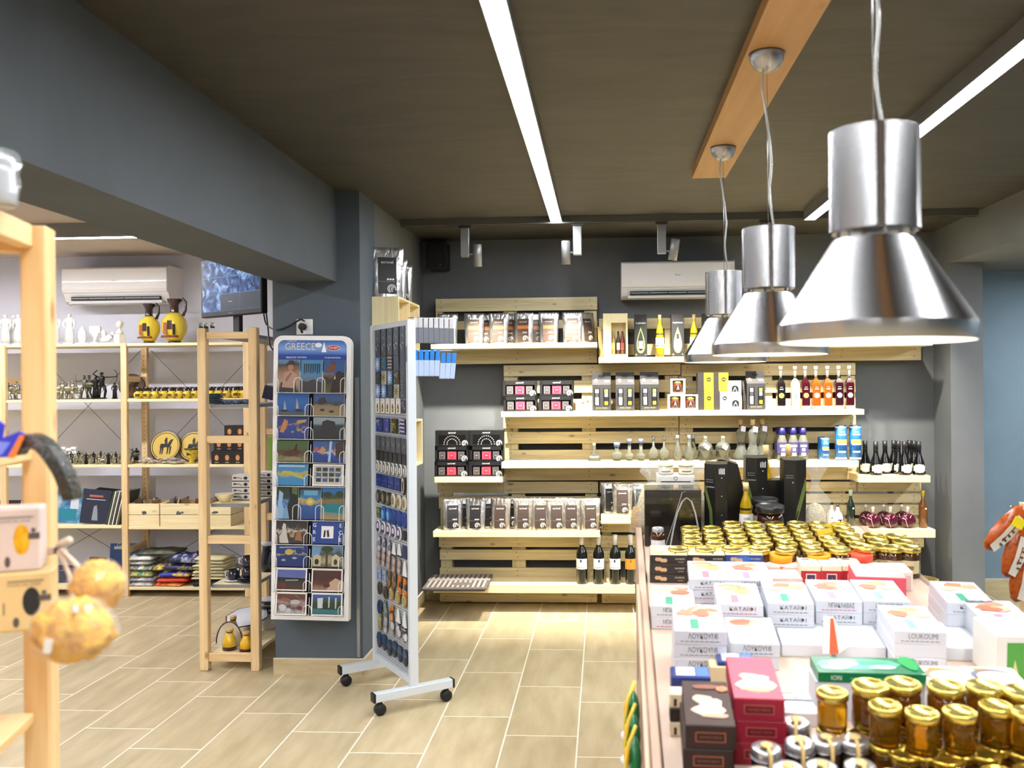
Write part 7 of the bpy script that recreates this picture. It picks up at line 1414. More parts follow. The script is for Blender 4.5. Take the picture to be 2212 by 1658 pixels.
# cellophane gift bags
CEL = M((236, 240, 240), .12, 0, .0, .16, name='cellophane'); CEL.node_tree.nodes['Principled BSDF'].inputs['Specular IOR Level'].default_value = .9
def celo(w, h, neck, label, px, v, fill=None, seed=0):
    o = thing('cellophane_bag', label, 'bag'); q = random.Random(seed); g = G(); n = 14
    prof = [(w * .5, 0), (w * .52, h * .2), (w * .48, h * .42), (w * .12, neck), (w * .2, neck + (h - neck) * .3), (w * .42, h * .92), (w * .3, h)]
    vs = []; 
    for i in range(n):
        a = 2 * PI * i / n
        for r, z in prof: k = 1 + q.uniform(-.16, .16); vs.append((r * k * math.cos(a), r * k * math.sin(a) * .5, z * (1 + q.uniform(-.03, .03))))
    k = len(prof); g.add(vs, [(i * k + t, ((i + 1) % n) * k + t, ((i + 1) % n) * k + t + 1, i * k + t + 1) for i in range(n) for t in range(k - 1)], CEL); g.build('film', o)
    if fill: g = G(); fill(g, w, h); g.build('contents', o)
    tuv(o, px, v, 0); return o
GRAIN = noise_mat('grain_pasta', [(150, 110, 50), (226, 190, 120)], (90, 90, 90), .6, 2, 2, bump=.5)
PALE = noise_mat('pale_pasta', [(196, 184, 140), (235, 228, 200)], (70, 70, 70), .6, 2, 2, bump=.5)
celo(.10, .2, .13, 'cellophane bag of golden grain at the rear left corner of the table', 1386, TL - .13, lambda g, w, h: g.lathe([(0, 0.002), (w * .42, .002), (w * .44, .06), (w * .36, .105), (0, .11)], 12, GRAIN, sy=.5), 1)
celo(.12, .3, .19, 'clear cellophane bag with pale pasta right of the tall cartons', 1760, VB + .20, lambda g, w, h: g.lathe([(0, 0.002), (w * .36, .002), (w * .38, .07), (w * .2, .11), (0, .12)], 12, PALE, sy=.5), 2)
celo(.14, .28, .2, 'crumpled cellophane bag of pale pasta behind the large black gift box', 1412, TL - .14, lambda g, w, h: g.lathe([(0, 0.002), (w * .42, .002), (w * .46, .13), (w * .3, .2), (0, .21)], 12, PALE, sy=.5), 3)
celo(.12, .27, .2, 'crumpled cellophane bag left of the tallest carton', 1500, TL - .10, lambda g, w, h: g.lathe([(0, 0.002), (w * .4, .002), (w * .42, .1), (w * .3, .16), (0, .17)], 12, PALE, sy=.5), 4)
celo(.1, .26, .18, 'white crumpled cellophane bag between the middle and right tall cartons', 1688, VB + .33, lambda g, w, h: g.lathe([(0, 0.002), (w * .4, .002), (w * .42, .16), (w * .3, .2), (0, .21)], 12, M((226, 226, 222), .5), sy=.5), 5)
CJ2 = jar(.04, .12, PALE, M((222, 214, 190), .3, .3), .014, (236, 234, 228)); 
o = thing('white_carton', 'white carton with printed rings behind the large black gift box', 'box'); G().bb(-.075, .075, 0, .09, 0, .235, .001, M((234, 232, 226), .5)).build('carton', o); g = G(); g.ring(0, .225, .006, .008, -.001, BLACK); g.fr(-.06, .06, .21, .214, -.001, BLACK); g.build('printed_ring', o); tuv(o, 1460, TL - .14, 0)
for j, px in enumerate((1438, 1482)):
    m = CJ2.at(); u_, v_ = tpix(px, 1060, .235); m4 = tm(*tpix(px, 1058, .25)[:1], TL - .12 + .0, .2355) if 0 else None
    tuv(m, px, TL - .095, lift=.2355, label='pale jar standing on the white carton, %s' % ('left', 'right')[j], h=.2355); m.scale = (.8, .8, .35); m['group'] = 'pale jars on the white carton'
# small honey jar, price signs
sj = jar(.026, .06, M((196, 110, 16), .08, 0, .3, coat=.4), GLD2, .012, None)
tuv(sj, 1734, VB - .02, label='small amber honey jar beside the yellow edged sign'); tuv(sj, 1762, VB + .02, label='small dark honey jar right of the amber one')
def sign(px, v, w, h, rz, lb, top=(226, 190, 40), body=(56, 56, 60)):
    o = thing('shelf_sign', lb, 'sign'); g = G(); g.X = Matrix.Rotation(-.35, 4, 'X'); g.bb(-w / 2, w / 2, 0, .002, 0, h, .0005, M(body, .5)); g.build('sign_board', o); g = G(); g.X = Matrix.Rotation(-.35, 4, 'X'); g.fr(-w / 2, w / 2, h * .62, h, -.0006, M(top, .5)); [g.fe(-w * .3 + k * w * .2, h * .8, .004, .006, -.001, BLACK, 6) for k in range(4)]; [g.fr(-w * .35, w * .3, h * (.15 + .14 * k), h * (.18 + .14 * k), -.001, M((150, 150, 150))) for k in range(3)]; g.build('sign_print', o); tuv(o, px, v, rz); return o
sign(1722, VB - .10, .10, .085, .5, 'black sign with yellow top edge before the Drop of carton')
o = sign(1818, VB - .13, .1, .11, .55, 'yellow edged sign among the jars at the right'); o = sign(1800, VB - .28, .08, .12, .7, 'small yellow edged sign between the jar rows')
o = sign(1880, VB - .27, .1, .105, -.9, 'grey and yellow sign at the right end of the jar rows')
# white boxes with black oval, red boxes, pink box
def ovalbox(w, d, h):
    o = thing('white_oval_box', 'x', 'box'); G().bb(-w / 2, w / 2, 0, d, 0, h, .0015, M((238, 232, 226), .4)).build('carton', o); g = G(); g.te(-w * .15, d * .5, w * .18, d * .2, h + .0004, M((40, 28, 26), .5), 18); g.build('oval_opening', o); g = G(); g.fr(-w * .45, w * .45, .003, h * .8, -.0006, M((214, 190, 182), .5)); g.build('front_print', o); return Proto(o)
OV = ovalbox(.12, .11, .06); u, v = tpix(1692, 1218, .06); OV.at(mat4=tm(u, v, .0005, -.05), label='white box with black oval hole right of the blue halva box'); u, v = tpix(1930, 1225, .075); OV.at(mat4=tm(u, v, .0005, -.05), label='white box with black oval hole behind the pink box')
def redbox():
    w, d, h = .062, .10, .075; o = thing('red_fronted_box', 'x', 'box'); G().bb(-w / 2, w / 2, 0, d, 0, h, .001, M((238, 220, 190), .4)).build('carton', o); g = G(); g.fr(-w / 2, w / 2, 0, h * .78, -.0005, M((170, 30, 46), .4)); g.fr(-w * .25, w * .25, h * .12, h * .66, -.001, M((225, 220, 216), .5)); g.fr(-w * .21, w * .21, h * .16, h * .62, -.0014, M((56, 50, 74), .5)); g.fp([(-w * .1, h * .2), (w * .15, h * .2), (w * .02, h * .5)], -.0018, M((140, 110, 90))); g.build('front_print', o); g = G(); g.te(0, d * .4, w * .3, d * .15, h + .0004, M((222, 190, 150), .5), 10, .2, 1); g.tr(-w * .3, w * .1, d * .72, d * .86, h + .0004, M((120, 90, 80))); g.build('top_print', o); return Proto(o)
RB_ = redbox()
for j, px in enumerate((1752, 1797, 1842)):
    u, v = tpix(px, 1222, .075); RB_.at(mat4=tm(u, v, .0005, -.04), label='cream box with red front and small picture, %s of three' % ('left', 'middle', 'right')[j], group='red fronted boxes')
def bigbox(name, w, d, h, side, top, shapes, text_=None, tc=(200, 130, 90)):
    o = thing(name, 'x', 'box'); G().bb(-w / 2, w / 2, 0, d, 0, h - .0004, .0015, M(side, .5)).build('carton', o); g = G(); g.tr(-w / 2 + .001, w / 2 - .001, .001, d - .001, h + .0001, M(top, .55))
    for k, (cx, cy, rx, ry, c) in enumerate(shapes): g.te(cx * w, cy * d, rx * w, ry * d, h + .0004 + k * .0003, M(c, .4), 12, .15, k)
    g.build('top_print', o)
    if text_: g = G(); g.ring(0, 0, 0, 0, 0, BLACK) if 0 else None; g.fr(-w * .3, w * .3, h * .3, h * .72, -.0005, M(tc, .5)); g.fr(-w * .28, w * .28, h * .34, h * .68, -.0009, M([int(c * .7) for c in side], .5)); g.build('name_panel', o); text(text_, M(tc, .5), o, (0, -.0012, h * .51), w=w * .44, name='lettering')
    return Proto(o)
CRS = [(0.0, .32, .34, .12, (206, 186, 166)), (.08, .46, .24, .12, (220, 204, 186)), (-.1, .56, .2, .1, (196, 176, 156)), (.12, .2, .3, .05, (180, 150, 130)), (-.05, .4, .1, .05, (226, 208, 190))]
BRB = bigbox('nougat_box', .09, .2, .0445, (38, 18, 15), (50, 26, 21), CRS + [(.0, .84, .3, .05, (130, 76, 60)), (.35, .8, .12, .07, (226, 120, 84))], 'NOUGAT DELUX', (170, 90, 60)); RDB = bigbox('nougat_box', .096, .215, .0445, (150, 26, 48), (206, 84, 104), [(0, .3, .4, .16, (214, 196, 160)), (.05, .44, .28, .1, (226, 212, 182)), (-.1, .5, .2, .08, (206, 186, 156)), (.0, .2, .36, .05, (196, 160, 130))], 'NOUGAT DELUX', (196, 100, 80))
u, v = tpix(1535, 1567, .1335)
for k in range(3): BRB.at(mat4=tm(u + (.0, -.004, 0)[k], v, .0445 * k + .0005, -.03), label='dark brown nougat box, %s of the brown stack' % ('lowest', 'middle', 'topmost')[k], group='long nougat boxes')
u, v = tpix(1640, 1509, .1335)
for k in range(3): RDB.at(mat4=tm(u + (.0, .004, 0)[k], v, .0445 * k + .0005, -.04), label='red nougat box, %s of the red stack' % ('lowest', 'middle', 'topmost')[k], group='long nougat boxes')
text('HALVA', M((236, 226, 210)), BRB.o, (-.008, .17, .0455), w=.04, face='top', name='top_lettering')
PKB = bigbox('pink_sweets_box', .145, .15, .045, (214, 84, 96), (232, 160, 160), [(-.1, .5, .3, .2, (244, 220, 214)), (.1, .6, .2, .14, (240, 206, 200)), (.2, .3, .2, .1, (248, 230, 226))]); u, v = tpix(1903, 1247, .09)
for k in range(2): PKB.at(mat4=tm(u, v, .045 * k + .0005, -.10), label='flat pink and red sweets box, %s of two' % ('lower', 'upper')[k], group='pink sweets boxes')
# clear lid tray
o = thing('clear_lid_tray', 'clear lidded tray of pale sweets between the white stacks', 'tray'); G().bb(-.06, .06, 0, .1, 0, .055, .002, M((226, 220, 214), .4, 0, .0, .45)).build('clear_lid', o); g = G(); [g.ball((R.uniform(-.045, .045), R.uniform(.02, .08), .03), .012, M(R.choice([(220, 180, 150), (236, 214, 190), (190, 90, 90)]), .4), 7) for _ in range(12)]; ob = g.build('sweets', o); tput(o, 1692, 1248, .056)
# blue packets, small packs
def bluep(lb, px, py, h, rz=0):
    o = thing('blue_packet', lb, 'packet'); w, d = .085, .06; G().bb(-w / 2, w / 2, 0, d, 0, h, .003, M((40, 56, 120), .3, coat=.4)).build('carton', o); g = G(); g.tr(-w * .36, w * .12, .008, d - .006, h + .0003, M((200, 212, 238), .35)); g.te(0, d * .4, w * .1, d * .2, h + .0006, M((235, 238, 246), .35), 12); g.tr(w * .15, w * .46, .006, d - .006, h + .0003, M((60, 110, 200), .35)); g.build('top_print', o); g = G(); g.fr(-w * .1, w * .2, h * .3, h * .7, -.0005, M((220, 130, 80))); g.build('front_print', o); tput(o, px, py, h, rz)
bluep('blue and white packet left of the red nougat stack', 1492, 1462, .1, -.02); bluep('blue and white packet behind the red nougat stack', 1590, 1430, .08, -.03)
for j in range(3):
    o = thing('small_confection_pack', 'small cream and black pack left of the brown boxes, %s from the bottom' % ORD[j], 'pack'); G().bb(-.014, .014, 0, .04, 0, .03, .002, M(((226, 210, 176), (40, 34, 32), (226, 210, 176))[j], .4)).build('wrapper', o); u, v = tpix(1466, 1500, .09); m = tm(u - .004, v, .0305 * j + .0005, 0); o.location = m.to_translation(); o.rotation_euler = m.to_euler(); o['group'] = 'small packs beside the brown boxes'; g = G(); g.fr(-.006, .0, .004, .02, -.0005, M((60, 40, 30))); g.build('front_print', o)
o = thing('beige_packet', 'beige packet tucked behind the red nougat stack', 'packet'); G().bb(-.03, .03, 0, .05, 0, .07, .002, M((222, 206, 160), .4)).build('carton', o); tput(o, 1562, 1440, .07)
o = thing('mosaic_print_box', 'flat white box with orange and grey curved print right of the red stack', 'box'); w, d, h = .105, .12, .03; G().bb(-w / 2, w / 2, 0, d, 0, h, .001, M((206, 202, 200), .4)).build('carton', o); g = G()
for k, (cx, cy, rx, ry, c) in enumerate(((0, .5, .48, .46, (232, 230, 230)), (-.15, .75, .3, .14, (230, 120, 60)), (.2, .8, .2, .1, (240, 200, 170)), (.15, .4, .36, .2, (200, 206, 216)), (-.2, .3, .2, .14, (240, 240, 242)), (.0, .52, .4, .03, (40, 36, 36)), (-.1, .7, .2, .07, (244, 226, 210)))): g.te(cx * w, cy * d, rx * w, ry * d, h + .0004 + .0003 * k, M(c, .3), 12, .2, k)
g.build('top_print', o); tput(o, 1728, 1540, h, -.05)
# green box
o = thing('green_chocolate_box', 'wide green box lying on top of the goods in front of the white stacks', 'box'); w, d, h = .225, .09, .022; G().bb(-w / 2, w / 2, 0, d, 0, h, .001, M((10, 110, 66), .3, coat=.4)).build('carton', o); g = G()
for k, (cx, cy, rx, ry, c) in enumerate(((-.1, .55, .38, .36, (80, 180, 140)), (-.2, .6, .16, .24, (226, 244, 238)), (-.32, .3, .12, .14, (150, 214, 200)), (.05, .65, .2, .12, (40, 160, 110)), (.14, .35, .14, .12, (190, 232, 210)), (.4, .6, .08, .4, (8, 150, 70)))): g.te(cx * w, cy * d, rx * w, ry * d, h + .0004 + .0003 * k, M(c, .3), 10, .2, k)
g.build('top_print', o); text('ΙΟΝ', M((226, 236, 220)), o, (-w * .33, -.0008, h * .45), h=h * .45, name='printed_name'); g = G(); g.fr(-w * .2, w * .3, h * .4, h * .46, -.0006, M((120, 180, 140))); g.build('small_print', o)
SUP = .085; tput(o, 1884, 1454, SUP + h, -.01, lift=SUP + .0008)
for j, px in enumerate((1815, 1945)):
    o2 = thing('white_support_box', 'plain white box under the green box, %s' % ('left', 'right')[j], 'box'); G().bb(-.05, .05, 0, .075, 0, SUP, .001, WBX).build('carton', o2); u, v = tpix(px, 1454, SUP + .022); m = tm(u, v + .006, .0005, 0); o2.location = m.to_translation(); o2.rotation_euler = m.to_euler()
# round window boxes at right
def winbox(px, py, lb, c1):
    o = thing('round_window_box', lb, 'box'); w, d, h = .11, .1, .09; G().bb(-w / 2, w / 2, 0, d, 0, h, .001, M((238, 236, 234), .4)).build('carton', o); g = G(); g.te(0, d * .5, w * .42, d * .38, h + .0004, M(c1, .5), 20); g.te(.004, d * .44, w * .36, d * .3, h + .0008, M((232, 216, 206), .5), 18); g.te(-.02, d * .85, w * .2, d * .06, h + .001, M((236, 150, 70), .5), 8, .2); g.build('top_print', o); tput(o, px, py, h, -.05)
winbox(2060, 1478, 'white box with round pale window right of the green box', (150, 130, 96)); winbox(2165, 1480, 'white box with grey round window at the right edge of the picture', (110, 110, 124))
# tent card
o = thing('tent_card', 'folded white and orange tent price card among the white boxes', 'price card'); g = G(); g.add([(-.02, 0, 0), (.02, .0, 0), (.012, .03, .085), (-.012, .03, .085)], [(0, 1, 2, 3)], M((235, 230, 222), .5)); g.add([(.02, 0, 0), (.055, .05, 0), (.012, .03, .085)], [(0, 1, 2)], M((225, 222, 218), .5)); ob = g.build('folded_card', o); s = ob.modifiers.new('thick', 'SOLIDIFY'); s.thickness = .001
g = G(); g.add([(-.004, -.0012, .0), (.019, -.0012, .0), (.0115, .0275, .08), (.004, .0275, .08)], [(0, 1, 2, 3)], M((236, 90, 50), .5)); g.build('orange_print', o); u, v = tpix(1795, 1412, .0335); m = tm(u, v, .0345, 0); o.location = m.to_translation(); o.rotation_euler = m.to_euler()
o = thing('price_card', 'slanting white and blue price card before the blue patched stack', 'price card'); g = G(); g.X = Matrix.Rotation(.5, 4, 'Y'); g.bb(-.001, .001, -.004, .0, 0, .08, .0004, M((230, 226, 220), .5)); g.bb(-.014, -.001, -.003, -.001, 0, .075, .0004, M((225, 224, 222), .5)); g.build('card', o); g = G(); g.X = Matrix.Rotation(.5, 4, 'Y'); g.fr(-.013, 0, .01, .03, -.0045, M((90, 140, 220))); g.build('blue_print', o); u, v = tpix(2008, 1410, .0); m = tm(u, v, .0005, 0); o.location = m.to_translation(); o.rotation_euler = m.to_euler()
o = thing('green_sided_box', 'white box with a green printed side at the right edge behind the round window box', 'box'); G().bb(-.055, .055, 0, .14, 0, .115, .001, M((234, 232, 224), .4)).build('carton', o); g = G(); g.fr(-.03, .05, .002, .10, -.0006, M((84, 160, 70), .4)); g.fp([(-.02, .01), (.0, .01), (-.012, .06)], -.001, M((220, 214, 160))); g.fr(.022, .05, .002, .1, -.001, M((50, 90, 50), .4)); g.build('side_print', o); u, v = tpix(2205, 1375, .115); m = tm(u, v, .0005, 0); o.location = m.to_translation(); o.rotation_euler = m.to_euler()
# ---- front honey jars (two layers) and spoon jars
AMB = M((206, 142, 22), .04, 0, .85, coat=.3, ior=1.3); AMB2 = M((120, 70, 14), .05, 0, .6, coat=.3, ior=1.3)
j1 = jar(.0285, .074, AMB, GLD2, .013, None, 1.06, 22); j2 = jar(.035, .084, AMB2, GLD2, .014, None, 1.0, 24); j0 = jar(.029, .074, AMB2, GLD, .013, (60, 54, 50), 1.06, 22)
gh = 'gold lidded honey jars in front'
up = [(1798, 1492), (1912, 1520), (1992, 1536), (2073, 1534), (2152, 1521), (2222, 1536)]
for i, (px, py) in enumerate(up):
    u, v = tpix(px, py, .1485); j1.at(mat4=tm(u, v, .0745, R.uniform(0, 3)), label='small amber honey jar of the upper layer, %s from the left in the front row' % ORD[i], group=gh)
    j0.at(mat4=tm(u + .002, v, .0005, R.uniform(0, 3)), label='small honey jar of the lower layer under the %s upper jar' % ORD[i], group=gh)
for i, (px, py) in enumerate(((1880, 1477), (1950, 1473), (2044, 1479), (2128, 1479), (2210, 1490))):
    u, v = tpix(px, py, .1585); j2.at(mat4=tm(u, v, .0745, R.uniform(0, 3)), label='larger brown honey jar behind the small ones, %s from the left' % ORD[i], group=gh)
    j0.at(mat4=tm(u, v + .002, .0005, 0), label='honey jar under the %s larger brown jar' % ORD[i], group=gh)
for i, (px, py) in enumerate(((1852, 1572), (1945, 1606), (2030, 1616), (2112, 1606), (2190, 1600))):
    u, v = tpix(px, py, .0745); j0.at(mat4=tm(u, v - .03, .0005, 0), label='gold lidded honey jar of the lowest layer, %s from left, before the small amber jars' % ORD[i], group=gh)
for i, (px, py) in enumerate(((1925, 1668), (2000, 1672), (2076, 1668), (2152, 1660), (2222, 1656))):
    u, v = tpix(px, py, .0745); j0.at(mat4=tm(u, v - .012, .0005, 0), label='gold lidded honey jar at the bottom edge of the picture, %s from the left' % ORD[i], group=gh)
def spoonjar():
    o = thing('spoon_jar', 'x', 'jar'); r, h = .027, .078; G().lathe([(0, 0), (r, 0), (r, h * .72), (r * .8, h * .8), (0, h * .8)], 20, M((60, 44, 30), .1, 0, .2, coat=.4)).build('jar_glass', o)
    g = G(); g.lathe([(r * .95, h * .78), (r * 1.02, h * .8), (r * 1.02, h * .97), (r * .9, h), (r * .6, h * .985), (0, h * .985)], 24, M((214, 216, 220), .28, .85)); g.build('glass_lid', o); g = G(); g.tube([(r * 1.06 * math.cos(t), r * 1.06 * math.sin(t), h * .76) for t in [2 * PI * k / 20 for k in range(21)]], .0012, 5, STEEL, cap=False); g.build('wire_clip', o)
    SP_ = M((206, 172, 112), .6); g = G(); g.ball((0, -r * .1, h + .004), .0115, SP_, 16, (1, 1.1, .35)); g.tube([(0, -r * .5, h + .003), (0, -r * 1.15, h - .002), (0, -r * 1.25, h * .4), (0, -r * 1.25, h * .15)], [.0042, .004, .0036, .004], 8, SP_); g.build('wooden_spoon', o); return Proto(o)
SJ = spoonjar()
for row, lst in (('middle', ((1655, 1612), (1727, 1600), (1784, 1594), (1846, 1594))), ('back', ((1722, 1562),)), ('front', ((1640, 1668), (1702, 1656), (1775, 1652), (1858, 1650)))):
    for i, (px, py) in enumerate(lst):
        u, v = tpix(px, py, .078); SJ.at(mat4=tm(u, v + (.012 if row == 'back' else 0), .0005, R.uniform(-.2, .2)), label='silver lidded jar with little wooden spoon, ' + ('alone at the back beside the red boxes' if row == 'back' else '%s from the left in the %s row' % (ORD[i], row)), group='spoon jars')
# ---- bags hanging outside the left side of the table
GB_ = M((20, 120, 70), .25, coat=.4); YB_ = M((226, 196, 60), .3, coat=.3)
for j, (px, py, Y) in enumerate(((1388, 1540, 2.06), (1390, 1590, 1.98), (1390, 1640, 1.90))):
    p = at_y(px, py, Y); p.x = OX - .012 + .0236 * (Y - OY) - .006; o = thing('sweets_bag', 'green and yellow bag of sweets hanging left of the table, %s from the top' % ORD[j], 'bag', (p.x - .012, p.y, p.z - .05)); o['group'] = 'bags hanging beside the table'
    g = G(); g.ball((0, 0, .05), .05, GB_, 12, (.32, .9, 1)); g.build('bag_body', o); g = G(); g.tube([(-.012, -.045, .0), (-.02, -.048, .05), (-.012, -.04, .1), (.004, -.02, .13)], .004, 6, YB_); g.ball((-.016, -.03, .07), .014, M((226, 170, 40), .3), 8, (.5, 1, 1.4)); g.build('yellow_band', o)
    g = G(); g.ball((-.018, -.04, .015), .012, M((236, 236, 236), .3), 8); g.build('white_sweet', o)
# ---- bag stand at the right edge
p = at_y(2215, 1200, 3.25); o = thing('bag_stand', 'beige stand post at the right edge carrying hanging snack bags', 'stand', (p.x, 3.25, 0)); G().bb(-.012, .02, -.02, .02, 0, 1.02, .002, M((206, 186, 140), .5)).build('post', o); G().bb(-.15, .15, -.15, .15, 0, .02, .003, M((206, 186, 140), .5)).build('base_plate', o)
for zz in (1.0, .85, .7): G().tube([(-.01, -.0, zz), (-.06, -.02, zz + .01)], .003, 6, STEEL).build('hook', o)
ORG = noise_mat('orange_bag', [(110, 44, 18), (176, 84, 26), (150, 56, 22)], (14, 14, 14), .25, 3, 2)
for j, (px, py, L_, an, Y) in enumerate(((2172, 1140, .2, .75, 3.2), (2192, 1190, .19, .32, 3.2), (2205, 1245, .18, .2, 3.21))):
    p = at_y(px, py, Y); o = thing('snack_bag', 'orange and white snack bag hanging at the right edge, %s from the top' % ORD[j], 'bag', p); o['group'] = 'snack bags on the stand'; o.rotation_euler = (0, an, 0)
    g = G(); g.lathe([(.004, -L_ * .5), (.02, -L_ * .45), (.034, -L_ * .2), (.036, .1 * L_), (.028, L_ * .4), (.006, L_ * .5)], 16, ORG, sy=.6); g.build('bag_body', o)
    g = G(); g.add([(-.008, -.0225, -L_ * .42), (.022, -.014, -L_ * .45), (.036, -.012, -L_ * .1), (.034, -.014, L_ * .3), (-.008, -.0240, L_ * .3), (-.004, -.0245, -L_ * .1)], [(0, 1, 2, 5), (5, 2, 3, 4)], M((226, 222, 212), .4)); [g.add([(.012, -.0245, -L_ * .3 + k * .02), (.026, -.0185, -L_ * .3 + k * .02), (.026, -.0185, -L_ * .26 + k * .02), (.012, -.0245, -L_ * .26 + k * .02)], [(0, 1, 2, 3)], M((90, 70, 50))) for k in range(4)]; g.build('label_print', o)
p = at_y(2200, 1130, 3.16); o = tag(G().bb(-.02, .02, -.001, .001, -.016, .02, .0005, M((228, 212, 30), .5)).build('yellow_price_tag'), 'bright yellow price tag on the hanging snack bags', 'tag'); o.location = p; o.rotation_euler = (0, .5, 0)
# ================================================================ NEAR LEFT SHELF
fa = -math.radians(13.6); Pc = at_y(92, 1000, 1.5)
FM = Matrix.Translation((Pc.x, Pc.y, 0)) @ Matrix.Rotation(-fa, 4, 'Z')       # local y runs away, x to the right
fs_ = thing('near_wooden_shelf', 'large pine shelf cut off by the left edge of the picture', 'shelf unit', (Pc.x, Pc.y, 0), -fa)
FH = at_y(95, 490, 1.5).z
for yy in (0, -.86):
    for xx in (0, -.34): G().bb(xx - .027, xx + .016, yy - .02, yy + .026, 0, FH, .004, FPI[2]).build('post', fs_)
for z0, z1 in ((FH - .045, FH - .002), ): G().bb(-.33, -.03, -.012, .018, z0, z1 - .02, .002, FPI[0]).build('rung', fs_)
G().bb(-.03, -.004, -.83, -.022, FH - .04, FH, .003, FPI[1]).build('top_rail', fs_); G().bb(-.35, -.032, -.83, -.022, FH - .022, FH - .003, .003, FPI[1]).build('top_board', fs_)
def fshelf(py, px=20):
    r = at_y(px, py, 1.33).z; G().bb(-.36, -.006, -.82, -.026, r - .018, r, .003, FPI[1]).build('shelf', fs_); return r
zfa = fshelf(985); zfb = fshelf(1352, 60); zfc = fshelf(1612, 60)
FMi = FM.inverted()
def fpos(px, py, z, v=None):
    """world point under the pixel on the height z"""
    return at_z(px, py, z)
# soap boxes
SBZ = [0]
def soapbox(mat, hole, px0, px1, pyb, pyt, Y, lb, ovc):
    a = at_y(px0, pyb, Y); b = at_y(px1, pyt, Y); w = b.x - a.x; h = b.z - a.z; zz_ = zfb + .0005 if 'lower' in lb else SBZ[0]; SBZ[0] = zz_ + h + .0005; o = thing('soap_box', lb, 'soap box', ((a.x + b.x) / 2, Y, zz_), .42); x = w / 2
    G().bb(-x, x, 0, .05, 0, h, .003, mat).build('carton', o); g = G(); g.fe(x * .25, h * .5, x * .32, h * .24, -.0006, ovc, 22); g.build('oval_window', o)
    g = G(); INK = M((96, 84, 80), .6); g.fr(-x * .6, x * .7, h * .84, h * .86, -.0006, INK); g.fr(x * .5, x * .95, h * .5, h * .6, -.0009, INK); g.fe(-x * .3, h * .16, x * .12, h * .09, -.0006, INK, 9); g.fe(x * .7, h * .64, x * .1, h * .04, -.0006, INK, 7); g.fr(-x * .75, -x * .7, h * .3, h * .5, -.0006, INK); g.build('printed_marks', o); text('OLIVE OIL SOAP', INK, o, (.0, -.0008, h * .79), w=w * .6); return o
SPG = noise_mat('sponge_yellow', [(190, 126, 0), (238, 176, 10), (248, 204, 56)], (26, 26, 26), .8, 5, 2.0, [.3, .5, .7], bump=1.0)
zb1 = zfb
soapbox(M((226, 196, 140), .55), 0, 2, 104, 1372, 1245, 1.30, 'beige soap box with dark oval window, lower of two', M((40, 42, 44), .4))
soapbox(M((222, 204, 196), .55), 0, -14, 80, 1243, 1105, 1.30, 'pink soap box with oval window showing yellow soap, upper of two', SPG)
# black strap
BLKT = noise_mat('black_textured_rubber', [(24, 25, 24), (60, 62, 58)], (160, 160, 160), .35, 1, 1, bump=.5)
pts = [at_y(px, py, Y) for px, py, Y in ((20, 975, 1.30), (36, 958, 1.30), (58, 952, 1.28), (82, 962, 1.26), (106, 990, 1.25), (128, 1028, 1.25), (146, 1082, 1.26))]
out = []
for i in range(len(pts) - 1):
    p0, a, b, p3 = pts[max(0, i - 1)], pts[i], pts[i + 1], pts[min(len(pts) - 1, i + 2)]
    for k in range(5): t = k / 5; out.append(.5 * ((2 * a) + (b - p0) * t + (2 * p0 - 5 * a + 4 * b - p3) * t * t + (3 * a - p0 - 3 * b + p3) * t ** 3))
out.append(pts[-1]); g = G(); L2 = []; wv = Vector((.3, -.95, 0)) 
vs = []; 
for i, p in enumerate(out):
    d = (out[min(i + 1, len(out) - 1)] - out[max(i - 1, 0)]).normalized(); nrm = Vector((0, 1, 0)).cross(d).normalized(); t = i / (len(out) - 1); hw = .0115 * (1 - .25 * t); 
    for s, q_ in ((-1, .0), (1, .0), (1, .028), (-1, .028)): vs.append(p + nrm * hw * s + Vector((0, q_, 0)))
fs = [(3, 2, 1, 0)] + [(4 * i + k, 4 * i + (k + 1) % 4, 4 * i + 4 + (k + 1) % 4, 4 * i + 4 + k) for i in range(len(out) - 1) for k in range(4)] + [tuple(4 * (len(out) - 1) + k for k in range(4))]
g.add(vs, fs, BLKT, True); tag(g.build('black_curved_strap', bevel=.003), 'black textured curved strap hanging over the near shelf edge', 'strap')
# blue and orange toy packet
p = at_y(14, 986, 1.28); o = thing('blue_orange_packet', 'blue and orange cut out packet on the near shelf beside the black strap', 'packet', (p.x, p.y, zfa + .0005)); o.rotation_euler = (0, .0, .2)
g = G(); g.prism([(-.05, 0), (.004, .002), (.024, .034), (.018, .04), (-.008, .03), (-.004, .05), (-.014, .058), (-.03, .05), (-.05, .03)], 1, 0, .008, M((50, 60, 200), .4)); g.build('packet_body', o); g = G(); g.fp([(.001, .001), (.012, .001), (.026, .033), (.019, .035)], -.0006, M((240, 130, 60), .4)); g.fp([(-.05, .004), (-.006, .006), (.006, .024), (-.014, .026), (-.03, .02)], -.0006, M((120, 140, 236), .4)); g.fe(-.024, .034, .01, .012, -.0006, M((250, 170, 90), .4), 12); g.build('printed_shapes', o)
# jar in film on the top
p = at_y(8, 478, 1.32); o = thing('wrapped_glass_jar', 'glass jar in crumpled clear film on top of the near shelf', 'jar', (p.x - .02, p.y, FH + .001)); g = G(); g.lathe([(0, 0), (.035, 0), (.037, .02), (.034, .05), (.037, .07), (.03, .078), (0, .08)], 12, M((196, 200, 204), .15, .3, .3)); g.build('jar_glass', o); g = G(); vs = []
for i in range(12):
    for z in range(6): r = .039 + R.uniform(-.002, .004); vs.append((r * math.cos(i * PI / 6), r * math.sin(i * PI / 6), .0165 * z))
g.add(vs, [(i * 6 + t, ((i + 1) % 12) * 6 + t, ((i + 1) % 12) * 6 + t + 1, i * 6 + t + 1) for i in range(12) for t in range(5)], CEL); g.build('clear_film', o)
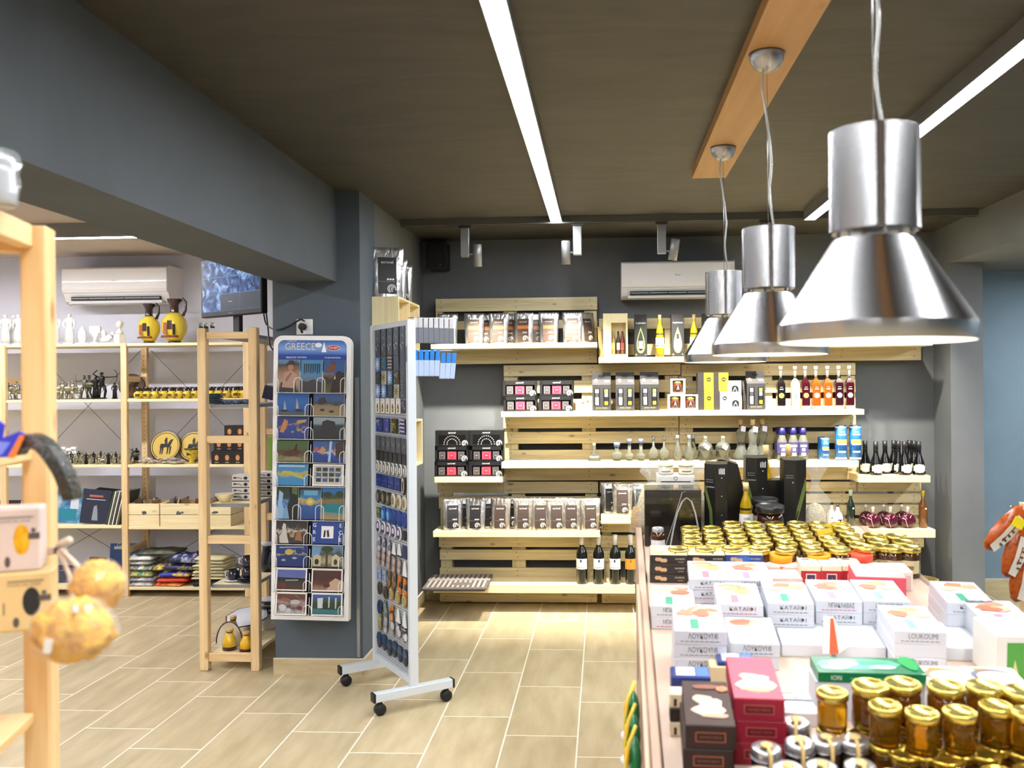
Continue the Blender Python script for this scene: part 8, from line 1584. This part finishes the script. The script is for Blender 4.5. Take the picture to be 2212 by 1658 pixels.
# sponges
def sponge(c, r, sc, lb, tag_=False, seed=0, film=False):
    q = random.Random(seed); o = thing('natural_sponge', lb, 'sponge', c); bm = None
    me = bpy.data.meshes.new('sponge_body'); import bmesh
    b = bmesh.new(); bmesh.ops.create_icosphere(b, subdivisions=5, radius=r)
    from mathutils import noise
    for v in b.verts:
        n = v.co.normalized(); d = noise.noise(n * 2.2 + Vector((seed, 0, 0))) * .14 + noise.noise(n * 9 + Vector((seed, 3, 0))) * .07 + noise.noise(n * 24) * .05; v.co = Vector((n.x * sc[0], n.y * sc[1], n.z * sc[2])) * r * (1 + d)
    b.to_mesh(me); b.free(); me.materials.append(SPG)
    for p_ in me.polygons: p_.use_smooth = True
    ob = bpy.data.objects.new('sponge_body', me); COL.objects.link(ob); ob.parent = o
    if film:
        g = G(); vs = []; n = 16
        for i in range(n):
            for k in range(9): t = PI * (k + .3) / 9.2; rr_ = r * 1.14 * (1 + q.uniform(-.04, .05)); vs.append((rr_ * math.sin(t) * math.cos(2 * PI * i / n) * sc[0], rr_ * math.sin(t) * math.sin(2 * PI * i / n) * sc[1], -rr_ * math.cos(t) * sc[2]))
        g.add(vs, [(i * 9 + t, ((i + 1) % n) * 9 + t, ((i + 1) % n) * 9 + t + 1, i * 9 + t + 1) for i in range(n) for t in range(8)], CEL); g.build('clear_film', o)
    if tag_: g = G(); g.X = Matrix.Translation((0, -r * 1.12, -.005)) @ Matrix.Rotation(.2, 4, 'Y'); g.bb(-.005, .005, -.0005, .0005, -.009, .009, .0002, WHITE); g.build('price_tag', o)
    return o
c1 = at_y(210, 1264, 1.20); c2 = at_y(160, 1360, 1.12)
sponge(c1, ms(58, 1.2), (1, .8, .95), 'bright yellow wrapped sponge hanging on a rope, upper right of two', seed=3, film=True)
sponge(c2, ms(84, 1.12), (1.04, .75, .82), 'larger pale yellow sponge with a white tag, lower left of two', True, seed=8, film=True)
RP = M((226, 208, 186), .8); g = G()
K = at_y(118, 1186, 1.40)
A_ = lambda x, y, Y: at_y(x, y, Y)
ro = thing('sponge_rope', 'cream rope knotted round the near shelf post holding the sponges', 'rope', K)
def rope(pts, r, nm): g = G(); g.tube([Vector(p) - K for p in pts], r, 8, RP); g.build(nm, ro)
rope([A_(78, 1200, 1.52), A_(96, 1192, 1.40), A_(120, 1188, 1.36), A_(138, 1190, 1.40)], .0065, 'rope_loop'); rope([A_(120, 1184, 1.37), A_(134, 1172, 1.36), A_(150, 1166, 1.35)], [.004, .005, .006], 'rope_end'); rope([A_(122, 1188, 1.37), A_(136, 1206, 1.33), A_(152, 1248, 1.25), A_(160, 1300, 1.15), A_(163, 1322, 1.07)], .0032, 'rope_strand'); rope([A_(128, 1184, 1.37), A_(150, 1204, 1.3), A_(172, 1226, 1.22)], .0035, 'rope_strand')
# ================================================================ LIGHT, CAMERA
wd = bpy.data.worlds.new('world'); SC.world = wd; wd.use_nodes = True
wd.node_tree.nodes['Background'].inputs[0].default_value = (.9, .95, 1, 1); wd.node_tree.nodes['Background'].inputs[1].default_value = .15
for i, (s, tx) in enumerate(zip(SP, (-.85, -.2, .45, 1.2))):
    spotlamp(s + Vector((0, .0, -.012)), (tx, 5.95, .65), 230, 76, 1.0, .02)
spotlamp((1.75, TY + .03, 2.25), (1.7, 5.98, .7), 160, 76, 1.0, .02)
cam = bpy.data.cameras.new('camera'); co = bpy.data.objects.new('camera', cam); COL.objects.link(co)
cam.sensor_width = 36; cam.lens = 36 * F / 2212; cam.shift_x = -(CX - 1106) / 2212; cam.shift_y = (CY - 829) / 2212
mw = Matrix((( _R.x, _U.x, -_F.x, 0), (_R.y, _U.y, -_F.y, 0), (_R.z, _U.z, -_F.z, H), (0, 0, 0, 1)))
co.matrix_world = mw; cam.clip_start = .05; cam.clip_end = 60
cam.dof.use_dof = True; cam.dof.focus_distance = 4.9; cam.dof.aperture_fstop = 4.0
SC.camera = co
SC.view_settings.view_transform = 'Standard'; SC.view_settings.look = 'None'; SC.view_settings.gamma = 1; SC.view_settings.use_curve_mapping = False
SC.view_settings.exposure = 0.35
SC.cycles.max_bounces = 7; SC.cycles.diffuse_bounces = 4; SC.cycles.glossy_bounces = 4; SC.cycles.transmission_bounces = 7; SC.cycles.transparent_max_bounces = 8
SC.cycles.sample_clamp_indirect = 6; SC.cycles.caustics_reflective = False; SC.cycles.caustics_refractive = False
SC.cycles.use_denoising = True
